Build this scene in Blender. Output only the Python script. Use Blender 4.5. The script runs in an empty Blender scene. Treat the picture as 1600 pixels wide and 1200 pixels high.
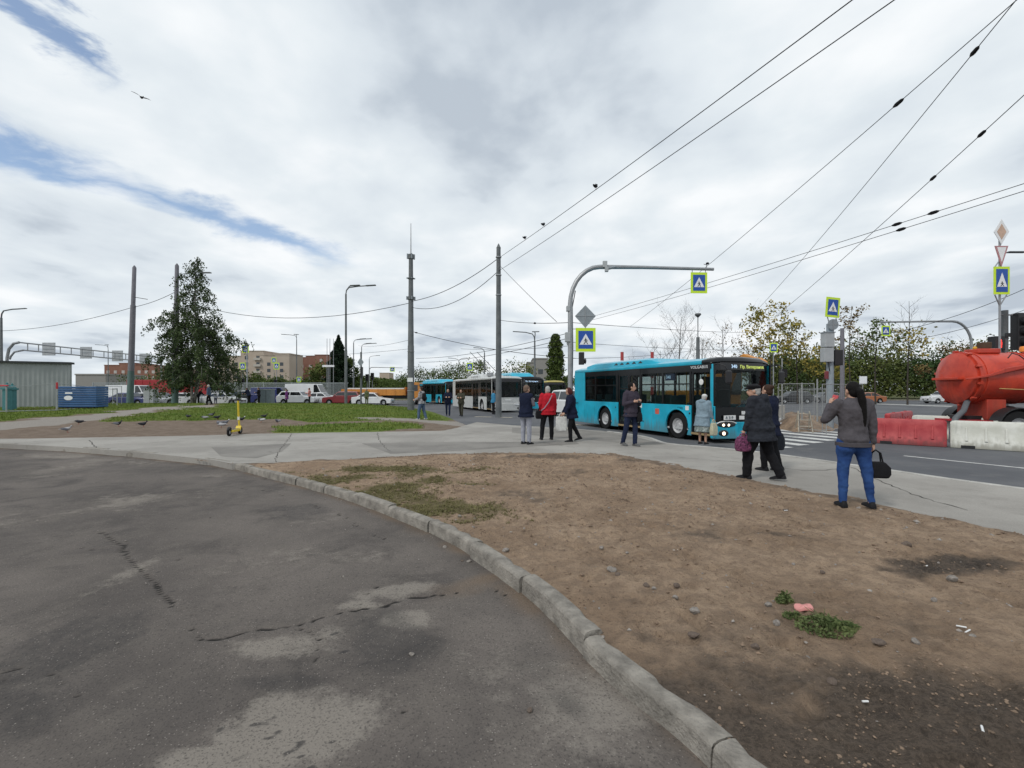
import bpy, bmesh, math, random
import numpy as np
from mathutils import Vector, Matrix, Euler
random.seed(7); np.random.seed(7)
SC = bpy.context.scene
COL = SC.collection
PI = math.pi
# ---------------------------------------------------------------- camera
CAM_H = 1.55; F = 740.0; HOR = 610.0      # eye height over the pavement, focal length and horizon in photograph pixels
cd = bpy.data.cameras.new('camera'); cam = bpy.data.objects.new('camera', cd); COL.objects.link(cam)
cd.sensor_width = 36; cd.lens = F/1600*36; cd.shift_y = (HOR-600)/1600
cd.clip_start = 0.05; cd.clip_end = 6000
cam.location = (0, 0, CAM_H); cam.rotation_euler = (PI/2, 0, 0)
SC.camera = cam
# ---------------------------------------------------------------- sky, sun, exposure
SUN_EL, SUN_AZ = math.radians(46), math.radians(-135)      # azimuth from +Y towards +X
SKY_STR = 0.15; CLOUD_STR = 1.08
w = bpy.data.worlds.new('World'); SC.world = w; w.use_nodes = True
def build_sky():
    nt = w.node_tree; N = nt.nodes; L = nt.links; N.clear()
    def n(t, **k):
        x = N.new(t)
        for a, b in k.items(): setattr(x, a, b)
        return x
    def m(op, a, b=None, c=None, clamp=False):
        x = n('ShaderNodeMath', operation=op, use_clamp=clamp)
        for i, v in enumerate((a, b, c)):
            if v is None: continue
            if isinstance(v, (int, float)): x.inputs[i].default_value = v
            else: L.new(v, x.inputs[i])
        return x.outputs[0]
    out = n('ShaderNodeOutputWorld')
    sky = n('ShaderNodeTexSky', sky_type='NISHITA', sun_disc=False, sun_elevation=SUN_EL, sun_rotation=SUN_AZ, air_density=1.0, dust_density=0.1, ozone_density=1.6)
    bg1 = n('ShaderNodeBackground'); bg1.inputs[1].default_value = SKY_STR; L.new(sky.outputs[0], bg1.inputs[0])
    tc = n('ShaderNodeTexCoord'); sp = n('ShaderNodeSeparateXYZ'); L.new(tc.outputs['Generated'], sp.inputs[0])
    zz = m('ADD', m('MAXIMUM', sp.outputs[2], 0.0), 0.15)
    px = m('DIVIDE', sp.outputs[0], zz); py = m('DIVIDE', sp.outputs[1], zz)
    cb = n('ShaderNodeCombineXYZ'); L.new(px, cb.inputs[0]); L.new(py, cb.inputs[1])
    def noise(scale, det, rough, off, stretch=(1, 1, 1), rot=0, dist=0.0):
        mp = n('ShaderNodeMapping'); mp.inputs['Location'].default_value = off; mp.inputs['Rotation'].default_value = (0, 0, rot); mp.inputs['Scale'].default_value = stretch
        L.new(cb.outputs[0], mp.inputs[0])
        x = n('ShaderNodeTexNoise'); x.inputs['Scale'].default_value = scale; x.inputs['Detail'].default_value = det; x.inputs['Roughness'].default_value = rough
        x.inputs['Distortion'].default_value = dist
        L.new(mp.outputs[0], x.inputs['Vector']); return x.outputs[0]
    # a long break in the cloud deck, a straight band on the cloud plane with ragged edges
    nz = noise(2.4, 7, 0.62, (3.1, 1.7, 0), (1, 1, 1), 0, 0.35); nz2 = noise(1.3, 4, 0.5, (9.3, 4.2, 0))
    def band(x0, y0, slope, width, amp):
        d = m('SUBTRACT', m('SUBTRACT', px, x0), m('MULTIPLY', m('SUBTRACT', py, y0), slope))
        d = m('ADD', d, m('MULTIPLY', m('SUBTRACT', nz, 0.5), 0.75))
        d = m('ABSOLUTE', d)
        g = m('SUBTRACT', 1.0, m('DIVIDE', d, width), clamp=True)
        g = m('MULTIPLY', g, amp)
        return g
    g1 = band(-1.40, 1.415, 0.66, 0.20, 1.3)
    g2 = band(-0.97, 0.95, -0.13, 0.075, 1.15)
    g1 = m('MULTIPLY', g1, m('MULTIPLY', m('SUBTRACT', 2.5, py), 1.5, clamp=True))
    g2 = m('MULTIPLY', g2, m('MULTIPLY', m('SUBTRACT', 1.20, py), 6.0, clamp=True))
    gm = m('MULTIPLY', m('SUBTRACT', nz2, 0.36), 6.0, clamp=True)
    gap = m('MAXIMUM', m('MULTIPLY', g1, gm), g2)
    gap = m('MULTIPLY', gap, 1.05, clamp=True)
    gap = m('MULTIPLY', m('MULTIPLY', gap, gap), m('SUBTRACT', 3.0, m('MULTIPLY', gap, 2.0)))
    gap = m('MULTIPLY', gap, 0.86)
    # cloud brightness
    b1 = noise(0.95, 5, 0.50, (0.3, 5.2, 0), (1, 0.75, 1), 0.5, 0.25); b2 = noise(3.0, 6, 0.50, (7.7, 2.5, 0), (1, 0.9, 1), 0.4, 0.15)
    br = m('ADD', m('MULTIPLY', b1, 0.66), m('MULTIPLY', b2, 0.34))
    rp = n('ShaderNodeValToRGB'); L.new(br, rp.inputs[0]); e = rp.color_ramp.elements
    e[0].position = 0.36; e[0].color = (0.47, 0.53, 0.60, 1)
    e[1].position = 0.60; e[1].color = (0.88, 0.905, 0.925, 1)
    k = e.new(0.43); k.color = (0.65, 0.71, 0.765, 1)
    k = e.new(0.51); k.color = (0.74, 0.795, 0.835, 1)
    bg2 = n('ShaderNodeBackground'); bg2.inputs[1].default_value = CLOUD_STR; L.new(rp.outputs[0], bg2.inputs[0])
    mx = n('ShaderNodeMixShader'); L.new(gap, mx.inputs[0]); L.new(bg2.outputs[0], mx.inputs[1]); L.new(bg1.outputs[0], mx.inputs[2])
    L.new(mx.outputs[0], out.inputs[0])
build_sky()
sl = bpy.data.lights.new('sun', 'SUN'); so = bpy.data.objects.new('sun', sl); COL.objects.link(so)
sl.energy = 1.5; sl.angle = math.radians(12); sl.color = (1, 0.96, 0.9)
sd = Vector((math.sin(SUN_AZ)*math.cos(SUN_EL), math.cos(SUN_AZ)*math.cos(SUN_EL), math.sin(SUN_EL)))
so.rotation_euler = (-sd).to_track_quat('-Z', 'Y').to_euler(); so.location = (0, 0, 30)
vs = SC.view_settings; vs.view_transform = 'Standard'; vs.look = 'None'; vs.exposure = 0.0; vs.gamma = 1.0; vs.use_curve_mapping = False
SC.cycles.max_bounces = 6; SC.cycles.transparent_max_bounces = 16

# ---------------------------------------------------------------- helpers
def G(px, py, z=0.0):
    Y = F*(CAM_H-z)/(py-HOR); return Vector(((px-800)/F*Y, Y, z))
def P(px, py, Y):
    return Vector(((px-800)/F*Y, Y, CAM_H+(HOR-py)/F*Y))
def S(r, g, b):
    f = lambda c: ((c/255+0.055)/1.055)**2.4 if c > 10 else c/255/12.92
    return (f(r), f(g), f(b))
MATS = {}
def mat(name, col, rough=0.6, var=0.12, scale=6.0, bump=0.0, bscale=40.0, metal=0.0, coat=0.0, spec=0.5, col2=None, emit=0.0, detail=4, alpha=None):
    """procedural principled material: base colour broken up by noise, optional bump"""
    if name in MATS: return MATS[name]
    M = bpy.data.materials.new(name); M.use_nodes = True; MATS[name] = M
    nt = M.node_tree; N = nt.nodes; L = nt.links; b = N['Principled BSDF']
    b.inputs['Roughness'].default_value = rough; b.inputs['Metallic'].default_value = metal
    b.inputs['Coat Weight'].default_value = coat; b.inputs['Specular IOR Level'].default_value = spec if rough < .6 else min(spec, .12)
    tc = N.new('ShaderNodeTexCoord')
    no = N.new('ShaderNodeTexNoise'); no.inputs['Scale'].default_value = scale; no.inputs['Detail'].default_value = detail; no.inputs['Roughness'].default_value = 0.6
    L.new(tc.outputs['Object'], no.inputs['Vector'])
    mx = N.new('ShaderNodeMix'); mx.data_type = 'RGBA'
    lo = [c*(1-var) for c in col]; hi = [min(1, c*(1+var)) for c in (col2 or col)]
    if col2: lo = list(col); hi = list(col2)
    mx.inputs[6].default_value = (*lo, 1); mx.inputs[7].default_value = (*hi, 1)
    rp = N.new('ShaderNodeMapRange'); rp.inputs[1].default_value = 0.32; rp.inputs[2].default_value = 0.68
    L.new(no.outputs[0], rp.inputs[0]); L.new(rp.outputs[0], mx.inputs[0]); L.new(mx.outputs[2], b.inputs['Base Color'])
    if emit: b.inputs['Emission Color'].default_value = (*col, 1); b.inputs['Emission Strength'].default_value = emit
    if bump:
        n2 = N.new('ShaderNodeTexNoise'); n2.inputs['Scale'].default_value = bscale; n2.inputs['Detail'].default_value = 5
        L.new(tc.outputs['Object'], n2.inputs['Vector'])
        bp = N.new('ShaderNodeBump'); bp.inputs['Strength'].default_value = min(1, bump); bp.inputs['Distance'].default_value = 0.02
        L.new(n2.outputs[0], bp.inputs['Height']); L.new(bp.outputs[0], b.inputs['Normal'])
    return M
def glass(name, tint=(0.5, 0.55, 0.55), amount=0.6, rough=0.04):
    """vehicle window: part see-through, part mirror"""
    if name in MATS: return MATS[name]
    M = bpy.data.materials.new(name); M.use_nodes = True; MATS[name] = M
    nt = M.node_tree; N = nt.nodes; L = nt.links; N.clear()
    o = N.new('ShaderNodeOutputMaterial'); t = N.new('ShaderNodeBsdfTransparent'); t.inputs[0].default_value = (*tint, 1)
    p = N.new('ShaderNodeBsdfPrincipled'); p.inputs['Base Color'].default_value = (0.01, 0.012, 0.013, 1); p.inputs['Roughness'].default_value = rough
    no = N.new('ShaderNodeTexNoise'); no.inputs['Scale'].default_value = 1.5
    mr = N.new('ShaderNodeMapRange'); mr.inputs[3].default_value = max(0, 1-amount-0.05); mr.inputs[4].default_value = min(1, 1-amount+0.08)
    mx = N.new('ShaderNodeMixShader'); L.new(no.outputs[0], mr.inputs[0]); L.new(mr.outputs[0], mx.inputs[0]); L.new(t.outputs[0], mx.inputs[1]); L.new(p.outputs[0], mx.inputs[2]); L.new(mx.outputs[0], o.inputs[0])
    return M
class MB:
    """collects shapes, build() links them as ONE mesh object"""
    def __init__(s): s.v = []; s.f = []
    def add(s, vs, fs):
        k = len(s.v); s.v += [tuple(x) for x in vs]; s.f += [tuple(i+k for i in f) for f in fs]; return s
    def box(s, c, d, rot=None):
        h = [(x*d[0]/2, y*d[1]/2, z*d[2]/2) for x in (-1, 1) for y in (-1, 1) for z in (-1, 1)]
        if rot is not None:
            R = Euler(rot).to_matrix(); h = [R @ Vector(p) for p in h]
        return s.add([(p[0]+c[0], p[1]+c[1], p[2]+c[2]) for p in h], [(0, 1, 3, 2), (4, 6, 7, 5), (0, 4, 5, 1), (2, 3, 7, 6), (0, 2, 6, 4), (1, 5, 7, 3)])
    def b2(s, a, b):
        return s.box([(a[i]+b[i])/2 for i in range(3)], [abs(b[i]-a[i]) for i in range(3)])
    def loft(s, rings, caps=True, close=True):
        n = len(rings[0]); vs = [p for r in rings for p in r]; fs = []
        for i in range(len(rings)-1):
            for j in range(n if close else n-1):
                k = (j+1) % n; fs.append((i*n+j, i*n+k, (i+1)*n+k, (i+1)*n+j))
        if caps: fs.append(tuple(range(n))[::-1]); fs.append(tuple((len(rings)-1)*n+j for j in range(n)))
        return s.add(vs, fs)
    def tube(s, pts, r, n=8, caps=True):
        pts = [Vector(p) for p in pts]; rs = r if isinstance(r, (list, tuple)) else [r]*len(pts); rings = []
        up = None
        for i, p in enumerate(pts):
            t = (pts[min(i+1, len(pts)-1)]-pts[max(i-1, 0)]); t = t.normalized() if t.length > 1e-9 else Vector((0, 0, 1))
            if up is None: up = t.orthogonal().normalized()
            else:
                up = up-t*up.dot(t); up = up.normalized() if up.length > 1e-6 else t.orthogonal().normalized()
            q = t.cross(up)
            rings.append([p+(up*math.cos(2*PI*k/n)+q*math.sin(2*PI*k/n))*rs[i] for k in range(n)])
        return s.loft(rings, caps)
    def lathe(s, prof, n=16, c=(0, 0, 0), axis='z', caps=True):
        rings = []
        for r, h in prof:
            ring = []
            for k in range(n):
                a = 2*PI*k/n; x, y = r*math.cos(a), r*math.sin(a)
                p = (x, y, h) if axis == 'z' else ((h, x, y) if axis == 'x' else (y, h, x))
                ring.append((p[0]+c[0], p[1]+c[1], p[2]+c[2]))
            rings.append(ring)
        return s.loft(rings, caps)
    def prism(s, poly, d0, d1, plane='xz'):
        def mk(a, b, d): return (a, d, b) if plane == 'xz' else ((a, b, d) if plane == 'xy' else (d, a, b))
        return s.loft([[mk(a, b, d0) for a, b in poly], [mk(a, b, d1) for a, b in poly]])
    def ell(s, c, r, n=12, m=8, rot=None):
        R = Euler(rot).to_matrix() if rot is not None else None; rings = []
        for i in range(m+1):
            t = PI*i/m; z = -math.cos(t); q = max(math.sin(t), 0.02); ring = []
            for k in range(n):
                p = Vector((q*math.cos(2*PI*k/n)*r[0], q*math.sin(2*PI*k/n)*r[1], z*r[2]))
                if R: p = R @ p
                ring.append((p.x+c[0], p.y+c[1], p.z+c[2]))
            rings.append(ring)
        return s.loft(rings)
    def xf(s, fn): s.v = [tuple(fn(Vector(p))) for p in s.v]; return s
    def mesh(s, name):
        me = bpy.data.meshes.new(name); me.from_pydata(s.v, [], s.f); me.update()
        bm = bmesh.new(); bm.from_mesh(me); bmesh.ops.recalc_face_normals(bm, faces=bm.faces); bm.to_mesh(me); bm.free()
        return me
    def build(s, name, m, parent=None, smooth=False, bevel=0, seg=2, shade=35):
        me = s.mesh(name); o = bpy.data.objects.new(name, me); COL.objects.link(o)
        if m is not None: me.materials.append(m)
        if parent is not None: o.parent = parent
        if bevel:
            b = o.modifiers.new('bevel', 'BEVEL'); b.width = bevel; b.segments = seg; b.limit_method = 'ANGLE'; b.angle_limit = math.radians(40)
        if smooth:
            me.polygons.foreach_set('use_smooth', [True]*len(me.polygons))
            if shade:
                try: me.set_sharp_from_angle(angle=math.radians(shade))
                except Exception: pass
        return o
def tag(o, label=None, cat=None, group=None, kind=None):
    if label: o['label'] = label
    if cat: o['category'] = cat
    if group: o['group'] = group
    if kind: o['kind'] = kind
    return o
def thing(name, label, cat, loc=(0, 0, 0), rz=0.0, group=None):
    o = bpy.data.objects.new(name, None); COL.objects.link(o); o.empty_display_size = 0.2
    o.location = loc; o.rotation_euler = (0, 0, rz); return tag(o, label, cat, group)
def copy_tree(o, parent=None):
    c = o.copy(); COL.objects.link(c); c.parent = parent
    for ch in o.children: copy_tree(ch, c)
    return c
def vnoise(x, y, seed=0):
    """smooth 2-D value noise in numpy, 0..1"""
    xi = np.floor(x).astype(np.int64); yi = np.floor(y).astype(np.int64); xf = x-xi; yf = y-yi
    def h(a, b):
        n = (a*374761393+b*668265263+seed*1442695041) & 0xffffffff
        n = ((n ^ (n >> 13))*1274126177) & 0xffffffff
        return ((n ^ (n >> 16)) & 0xffff)/65535.0
    u = xf*xf*(3-2*xf); v = yf*yf*(3-2*yf)
    return (h(xi, yi)*(1-u)+h(xi+1, yi)*u)*(1-v)+(h(xi, yi+1)*(1-u)+h(xi+1, yi+1)*u)*v
def fbm(x, y, sc, oct=4, seed=0, gain=0.5):
    t = 0; a = 1; s = 0
    for i in range(oct):
        t = t+a*vnoise(x*sc*2**i+i*17.3, y*sc*2**i-i*9.1, seed+i); s += a; a *= gain
    return t/s
def inpoly(x, y, poly):
    r = np.zeros(x.shape, bool); n = len(poly)
    for i in range(n):
        x0, y0 = poly[i]; x1, y1 = poly[(i+1) % n]
        if y0 == y1: continue
        c = ((y0 > y) != (y1 > y)) & (x < (x1-x0)*(y-y0)/(y1-y0)+x0); r ^= c
    return r
def seg_dist(x, y, pts):
    d = np.full(x.shape, 1e9)
    for (x0, y0), (x1, y1) in zip(pts[:-1], pts[1:]):
        dx, dy = x1-x0, y1-y0; t = np.clip(((x-x0)*dx+(y-y0)*dy)/(dx*dx+dy*dy+1e-12), 0, 1)
        d = np.minimum(d, np.hypot(x-x0-t*dx, y-y0-t*dy))
    return d
def smooth(a, b, x):
    t = np.clip((x-a)/(b-a), 0, 1); return t*t*(3-2*t)
def grid_mesh(name, X, Y, Z, keep, attrs, m):
    """grid of vertices (2-D arrays) as one mesh; keep masks the cells; attrs become float attributes for the material"""
    r, c = X.shape; idx = np.arange(r*c).reshape(r, c)
    a, b, d, e = idx[:-1, :-1], idx[:-1, 1:], idx[1:, 1:], idx[1:, :-1]
    f = np.stack([a, b, d, e], -1).reshape(-1, 4)
    if keep is not None:
        kk = (keep[:-1, :-1] & keep[1:, 1:] & keep[:-1, 1:] & keep[1:, :-1]).reshape(-1); f = f[kk]
    used = np.unique(f); mp = np.full(r*c, -1); mp[used] = np.arange(len(used)); f = mp[f]
    v = np.stack([X, Y, Z], -1).reshape(-1, 3)[used]
    me = bpy.data.meshes.new(name); me.vertices.add(len(v)); me.vertices.foreach_set('co', v.ravel())
    me.loops.add(f.size); me.loops.foreach_set('vertex_index', f.ravel().astype(np.int32))
    me.polygons.add(len(f)); me.polygons.foreach_set('loop_start', np.arange(0, f.size, 4, dtype=np.int32))
    try: me.polygons.foreach_set('loop_total', np.full(len(f), 4, np.int32))
    except Exception: pass
    me.update(calc_edges=True); me.polygons.foreach_set('use_smooth', [True]*len(f))
    for k, A in attrs.items():
        at = me.attributes.new(k, 'FLOAT', 'POINT'); at.data.foreach_set('value', A.reshape(-1)[used].astype(np.float32))
    me.materials.append(m); o = bpy.data.objects.new(name, me); COL.objects.link(o); return o
def grimy(name, a, b, z0, z1, grime=(.11, .095, .08), rough=.35, sc=1.6, amount=.75, coat=.2):
    """paint with road dirt thrown up from below and dirty runs"""
    if name in MATS: return MATS[name]
    n = NT(name, rough); n.b.inputs['Specular IOR Level'].default_value = .4; n.b.inputs['Coat Weight'].default_value = coat
    c = n.mix(n.ramp(n.noise(sc, 7, .6), .35, .65), a, b); s = n.new('ShaderNodeSeparateXYZ'); n.ln(n.tc, s.inputs[0])
    mp = n.new('ShaderNodeMapping'); mp.inputs['Scale'].default_value = (9, 9, .8); n.ln(n.tc, mp.inputs[0]); st = n.new('ShaderNodeTexNoise'); st.inputs['Scale'].default_value = 1.0; st.inputs['Detail'].default_value = 6; n.ln(mp.outputs[0], st.inputs['Vector'])
    h = n.math('ADD', s.outputs[2], n.math('MULTIPLY', n.math('SUBTRACT', st.outputs[0], .5), (z1-z0)*2.2))
    c = n.mix(n.ramp(h, z0, z1, amount, 0), c, grime)
    c = n.mix(n.ramp(st.outputs[0], .56, .74, 0, .35), c, tuple(x*.45 for x in a))
    return n.done(c, None, rough=n.ramp(h, z0, z1, .75, rough))
class NT:
    """small node-graph helper for the ground materials"""
    def __init__(s, name, rough=0.9):
        s.M = bpy.data.materials.new(name); s.M.use_nodes = True; MATS[name] = s.M; s.nt = s.M.node_tree; s.b = s.nt.nodes['Principled BSDF']
        s.b.inputs['Roughness'].default_value = rough; s.b.inputs['Specular IOR Level'].default_value = 0.10
        s.tc = s.nt.nodes.new('ShaderNodeTexCoord').outputs['Object']
    def new(s, t): return s.nt.nodes.new(t)
    def ln(s, a, b): s.nt.links.new(a, b)
    def noise(s, sc, det=4, rough=0.55, dist=0.0):
        n = s.new('ShaderNodeTexNoise'); n.inputs['Scale'].default_value = sc; n.inputs['Detail'].default_value = det; n.inputs['Roughness'].default_value = rough; n.inputs['Distortion'].default_value = dist
        s.ln(s.tc, n.inputs['Vector']); return n.outputs[0]
    def voro(s, sc, feat='F1'):
        n = s.new('ShaderNodeTexVoronoi'); n.feature = feat; n.inputs['Scale'].default_value = sc; s.ln(s.tc, n.inputs['Vector']); return n
    def ramp(s, x, a, b, c=0.0, d=1.0):
        n = s.new('ShaderNodeMapRange'); n.inputs[1].default_value = a; n.inputs[2].default_value = b; n.inputs[3].default_value = c; n.inputs[4].default_value = d; n.interpolation_type = 'SMOOTHSTEP'; s.ln(x, n.inputs[0]); return n.outputs[0]
    def math(s, op, a, b):
        n = s.new('ShaderNodeMath'); n.operation = op
        for i, v in enumerate((a, b)):
            if isinstance(v, (int, float)): n.inputs[i].default_value = v
            else: s.ln(v, n.inputs[i])
        return n.outputs[0]
    def mix(s, f, a, b, mode='MIX'):
        n = s.new('ShaderNodeMix'); n.data_type = 'RGBA'; n.blend_type = mode
        for i, v in ((0, f), (6, a), (7, b)):
            if isinstance(v, (int, float)): n.inputs[i].default_value = v
            elif isinstance(v, tuple): n.inputs[i].default_value = (*v, 1)
            else: s.ln(v, n.inputs[i])
        return n.outputs[2]
    def attr(s, k):
        n = s.new('ShaderNodeAttribute'); n.attribute_name = k; return n.outputs['Fac']
    def done(s, col, h=None, dist=0.01, st=1.0, rough=None):
        s.ln(col, s.b.inputs['Base Color'])
        if rough is not None: s.ln(rough, s.b.inputs['Roughness'])
        if h is not None:
            bp = s.new('ShaderNodeBump'); bp.inputs['Strength'].default_value = st; bp.inputs['Distance'].default_value = dist
            s.ln(h, bp.inputs['Height']); s.ln(bp.outputs[0], s.b.inputs['Normal'])
        return s.M
# ================================================================ the setting: ground, roads, pavement, soil, lawn
ROAD = -0.15
def wpts(px, z=0.0): return [tuple(G(a, b, z)[:2]) for a, b in px]
def resample(pts, step):
    """Catmull-Rom through the points, then even spacing"""
    pts = [np.array(p, float) for p in pts]; out = []
    for i in range(len(pts)-1):
        p0 = pts[max(i-1, 0)]; p1 = pts[i]; p2 = pts[i+1]; p3 = pts[min(i+2, len(pts)-1)]
        for t in np.linspace(0, 1, 16, endpoint=False):
            out.append(0.5*((2*p1)+(-p0+p2)*t+(2*p0-5*p1+4*p2-p3)*t*t+(-p0+3*p1-3*p2+p3)*t**3))
    out.append(pts[-1]); out = np.array(out); d = np.r_[0, np.cumsum(np.hypot(*np.diff(out, axis=0).T))]
    s = np.arange(0, d[-1], step); return np.stack([np.interp(s, d, out[:, 0]), np.interp(s, d, out[:, 1])], 1)
KERB = wpts([(-700, 689), (-300, 690), (0, 693), (100, 698), (200, 705), (330, 718), (420, 736), (530, 765), (640, 803), (720, 840), (830, 915), (930, 1010), (1060, 1110), (1160, 1200)])+[(1.12, 1.45), (1.33, 0.6), (1.7, -0.8), (2.3, -2.6), (3.1, -4.5)]
SIDE_NEAR = [(14.0, -6.0), (8.2, 1.5)]+wpts([(1600, 838), (1507, 817), (1367, 789), (1273, 771), (1152, 747), (1040, 726), (970, 712), (900, 708), (800, 708), (700, 710), (560, 717), (430, 723), (362, 724)])
SIDE_ROAD = [(19.0, -12.0), (12.0, -0.5)]+wpts([(1600, 765), (1400, 737), (1217, 711), (1120, 700), (1040, 693), (1003, 682), (940, 673), (880, 668.5), (800, 664.5), (745, 659.5)])
SIDE_FAR = wpts([(715, 668), (690, 673), (560, 675), (420, 677), (280, 681), (47, 685), (-300, 687), (-700, 688)])
def sheet(name, poly, z, m, kind='structure'):
    bm = bmesh.new(); vs = [bm.verts.new((x, y, z)) for x, y in poly]; f = bm.faces.new(vs)
    if f.normal.z < 0: f.normal_flip()
    bm.normal_update()
    if f.normal.z < 0: bmesh.ops.reverse_faces(bm, faces=[f])
    bmesh.ops.triangulate(bm, faces=bm.faces[:]); me = bpy.data.meshes.new(name); bm.to_mesh(me); bm.free(); me.materials.append(m)
    o = bpy.data.objects.new(name, me); COL.objects.link(o)
    if kind: o['kind'] = kind
    return o
# --- materials
def m_near_asphalt():
    n = NT('near_asphalt', 0.85)
    big = n.noise(0.55, 5, 0.6); mid = n.noise(3.2, 6, 0.65); fine = n.noise(70, 3, 0.6)
    c = n.mix(n.ramp(big, 0.35, 0.65), (0.092, 0.081, 0.074), (0.150, 0.131, 0.117))
    c = n.mix(n.ramp(mid, 0.42, 0.72, 0, 0.7), c, (0.135, 0.119, 0.105))
    c = n.mix(n.ramp(n.noise(1.3, 7, 0.7, 0.5), 0.48, 0.70, 0, 0.6), c, (0.056, 0.050, 0.047))
    lm = n.math('ADD', n.attr('light'), n.math('ADD', n.math('MULTIPLY', n.math('SUBTRACT', n.noise(7, 8, 0.75), 0.5), 1.5), n.math('MULTIPLY', n.math('SUBTRACT', n.noise(45, 4, 0.7), 0.5), 0.5)))
    c = n.mix(n.ramp(lm, 0.28, 0.80, 0, 0.85), c, (0.225, 0.202, 0.176))
    dk = n.math('ADD', n.attr('dark'), n.math('MULTIPLY', n.math('SUBTRACT', n.noise(14, 5, 0.7), 0.5), 0.5))
    c = n.mix(n.ramp(dk, 0.35, 0.8, 0, 0.75), c, (0.043, 0.041, 0.041))
    c = n.mix(n.ramp(n.attr('sand'), 0.1, 0.9, 0, 0.8), c, (0.16, 0.118, 0.085))
    sp = n.voro(52); c = n.mix(n.ramp(sp.outputs['Distance'], 0.10, 0.28, 0.75, 0), c, n.mix(n.ramp(n.noise(31, 2), 0.45, 0.62), (0.085, 0.076, 0.07), (0.31, 0.28, 0.25)))
    c = n.mix(n.ramp(fine, 0.5, 0.72, 0, 0.55), c, (0.03, 0.029, 0.029))
    cr = n.attr('crack'); c = n.mix(n.ramp(cr, 0.3, 0.9), c, (0.018, 0.017, 0.016))
    h = n.math('SUBTRACT', n.math('ADD', n.math('MULTIPLY', fine, 0.5), n.math('MULTIPLY', n.ramp(sp.outputs['Distance'], 0.0, 0.4, 0.5, 0), 1.0)), n.math('MULTIPLY', cr, 1.5))
    return n.done(c, h, 0.006, 0.8, n.ramp(n.attr('light'), 0, 1, 0.78, 0.92))
def m_asphalt(name, a, b, patch, sc=0.25):
    n = NT(name, 0.8)
    c = n.mix(n.ramp(n.noise(sc, 6, 0.6), 0.35, 0.65), a, b)
    c = n.mix(n.ramp(n.noise(sc*5, 6, 0.65), 0.5, 0.75, 0, 0.55), c, patch)
    fine = n.noise(60, 3); c = n.mix(n.ramp(fine, 0.5, 0.75, 0, 0.4), c, tuple(x*0.5 for x in a))
    st = n.noise(1.7, 7, 0.72, 0.6); c = n.mix(n.ramp(st, 0.55, 0.75, 0, 0.45), c, tuple(x*0.6 for x in a))
    c = n.mix(n.ramp(n.voro(40).outputs['Distance'], 0.08, 0.22, 0.35, 0), c, tuple(min(1, x*1.7) for x in b))
    return n.done(c, fine, 0.004, 0.6)
def m_soil():
    n = NT('sandy_soil', 0.95)
    a = n.noise(1.1, 6, 0.62); b = n.noise(7, 7, 0.68); f = n.noise(38, 6, 0.7); h3 = n.noise(140, 4, 0.65)
    c = n.mix(n.ramp(a, 0.35, 0.65), (0.34, 0.242, 0.166), (0.47, 0.345, 0.243))
    c = n.mix(n.ramp(b, 0.36, 0.60, 0.55, 0), c, (0.215, 0.156, 0.114))
    dk = n.math('ADD', n.attr('dark'), n.math('MULTIPLY', n.math('SUBTRACT', n.noise(5, 7, 0.72), 0.5), 0.9))
    c = n.mix(n.ramp(dk, 0.25, 0.8, 0, 0.92), c, n.mix(n.ramp(f, 0.4, 0.6), (0.085, 0.070, 0.058), (0.15, 0.12, 0.097)))
    c = n.mix(n.ramp(dk, 0.80, 1.15, 0, 0.85), c, n.mix(n.ramp(f, 0.4, 0.6), (0.042, 0.037, 0.034), (0.085, 0.072, 0.063)))
    gm = n.math('ADD', n.attr('grass'), n.math('MULTIPLY', n.math('SUBTRACT', n.noise(11, 6, 0.7), 0.5), 0.9))
    c = n.mix(n.ramp(gm, 0.35, 0.85, 0, 0.8), c, n.mix(n.ramp(f, 0.35, 0.65), (0.095, 0.086, 0.040), (0.165, 0.155, 0.066)))
    c = n.mix(n.ramp(f, 0.48, 0.75, 0, 0.5), c, (0.12, 0.092, 0.072))
    c = n.mix(n.ramp(h3, 0.55, 0.8, 0, 0.45), c, (0.36, 0.27, 0.2))
    h = n.math('ADD', n.math('MULTIPLY', b, 1.2), n.math('ADD', n.math('MULTIPLY', f, 0.8), n.math('MULTIPLY', h3, 0.3)))
    return n.done(c, h, 0.055, 1.0)
def m_lawn():
    n = NT('lawn_ground', 0.95)
    f = n.noise(3.0, 6, 0.65); g = n.noise(22, 5, 0.7)
    dirt = n.mix(n.ramp(f, 0.35, 0.65), (0.155, 0.118, 0.090), (0.215, 0.168, 0.132))
    dirt = n.mix(n.ramp(n.noise(0.9, 6, 0.7), 0.5, 0.7, 0, 0.7), dirt, (0.115, 0.085, 0.066))
    gr = n.mix(n.ramp(f, 0.35, 0.65), (0.085, 0.125, 0.024), (0.125, 0.170, 0.034))
    gr = n.mix(n.ramp(n.noise(0.5, 6, 0.7), 0.45, 0.7, 0, 0.7), gr, (0.15, 0.145, 0.045))
    gm = n.math('ADD', n.attr('grass'), n.math('MULTIPLY', n.math('SUBTRACT', n.noise(2.2, 7, 0.72), 0.5), 0.9))
    c = n.mix(n.ramp(gm, 0.35, 0.65), dirt, gr)
    c = n.mix(n.ramp(n.attr('path'), 0.3, 0.7), c, n.mix(n.ramp(g, 0.4, 0.6), (0.25, 0.225, 0.20), (0.31, 0.285, 0.255)))
    return n.done(c, n.math('ADD', f, g), 0.05, 0.8)
M_NEAR = m_near_asphalt()
M_MAIN = m_asphalt('road_asphalt', (0.095, 0.099, 0.108), (0.135, 0.138, 0.146), (0.165, 0.163, 0.16))
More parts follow.
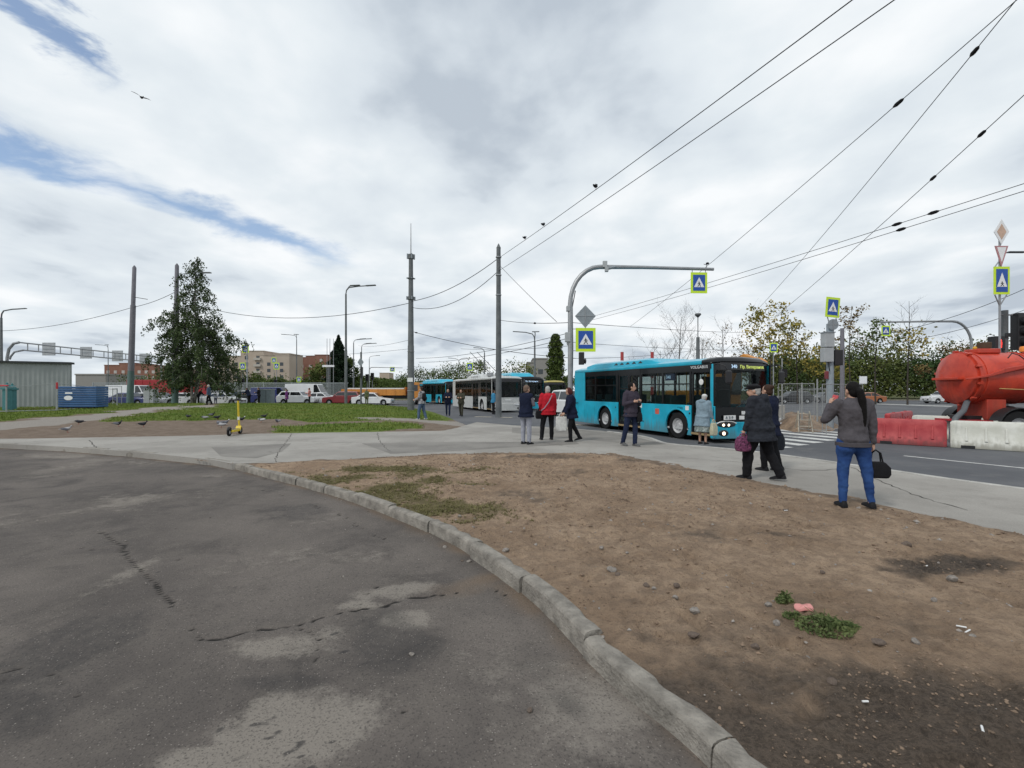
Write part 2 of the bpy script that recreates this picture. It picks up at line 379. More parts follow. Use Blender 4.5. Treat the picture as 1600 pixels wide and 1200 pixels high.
M_PAVE = m_asphalt('pavement_asphalt', (0.265, 0.250, 0.228), (0.345, 0.328, 0.300), (0.21, 0.198, 0.18), 0.45)
M_SOIL = m_soil(); M_LAWN = m_lawn()
M_EARTH = mat('earth', (0.075, 0.085, 0.035), 0.95, col2=(0.13, 0.12, 0.06), scale=0.08, bump=0.3, bscale=3)
M_KERB = mat('kerb_concrete', (0.155, 0.143, 0.126), 0.85, col2=(0.33, 0.305, 0.268), scale=7, bump=0.8, bscale=55, detail=8)
M_WHITE_PAINT = mat('road_paint', (0.42, 0.42, 0.41), 0.7, col2=(0.72, 0.72, 0.70), scale=7, detail=8)
# --- sheets
sheet('ground', [(-1500, -300), (1500, -300), (1500, 2600), (-1500, 2600)], -0.30, M_EARTH)
main_road = sheet('main_road', [(-140, -14), (160, -14), (160, 80), (-140, 80)], ROAD-0.004, M_MAIN)
RD = Vector((0.385, -0.923, 0)); RN = Vector((0.923, 0.385, 0))      # along the bus road, and across it
def strip(name, a, b, width, z, m, parent=None):
    a = Vector((a[0], a[1], 0)); b = Vector((b[0], b[1], 0)); q = (b-a).normalized(); q = Vector((-q.y, q.x, 0))*width/2
    mb = MB().add([(*(a-q)[:2], z), (*(b-q)[:2], z), (*(b+q)[:2], z), (*(a+q)[:2], z)], [(0, 1, 2, 3)])
    return mb.build(name, m, parent)
c0 = G(1226, 699, ROAD)
for k in range(7):
    a = c0+RN*(k*1.1)+RD*(-0.28*k); L_ = 3.3
    strip('crosswalk_stripe', a-RD*L_, a+RD*0.1, 0.52, ROAD, M_WHITE_PAINT, main_road)
a = G(1412, 712, ROAD); b = G(1640, 735.5, ROAD); strip('lane_line', a, b, 0.11, ROAD, M_WHITE_PAINT, main_road)
for k in range(6):
    a0 = a-RD*(4.5+k*5); strip('lane_line', a0+RN*(2.2), a0-RD*2.2+RN*2.2, 0.11, ROAD, M_WHITE_PAINT, main_road)
for x0, y0, x1, y1 in ((742, 651, 768, 651.5), (782, 652, 800, 652.5), (868, 667, 890, 669), (895, 663, 930, 665.5)):
    strip('yellow_marking', G(x0, y0, ROAD), G(x1, y1, ROAD), 0.32, ROAD+0.002, mat('worn_yellow_paint', (0.45, 0.38, 0.25), 0.8, col2=(0.62, 0.58, 0.5), scale=5), main_road)
strip('concrete_strip', G(1310, 629, ROAD), G(1640, 640, ROAD), 3.4, ROAD, mat('pale_concrete', (0.30, 0.30, 0.29), 0.85, col2=(0.40, 0.40, 0.39), scale=0.6), main_road)
for y in (64.0, 69.5):
    for k in range(14): strip('lane_line', (-62+k*8, y), (-59+k*8, y), 0.15, ROAD, M_WHITE_PAINT, main_road)
verge = MB().b2((-140, 80, -0.28), (160, 150, -0.02)).build('verge', mat('verge_grass', (0.07, 0.085, 0.03), 0.95, col2=(0.12, 0.12, 0.05), scale=0.7, bump=0.5, bscale=6)); verge['kind'] = 'structure'
MB().b2((-140, 79.6, -0.29), (160, 80.0, 0.0)).build('far_kerb', M_KERB)['kind'] = 'structure'
# --- pavement: one slab with thickness so that its edges stand over the road
pv = SIDE_NEAR+[tuple(p) for p in KERB[:6][::-1]]+SIDE_FAR[::-1]+SIDE_ROAD[::-1]
o = sheet('sidewalk', pv, 0.0, M_PAVE)
def expand_edge():
    bm = bmesh.new(); bm.from_mesh(o.data); r = bmesh.ops.extrude_face_region(bm, geom=bm.faces[:])
    for v in r['geom']:
        if isinstance(v, bmesh.types.BMVert): v.co.z = -0.2
    bmesh.ops.recalc_face_normals(bm, faces=bm.faces); bm.to_mesh(o.data); bm.free()
expand_edge()
# darker asphalt patches laid on the pavement
M_PATCH = m_asphalt('patch_asphalt', (0.185, 0.174, 0.16), (0.245, 0.232, 0.212), (0.26, 0.245, 0.225), 0.7)
def patch(px, z=0.003, m=M_PATCH): return sheet('asphalt_patch', wpts(px), z, m)
patch([(565, 693), (690, 691), (900, 690), (905, 694), (800, 699), (690, 706), (610, 709), (585, 700)])
patch([(330, 699), (455, 693), (440, 706), (400, 716), (345, 713)])
patch([(905, 671.5), (945, 676), (1002, 685), (1040, 694), (1010, 695.5), (930, 688), (850, 682), (800, 676), (800, 668)])
def crack(px, wd=.010, m=mat('crack_dark', (.05, .046, .042), .95), z=.0045):
    pts = resample(wpts(px), .12); rd = random.Random(len(px)*7+int(px[0][0])); mb = MB(); L_ = []
    for i, p in enumerate(pts):
        t = pts[min(i+1, len(pts)-1)]-pts[max(i-1, 0)]; t = t/np.hypot(*t); nr = np.array([-t[1], t[0]]); j = rd.uniform(-.03, .03); w_ = wd*rd.uniform(.25, 1); L_.append((p+nr*(j+w_), p+nr*(j-w_)))
    mb.add([(*q, z) for ab in L_ for q in ab], [(2*i, 2*i+1, 2*i+3, 2*i+2) for i in range(len(L_)-1)]); o_ = mb.build('pavement_crack', m); o_['kind'] = 'structure'
crack([(456, 677), (448, 690), (436, 705), (430, 722)]); crack([(590, 676), (594, 690), (610, 706)]); crack([(270, 690), (430, 688), (560, 692), (700, 690)], .012); crack([(1060, 715), (1150, 722), (1260, 735), (1330, 730)], .012); crack([(1330, 730), (1420, 770), (1520, 800)], .012); crack([(700, 684), (800, 686), (900, 700)], .010); crack([(140, 688), (150, 700)], .015)
# --- near road with its wear
rows = np.r_[np.linspace(-5, 1.0, 14)[:-1], np.geomspace(1.0, 17, 280)]; cols = np.r_[np.linspace(-30, -12, 50)[:-1], np.linspace(-12, 4.5, 450)]
X, Y = np.meshgrid(cols, rows)
PX = np.where(Y > 0.2, 800+F*X/np.maximum(Y, 0.2), 0); PY = np.where(Y > 0.2, HOR+F*(CAM_H-ROAD)/np.maximum(Y, 0.2), 5000)
wob = (fbm(X, Y, 1.3, 4, 3)-0.5)
def blob(cx, cy, rx, ry, rot=0.0, z=ROAD, wv=0.9):
    """soft-edged stain on the ground: centre and half sizes (m), edge broken by noise"""
    c = G(cx, cy, z); dx, dy = X-c.x, Y-c.y; ca, sa = math.cos(rot), math.sin(rot)
    u = (dx*ca+dy*sa)/rx; v = (-dx*sa+dy*ca)/ry
    return np.clip(1.2-np.hypot(u, v)*0.9+wob*wv*2.6, 0, 1)
light = np.zeros_like(X)
for b_ in ((440, 1012, .32, .16, .1), (470, 1140, .34, .26, .25), (350, 1195, .25, .10, 0), (212, 893, .18, .55, .25), (640, 972, .16, .10, 0), (555, 948, .14, .07, 0), (110, 742, 1.2, .35, 0), (330, 745, .5, .35, 0),
           (620, 925, .30, .12, .3), (205, 798, .25, .12, 0), (560, 870, .45, .30, .2), (420, 880, .7, .3, .4), (80, 715, 2.2, .4, 0), (330, 706, 2, .3, 0)):
    light = np.maximum(light, blob(*b_)*(1.0 if b_[2]*b_[3] < .2 and b_[1] > 880 else 0.55))
light = np.clip(light*(0.25+1.1*fbm(X, Y, 1.9, 5, 12))+np.clip(fbm(X, Y, 0.8, 5, 11)-0.52, 0, 1)*2.0, 0, 1)
dark = np.zeros_like(X)
for b_ in ((600, 1000, .30, .5, .5), (880, 1100, .25, .8, .5), (430, 1068, .35, .10, 0), (150, 1000, .8, .7, 0), (60, 1120, .7, .5, 0), (480, 800, 1.0, .5, 0)):
    dark = np.maximum(dark, blob(*b_)*0.6)
for _ in range(46):                                  # oil spots
    cx, cy = random.choice([(460, 1010), (430, 1130), (350, 1170), (520, 1180), (250, 900)]); dark = np.maximum(dark, blob(cx+random.uniform(-90, 130), cy+random.uniform(-40, 50), random.uniform(.010, .028), random.uniform(.010, .025), wv=0.3)*1.1)
crack = np.zeros_like(X)
jx, jy = (fbm(X, Y, 6, 3, 21)-0.5)*0.10, (fbm(X, Y, 6, 3, 22)-0.5)*0.10
for pts, wd in (([(158, 832), (185, 850), (210, 880), (240, 915), (272, 948)], .022), ([(305, 985), (318, 1002), (360, 998), (470, 977), (560, 955), (640, 938), (700, 930)], .016), ([(-20, 1062), (12, 1054), (40, 1046)], .012), ([(0, 1075), (22, 1056)], .010), ([(400, 748), (480, 752)], .02), ([(620, 1100), (640, 1120)], .006), ([(272, 948), (300, 965), (305, 985)], .008), ([(470, 977), (500, 1010), (490, 1040)], .006), ([(185, 850), (150, 862), (120, 858)], .008), ([(210, 880), (250, 872), (300, 880)], .006), ([(700, 930), (760, 920), (800, 935)], .006), ([(560, 955), (575, 930), (610, 905)], .006), ([(330, 760), (420, 768), (520, 800), (600, 845)], .008), ([(40, 1046), (90, 1060), (120, 1100)], .006)):
    crack = np.maximum(crack, np.clip(1.25-seg_dist(X+jx, Y+jy, wpts(pts, ROAD))/wd, 0, 1))
kd = seg_dist(X, Y, [tuple(p) for p in resample(KERB, 0.5)])
sand = np.clip(1-kd/(0.16+0.35*np.clip(fbm(X, Y, 0.9, 3, 5)-0.4, 0, 1)*2), 0, 1)*np.clip(fbm(X, Y, 3, 4, 8)*1.9-0.35, 0, 1)
sand = np.maximum(sand, blob(770, 905, .22, .5, -.9)*0.9)
Z = ROAD+0.012+(fbm(X, Y, 0.5, 3, 2)-0.5)*0.014-crack*0.012+sand*0.012
grid_mesh('near_road', X, Y, Z, None, dict(light=light, dark=dark, crack=crack, sand=sand), M_NEAR)['kind'] = 'structure'
# --- kerb of single stones along the near road
kerb = thing('kerb', None, None); kerb['kind'] = 'structure'
KS = resample(KERB, 0.02); n_per = 50
rng = np.random.RandomState(4)
i = 0; near_first = []
while i+n_per < len(KS):
    seg = KS[i:i+n_per+1]; far = np.hypot(*seg[0]) > 9
    pick = list(range(0, n_per+1, 10 if far else 5)); pts = seg[pick]; rings = []
    dz = rng.uniform(-.018, .012); dof = rng.uniform(-.012, .012); tl = rng.uniform(-.01, .01)
    for j, p in enumerate(pts):
        a = seg[max(pick[j]-1, 0)]; b = seg[min(pick[j]+1, n_per)]; t = (b-a)/np.hypot(*(b-a)); nrm = np.array([-t[1], t[0]])       # +nrm points to the soil side
        e = 0.008 if j == 0 else (-0.008 if j == len(pts)-1 else 0); p = p+t*e; zz = dz+tl*(j/len(pts)-.5)
        ch = .004+rng.uniform(0, .004); cb = rng.uniform(.01, .03) if rng.rand() < .10 else 0
        prof = [(-0.006, -0.22), (-0.004, -0.06), (0.0+ch*.3, -0.016-ch*.6), (0.010+ch*.6, -0.003-ch*.3), (0.035+ch, 0.004), (0.10-cb, 0.004), (0.125-cb, -0.003-cb*.5), (0.138, -0.03-cb), (0.138, -0.22)]
        rings.append([(p[0]+nrm[0]*(u+dof), p[1]+nrm[1]*(u+dof), v+zz) for u, v in prof])
    MB().loft(rings).build('kerb_stone', M_KERB, kerb, smooth=True, shade=30); i += n_per
# thin kerb along the bus road
rk = thing('road_kerb', None, None); rk['kind'] = 'structure'
SRr = resample(SIDE_ROAD[:9], 0.1); M_K2 = mat('pale_kerb', (0.30, 0.29, 0.27), 0.85, col2=(0.48, 0.47, 0.44), scale=3, bump=0.5)
for i in range(0, len(SRr)-10, 10):
    rings = []
    for j in (0, 3, 7, 10):
        p = SRr[i+j]; t = SRr[min(i+j+1, len(SRr)-1)]-SRr[max(i+j-1, 0)]; t = t/np.hypot(*t); nr = np.array([t[1], -t[0]]); e = t*(0.004 if j == 0 else (-0.004 if j == 10 else 0))
        rings.append([(p[0]+e[0]+nr[0]*u, p[1]+e[1]+nr[1]*u, v) for u, v in ((0.0, -.22), (0.0, .012), (.12, .014), (.135, 0.0), (.14, -.22))])
    MB().loft(rings).build('kerb_stone', M_K2, rk, bevel=0.008)
# --- bare soil between kerb and pavement
rows = np.r_[np.linspace(-5, 1.2, 60)[:-1], np.geomspace(1.2, 12.2, 430)]; cols = np.linspace(-7.2, 9.2, 640)
X, Y = np.meshgrid(cols, rows)
kr = [tuple(p) for p in resample(KERB[4:], 0.15)]
poly = kr+[(14, -6)]+SIDE_NEAR[1:]
ins = inpoly(X, Y, poly); dk_ = seg_dist(X, Y, kr); dn = seg_dist(X, Y, SIDE_NEAR)
keep = (ins & (dk_ > 0.05)) | ((dn < 0.30) & ~((dk_ < 0.2) & ~ins))
keep &= ~((~ins) & (dk_ < 0.6) & (X < -4))
edge = np.where(ins, dn, -dn)
wob = (fbm(X, Y, 1.6, 4, 31)-0.5)
lump = np.clip(smooth(9.8, 10.6, Y+wob)*smooth(-3, 0, X), 0, 1)+np.clip(blob(800, 745, 1.6, 1.0, z=0)*.6, 0, 1)
rough = fbm(X, Y, 3.0, 5, 41, .55)-0.5; fine = fbm(X, Y, 13, 4, 43, .6)-0.5; tr = np.abs(fbm(X, Y, 5.5, 3, 47)-0.5)
Z = -0.012+rough*0.085*(0.7+lump)+fine*0.042*(0.8+0.8*lump)-np.clip(0.08-tr, 0, 1)*0.20+fbm(X, Y, 0.35, 3, 44)*0.05*smooth(0.3, 1.5, dk_)
rf = random.Random(12); foot = np.zeros_like(X)
for _ in range(230):                                  # shoe prints: shallow ovals with a pushed-up rim, mostly along the trodden diagonal
    t = rf.random(); fy = 1.8+8.2*t**.8; fx_ = rf.gauss(2.4-.12*fy, 1.7); an = rf.gauss(2.1, .5); jj = slice(*np.searchsorted(cols, (fx_-.3, fx_+.3))); ii = slice(*np.searchsorted(rows, (fy-.3, fy+.3))); dx, dy = X[ii, jj]-fx_, Y[ii, jj]-fy
    if dx.size == 0: continue
    u = (dx*math.cos(an)+dy*math.sin(an))/.145; v = (-dx*math.sin(an)+dy*math.cos(an))/.056; q = np.hypot(u, v); foot[ii, jj] += -np.clip(1-q**4, 0, 1)*.020+np.exp(-((q-1.15)/.18)**2)*.010
Z = Z+foot*smooth(.15, .5, dk_)
Z *= smooth(-0.05, 0.5, dn)*0.75+0.25
Z = Z-smooth(0.0, 0.30, -edge+wob*0.55-0.06)*0.09 + smooth(0.12, -0.08, np.abs(edge))*0.012
Z = np.where(dk_ < 0.3, Z*smooth(0.1, 0.3, dk_)-0.02*(1-smooth(0.1, 0.3, dk_)), Z)
dark = np.zeros_like(X)
for b_ in ((1450, 893, .62, .33, -.15), (1230, 838, .75, .22, -.35), (1510, 885, .35, .2, 0), (1480, 1150, .6, .3, 0), (1120, 1060, .55, .35, -.5), (1300, 1060, .9, .22, -.2), (1000, 990, .4, .25, -.6), (1020, 720, 1.9, .6, -.35), (880, 714, 3.0, .35, 0), (1550, 1080, .5, .3, 0)):
    dark = np.maximum(dark, blob(*b_, z=0)*(1.0 if b_[1] < 900 and b_[0] > 1300 else 0.62))
dark = np.maximum(dark, smooth(3.1, 2.2, Y+wob*1.2+(X-1)*.10)*0.85)
dark = np.maximum(dark, smooth(0.35, 0.02, np.abs(edge)+wob*0.4)*0.55)
dark = np.maximum(dark, np.clip(fbm(X, Y, 1.0, 5, 55)-0.57, 0, 1)*2.2)
PXs = 800+F*X/np.maximum(Y, .3); PYs = HOR+F*CAM_H/np.maximum(Y, .3)
grass = np.zeros_like(X)
for b_ in ((600, 760, 1.15, 1.5, .35), (690, 790, .55, .7, .3), (560, 745, 1.3, .7, .1), (730, 757, .5, .25, 0), (640, 735, 1.6, .5, 0), (720, 812, .3, .25, .4)):
    grass = np.maximum(grass, blob(*b_, z=0)*0.95)
grass *= smooth(10.2, 9.2, Y)*smooth(-0.02, 0.15, dk_)
soil = grid_mesh('soil', X, Y, Z, keep, dict(dark=dark, grass=grass), M_SOIL); soil['kind'] = 'structure'
SOIL = (X, Y, Z, grass, keep)
def soil_z(x, y):
    j = min(max(np.searchsorted(cols_s, x), 0), len(cols_s)-1); i_ = min(max(np.searchsorted(rows_s, y), 0), len(rows_s)-1); return float(SOIL[2][i_, j])
cols_s, rows_s = cols.copy(), rows.copy()
# --- lawn behind the pavement
rows = np.linspace(12.5, 52, 260); cols = np.linspace(-70, 0, 460); X, Y = np.meshgrid(cols, rows)
lp = SIDE_FAR[::-1]+wpts([(722, 664), (705, 657), (690, 650), (668, 642)])+[(-7.2, 38), (-9.8, 44), (-12.5, 48), (-20, 50.5), (-70, 51)]+[(-70, 13)]
wob = fbm(X, Y, 0.7, 4, 61)-0.5
ins = inpoly(X, Y, lp); dB = seg_dist(X, Y, lp+[lp[0]]); ed = np.where(ins, dB, -dB)
Z = smooth(18, 43, Y)*0.27*smooth(0, 5, ed)+(fbm(X, Y, 1.2, 4, 62)-0.5)*0.05*smooth(0, 1, ed)+0.006
Z = Z-smooth(0.0, 0.5, -ed)*0.12
PX = 800+F*X/Y; PY = HOR+F*(CAM_H-Z)/Y
def pmask(poly, soft): # soft mask of a ground region
    i_ = inpoly(PX+wob*40, PY+wob*5, poly); return np.where(i_, 1.0, 0.0)
path = np.maximum(pmask([(-400, 676), (-400, 662), (0, 660), (130, 649), (225, 638), (300, 633.5), (345, 633.5), (250, 641), (160, 655), (60, 668), (0, 672)], 1)*1.0, pmask([(560, 652.5), (640, 654), (745, 661), (720, 666), (640, 657.5), (560, 654.5)], 1))
g_ = np.maximum.reduce([pmask([(150, 659), (230, 645), (300, 636), (345, 633), (380, 600), (660, 600), (720, 655), (700, 659), (640, 656), (480, 660), (450, 655), (330, 656), (200, 658)], 1), pmask([(410, 680), (440, 667), (520, 663), (600, 659), (650, 661), (665, 670), (560, 677), (430, 680)], 1)*0.8, pmask([(-400, 665), (-400, 600), (330, 600), (320, 632), (230, 637), (130, 647), (0, 658)], 1)])
g_ = g_*(1-path)
lawn = grid_mesh('lawn', X, Y, Z, ed > -0.5, dict(grass=g_, path=path), M_LAWN); lawn['kind'] = 'structure'
LAWN = (cols, rows, Z)
def lawn_z(x, y):
    j = min(max(np.searchsorted(cols, x), 0), len(cols)-1); i_ = min(max(np.searchsorted(rows, y), 0), len(rows)-1); return float(LAWN[2][i_, j])
LC, LR = cols, rows
def lawn_z(x, y):
    j = min(max(np.searchsorted(LC, x), 0), len(LC)-1); i_ = min(max(np.searchsorted(LR, y), 0), len(LR)-1); return float(LAWN[2][i_, j])
def blades(name, pts, hmin, hmax, wd, m, bend=0.5, per=3):
    """grass: each point gets a few bent blades, all in one mesh"""
    n = len(pts)*per; p = np.repeat(pts, per, 0)+np.c_[np.random.normal(0, wd*1.2, (n, 2)), np.zeros(n)]
    a = np.random.uniform(0, 2*PI, n); h = np.random.uniform(hmin, hmax, n); d = np.c_[np.cos(a), np.sin(a), 0*a]; s = np.c_[-np.sin(a), np.cos(a), 0*a]*(wd*np.random.uniform(.5, 1, n)/2)[:, None]
    up = np.c_[0*a, 0*a, h]; b0, b1 = p-s, p+s; m0 = p+up*.6+d*(h*bend*.3)[:, None]; t = p+up+d*(h*bend)[:, None]
    v = np.stack([b0, b1, m0+s*.7, m0-s*.7, t], 1).reshape(-1, 3); k = np.arange(n)*5
    f = [(i, i+1, i+2, i+3) for i in k]+[(i+3, i+2, i+4) for i in k]
    me = bpy.data.meshes.new(name); me.from_pydata(v.tolist(), [], f); me.materials.append(m); o = bpy.data.objects.new(name, me); COL.objects.link(o); return o
M_GRASS = mat('grass_blades', (0.085, 0.155, 0.024), 0.8, col2=(0.195, 0.225, 0.055), scale=0.45, detail=6)
M_DRY = mat('dry_grass_blades', (0.105, 0.098, 0.040), 0.85, col2=(0.205, 0.185, 0.085), scale=3, detail=6)
ok = np.argwhere((g_ > .5) & (ed > .3) & (PX > -60)); wgt = 1/np.maximum(Y[ok[:, 0], ok[:, 1]], 1)**0.8; sel = ok[np.random.choice(len(ok), 26000, p=wgt/wgt.sum())]
pts = np.c_[X[sel[:, 0], sel[:, 1]]+np.random.uniform(-.08, .08, len(sel)), Y[sel[:, 0], sel[:, 1]]+np.random.uniform(-.08, .08, len(sel)), Z[sel[:, 0], sel[:, 1]]-.01]
tag(blades('lawn_grass', pts, .05, .13, .03, M_GRASS, .6, 3), 'short green grass of the lawn behind the pavement', 'grass', kind='stuff')
Xs, Ys, Zs, gs, ks = SOIL
cand = np.argwhere((gs+(fbm(Xs, Ys, 6, 4, 77)-.5)*1.9+(np.random.rand(*gs.shape)-.5)*.8 > .62) & (gs > .05) & ks & (Zs > -.1)); sel = cand[np.random.choice(len(cand), min(6500, len(cand)*2))]
pts = np.c_[Xs[sel[:, 0], sel[:, 1]], Ys[sel[:, 0], sel[:, 1]], Zs[sel[:, 0], sel[:, 1]]-.004]
tag(blades('sparse_grass', pts, .010, .038, .008, M_DRY, 1.3, 3), 'thin trampled olive grass beside the concrete kerb', 'grass', kind='stuff')
# ================================================================ vehicles
M_RUB = mat('tyre_rubber', (0.018, 0.018, 0.019), 0.85, bump=0.3)
M_RIM = mat('grey_rim', (0.45, 0.45, 0.455), 0.55, metal=0.2)
M_RIMA = mat('alloy_rim', (0.42, 0.43, 0.44), 0.35, metal=0.8)
M_BLK = mat('black_trim', (0.014, 0.014, 0.016), 0.45)
M_BGL = mat('black_gloss', (0.006, 0.007, 0.009), 0.18, spec=0.35)
M_UNDER = mat('underbody', (0.012, 0.012, 0.012), 0.9)
M_GL = glass('bus_glass', (0.80, 0.85, 0.84), 0.84)
M_GLD = mat('tinted_window', (0.012, 0.014, 0.016), 0.06, spec=0.8)
M_STEEL = mat('galvanised_steel', (0.27, 0.28, 0.29), 0.5, metal=0.55, col2=(0.36, 0.37, 0.38), scale=5)
M_HEAD = mat('headlight_lens', (0.62, 0.63, 0.64), 0.12, metal=0.35)
M_LIT = mat('lit_headlight', (1.0, 0.80, 0.62), 0.3, emit=2.2)
M_TAIL = mat('tail_light', (0.35, 0.015, 0.012), 0.2)
M_AMB = mat('amber_lens', (0.75, 0.25, 0.03), 0.25)
M_WHITE = mat('white_plate', (0.72, 0.72, 0.71), 0.5)
M_SEAT = mat('seat_fabric', (0.035, 0.075, 0.085), 0.8)
M_INT = mat('bus_interior', (0.42, 0.43, 0.43), 0.7)
M_YEL = mat('handrail_yellow', (0.62, 0.34, 0.03), 0.4)
TEAL = S(8, 146, 172)
M_TEAL = mat('teal_paint', tuple(c*1.1 for c in TEAL), 0.30, col2=tuple(c*1.4+.006 for c in TEAL), scale=1.6, coat=0.25, detail=8)
M_CREAM = mat('pale_grey_paint', (0.50, 0.51, 0.50), 0.4, coat=0.3)
def text(body, size, m, parent, loc, rot, name='lettering', align='LEFT', ext=0.003):
    cu = bpy.data.curves.new(name, 'FONT'); cu.body = body; cu.size = size; cu.extrude = ext; cu.align_x = align; cu.resolution_u = 2
    t = bpy.data.objects.new(name+'_tmp', cu); COL.objects.link(t)
    me = bpy.data.meshes.new_from_object(t.evaluated_get(bpy.context.evaluated_depsgraph_get())); bpy.data.objects.remove(t)
    me.name = name; me.materials.clear(); me.materials.append(m); o = bpy.data.objects.new(name, me); COL.objects.link(o); o.parent = parent; o.location = loc; o.rotation_euler = rot; return o
def wheel(parent, x, y, r, wd, side, rim=M_RIM, name='wheel', bolts=8):
    """tyre as the part, its rim a sub-part; axle along y, side +1/-1 is the outer face"""
    h = wd/2; t = MB().lathe([(r*.58, -h), (r*.93, -h), (r, -h*.75), (r, h*.75), (r*.93, h), (r*.58, h), (r*.58, -h)], 24, (0, 0, 0), 'y', False).build(name, M_RUB, parent, smooth=True)
    t.location = (x, y, r); m = MB()
    m.lathe([(r*.02, h*.72*side), (r*.18, h*.74*side), (r*.22, h*.55*side), (r*.44, h*.50*side), (r*.50, h*.80*side), (r*.585, h*.92*side), (r*.59, h*.5*side), (r*.57, -h*.4*side), (r*.02, -h*.4*side)], 24, (0, 0, 0), 'y')
    for k in range(bolts):
        a = 2*PI*k/bolts; m.box((math.cos(a)*r*.33, h*.53*side, math.sin(a)*r*.33), (r*.1, h*.3, r*.1), (0, -a, 0))
    m.build('rim', rim, t, smooth=True); return t
def arch_poly(L0, L1, zb, zt, arches):
    """panel outline in x,z with round wheel cut-outs along its lower edge"""
    pts = [(L0, zb)]
    for cx, r, cz in sorted(arches):
        h = zb-cz; a0 = math.asin(max(-1, min(1, h/r))); 
        for k in range(13):
            a = PI-a0-(PI-2*a0)*k/12; pts.append((cx+r*math.cos(a), cz+r*math.sin(a)))
    return pts+[(L1, zb), (L1, zt), (L0, zt)]
def bus(label, loc, rz, L=9.2, W=2.5, body=M_TEAL, low=None, panes=(), doors=(), wheels=(1.85, 6.48), H=2.72, detail=True, display=None, fair=None, front_black=True, lit=False, poles=False, name='bus', top=None, group=None):
    """x forward with the front at 0, y to the left; doors on the right (-y); s = metres behind the front"""
    low = low or body; top = top or body; r = thing(name, label, 'bus', loc, rz, group); h = W/2; zb, zw, zg, zc = 0.17, 1.20, 2.34, 2.56
    wr = 0.46; ar = [(-s, 0.57, wr) for s in wheels]
    for sd in (-1, 1):
        y0, y1 = sd*h, sd*(h-0.05)
        dd = sorted(doors) if sd < 0 else []
        edges = [0.12]+[e for d in dd for e in d]+[L-0.02]
        for a, b in zip(edges[0::2], edges[1::2]):
            if b-a < .05: continue
            MB().prism(arch_poly(-b, -a, zb, zw-.002, [q for q in ar if -b < q[0] < -a]), y0, y1).build('side_panel', low, r, bevel=0.012)
        for cx, rr, cz in ar:
            m = MB(); pr = []
            for k in range(15):
                a = PI*(k/14)*1.06-0.03*PI; pr.append([(cx+q*math.cos(a), sd*(h+e), cz+q*math.sin(a)) for q, e in ((rr, -.02), (rr, .014), (rr+.05, .012), (rr+.07, -.02))])
            m.loft(pr).build('wheel_arch_trim', low, r, smooth=True)
            MB().lathe([(rr-.01, sd*(h-.055)), (rr-.01, sd*(h-.42)), (0.05, sd*(h-.42)), (0.04, sd*(h-.43)), (rr+.01, sd*(h-.43)), (rr+.01, sd*(h-.055))], 20, (cx, 0, cz), 'y', False).build('wheel_housing', M_UNDER, r)
        # window band: dark frame with openings, a pane in each
        ps = list(panes) if sd < 0 else [(0.9+k*1.32, 0.9+k*1.32+1.22) for k in range(int((L-1.6)/1.32))]
        cuts = sorted(ps+[tuple(d) for d in dd]); x = 0.12; m = MB(); yb0, yb1 = sd*(h-.006), sd*(h-.05)
        for a, b in cuts:
            if a > x: m.b2((-x, yb0, zw), (-a, yb1, zc))
            m.b2((-a-1e-3, yb0, zg), (-b+1e-3, yb1, zc)); x = b
        if x < L-1.05: m.b2((-x, yb0, zw), (-(L-1.0), yb1, zc))
        m.build('window_frame', M_BGL, r)
        for a, b in ps:
            g = MB().b2((-a, sd*(h-.018), zw), (-b, sd*(h-.026), zg)).build('window', M_GL, r)
            if sd < 0 and detail: MB().b2((-a-.02, sd*(h-.012), 1.90), (-b+.02, sd*(h-.04), 1.945)).b2((-(a+b)/2-.015, sd*(h-.012), 1.945), (-(a+b)/2+.015, sd*(h-.04), zg)).build('sliding_frame', M_BGL, g)
        MB().b2((-(L-1.0), sd*(h-.002), zw), (-L+.02, sd*(h-.05), zc)).build('rear_quarter', body, r, bevel=0.012)
    for a, b in doors:
        mid = (a+b)/2; dr = thing('door', None, None); dr.parent = r; n = 2 if b-a > 1.2 else 1; wd = (b-a-.04)/n
        for k in range(n):
            s0 = a+.02+k*wd; m = MB(); y0, y1 = -h+.015, -h+.05
            m.b2((-s0, y0, .30), (-s0-.07, y1, 2.40)).b2((-s0-wd+.02, y0, .30), (-s0-wd+.09, y1, 2.40)).b2((-s0-.07, y0, .30), (-s0-wd+.09, y1, .42)).b2((-s0-.07, y0, 2.30), (-s0-wd+.09, y1, 2.40)).b2((-s0-.07, y0, 1.75), (-s0-wd+.09, y1, 1.79))
            m.build('door_leaf', M_BGL, dr); MB().b2((-s0-.07, y0+.012, .42), (-s0-wd+.09, y0+.02, 2.30)).build('door_glass', M_GL, dr)
        MB().b2((-a, -h+.01, .22), (-b, -h+.35, .29)).build('step', mat('step_edge', (0.30, 0.22, 0.12), 0.7), dr)
        MB().b2((-a, -h-.004, 2.40), (-b, -h+.05, zc)).build('door_header', M_BGL, dr)
    # roof with rounded shoulders
    sec = [(-h, zc), (-h-.012, zc+.03), (-h+.005, zc+.12), (-h+.09, H-.01), (-h+.35, H+.06), (0, H+.09), (h-.35, H+.06), (h-.09, H-.01), (h-.005, zc+.12), (h+.012, zc+.03), (h, zc)]
    MB().loft([[(x, y*q, z) for y, z in sec] for x, q in ((-.62, 1), (-L+.12, 1), (-L, .97))]).build('roof', top, r, smooth=True, shade=50)
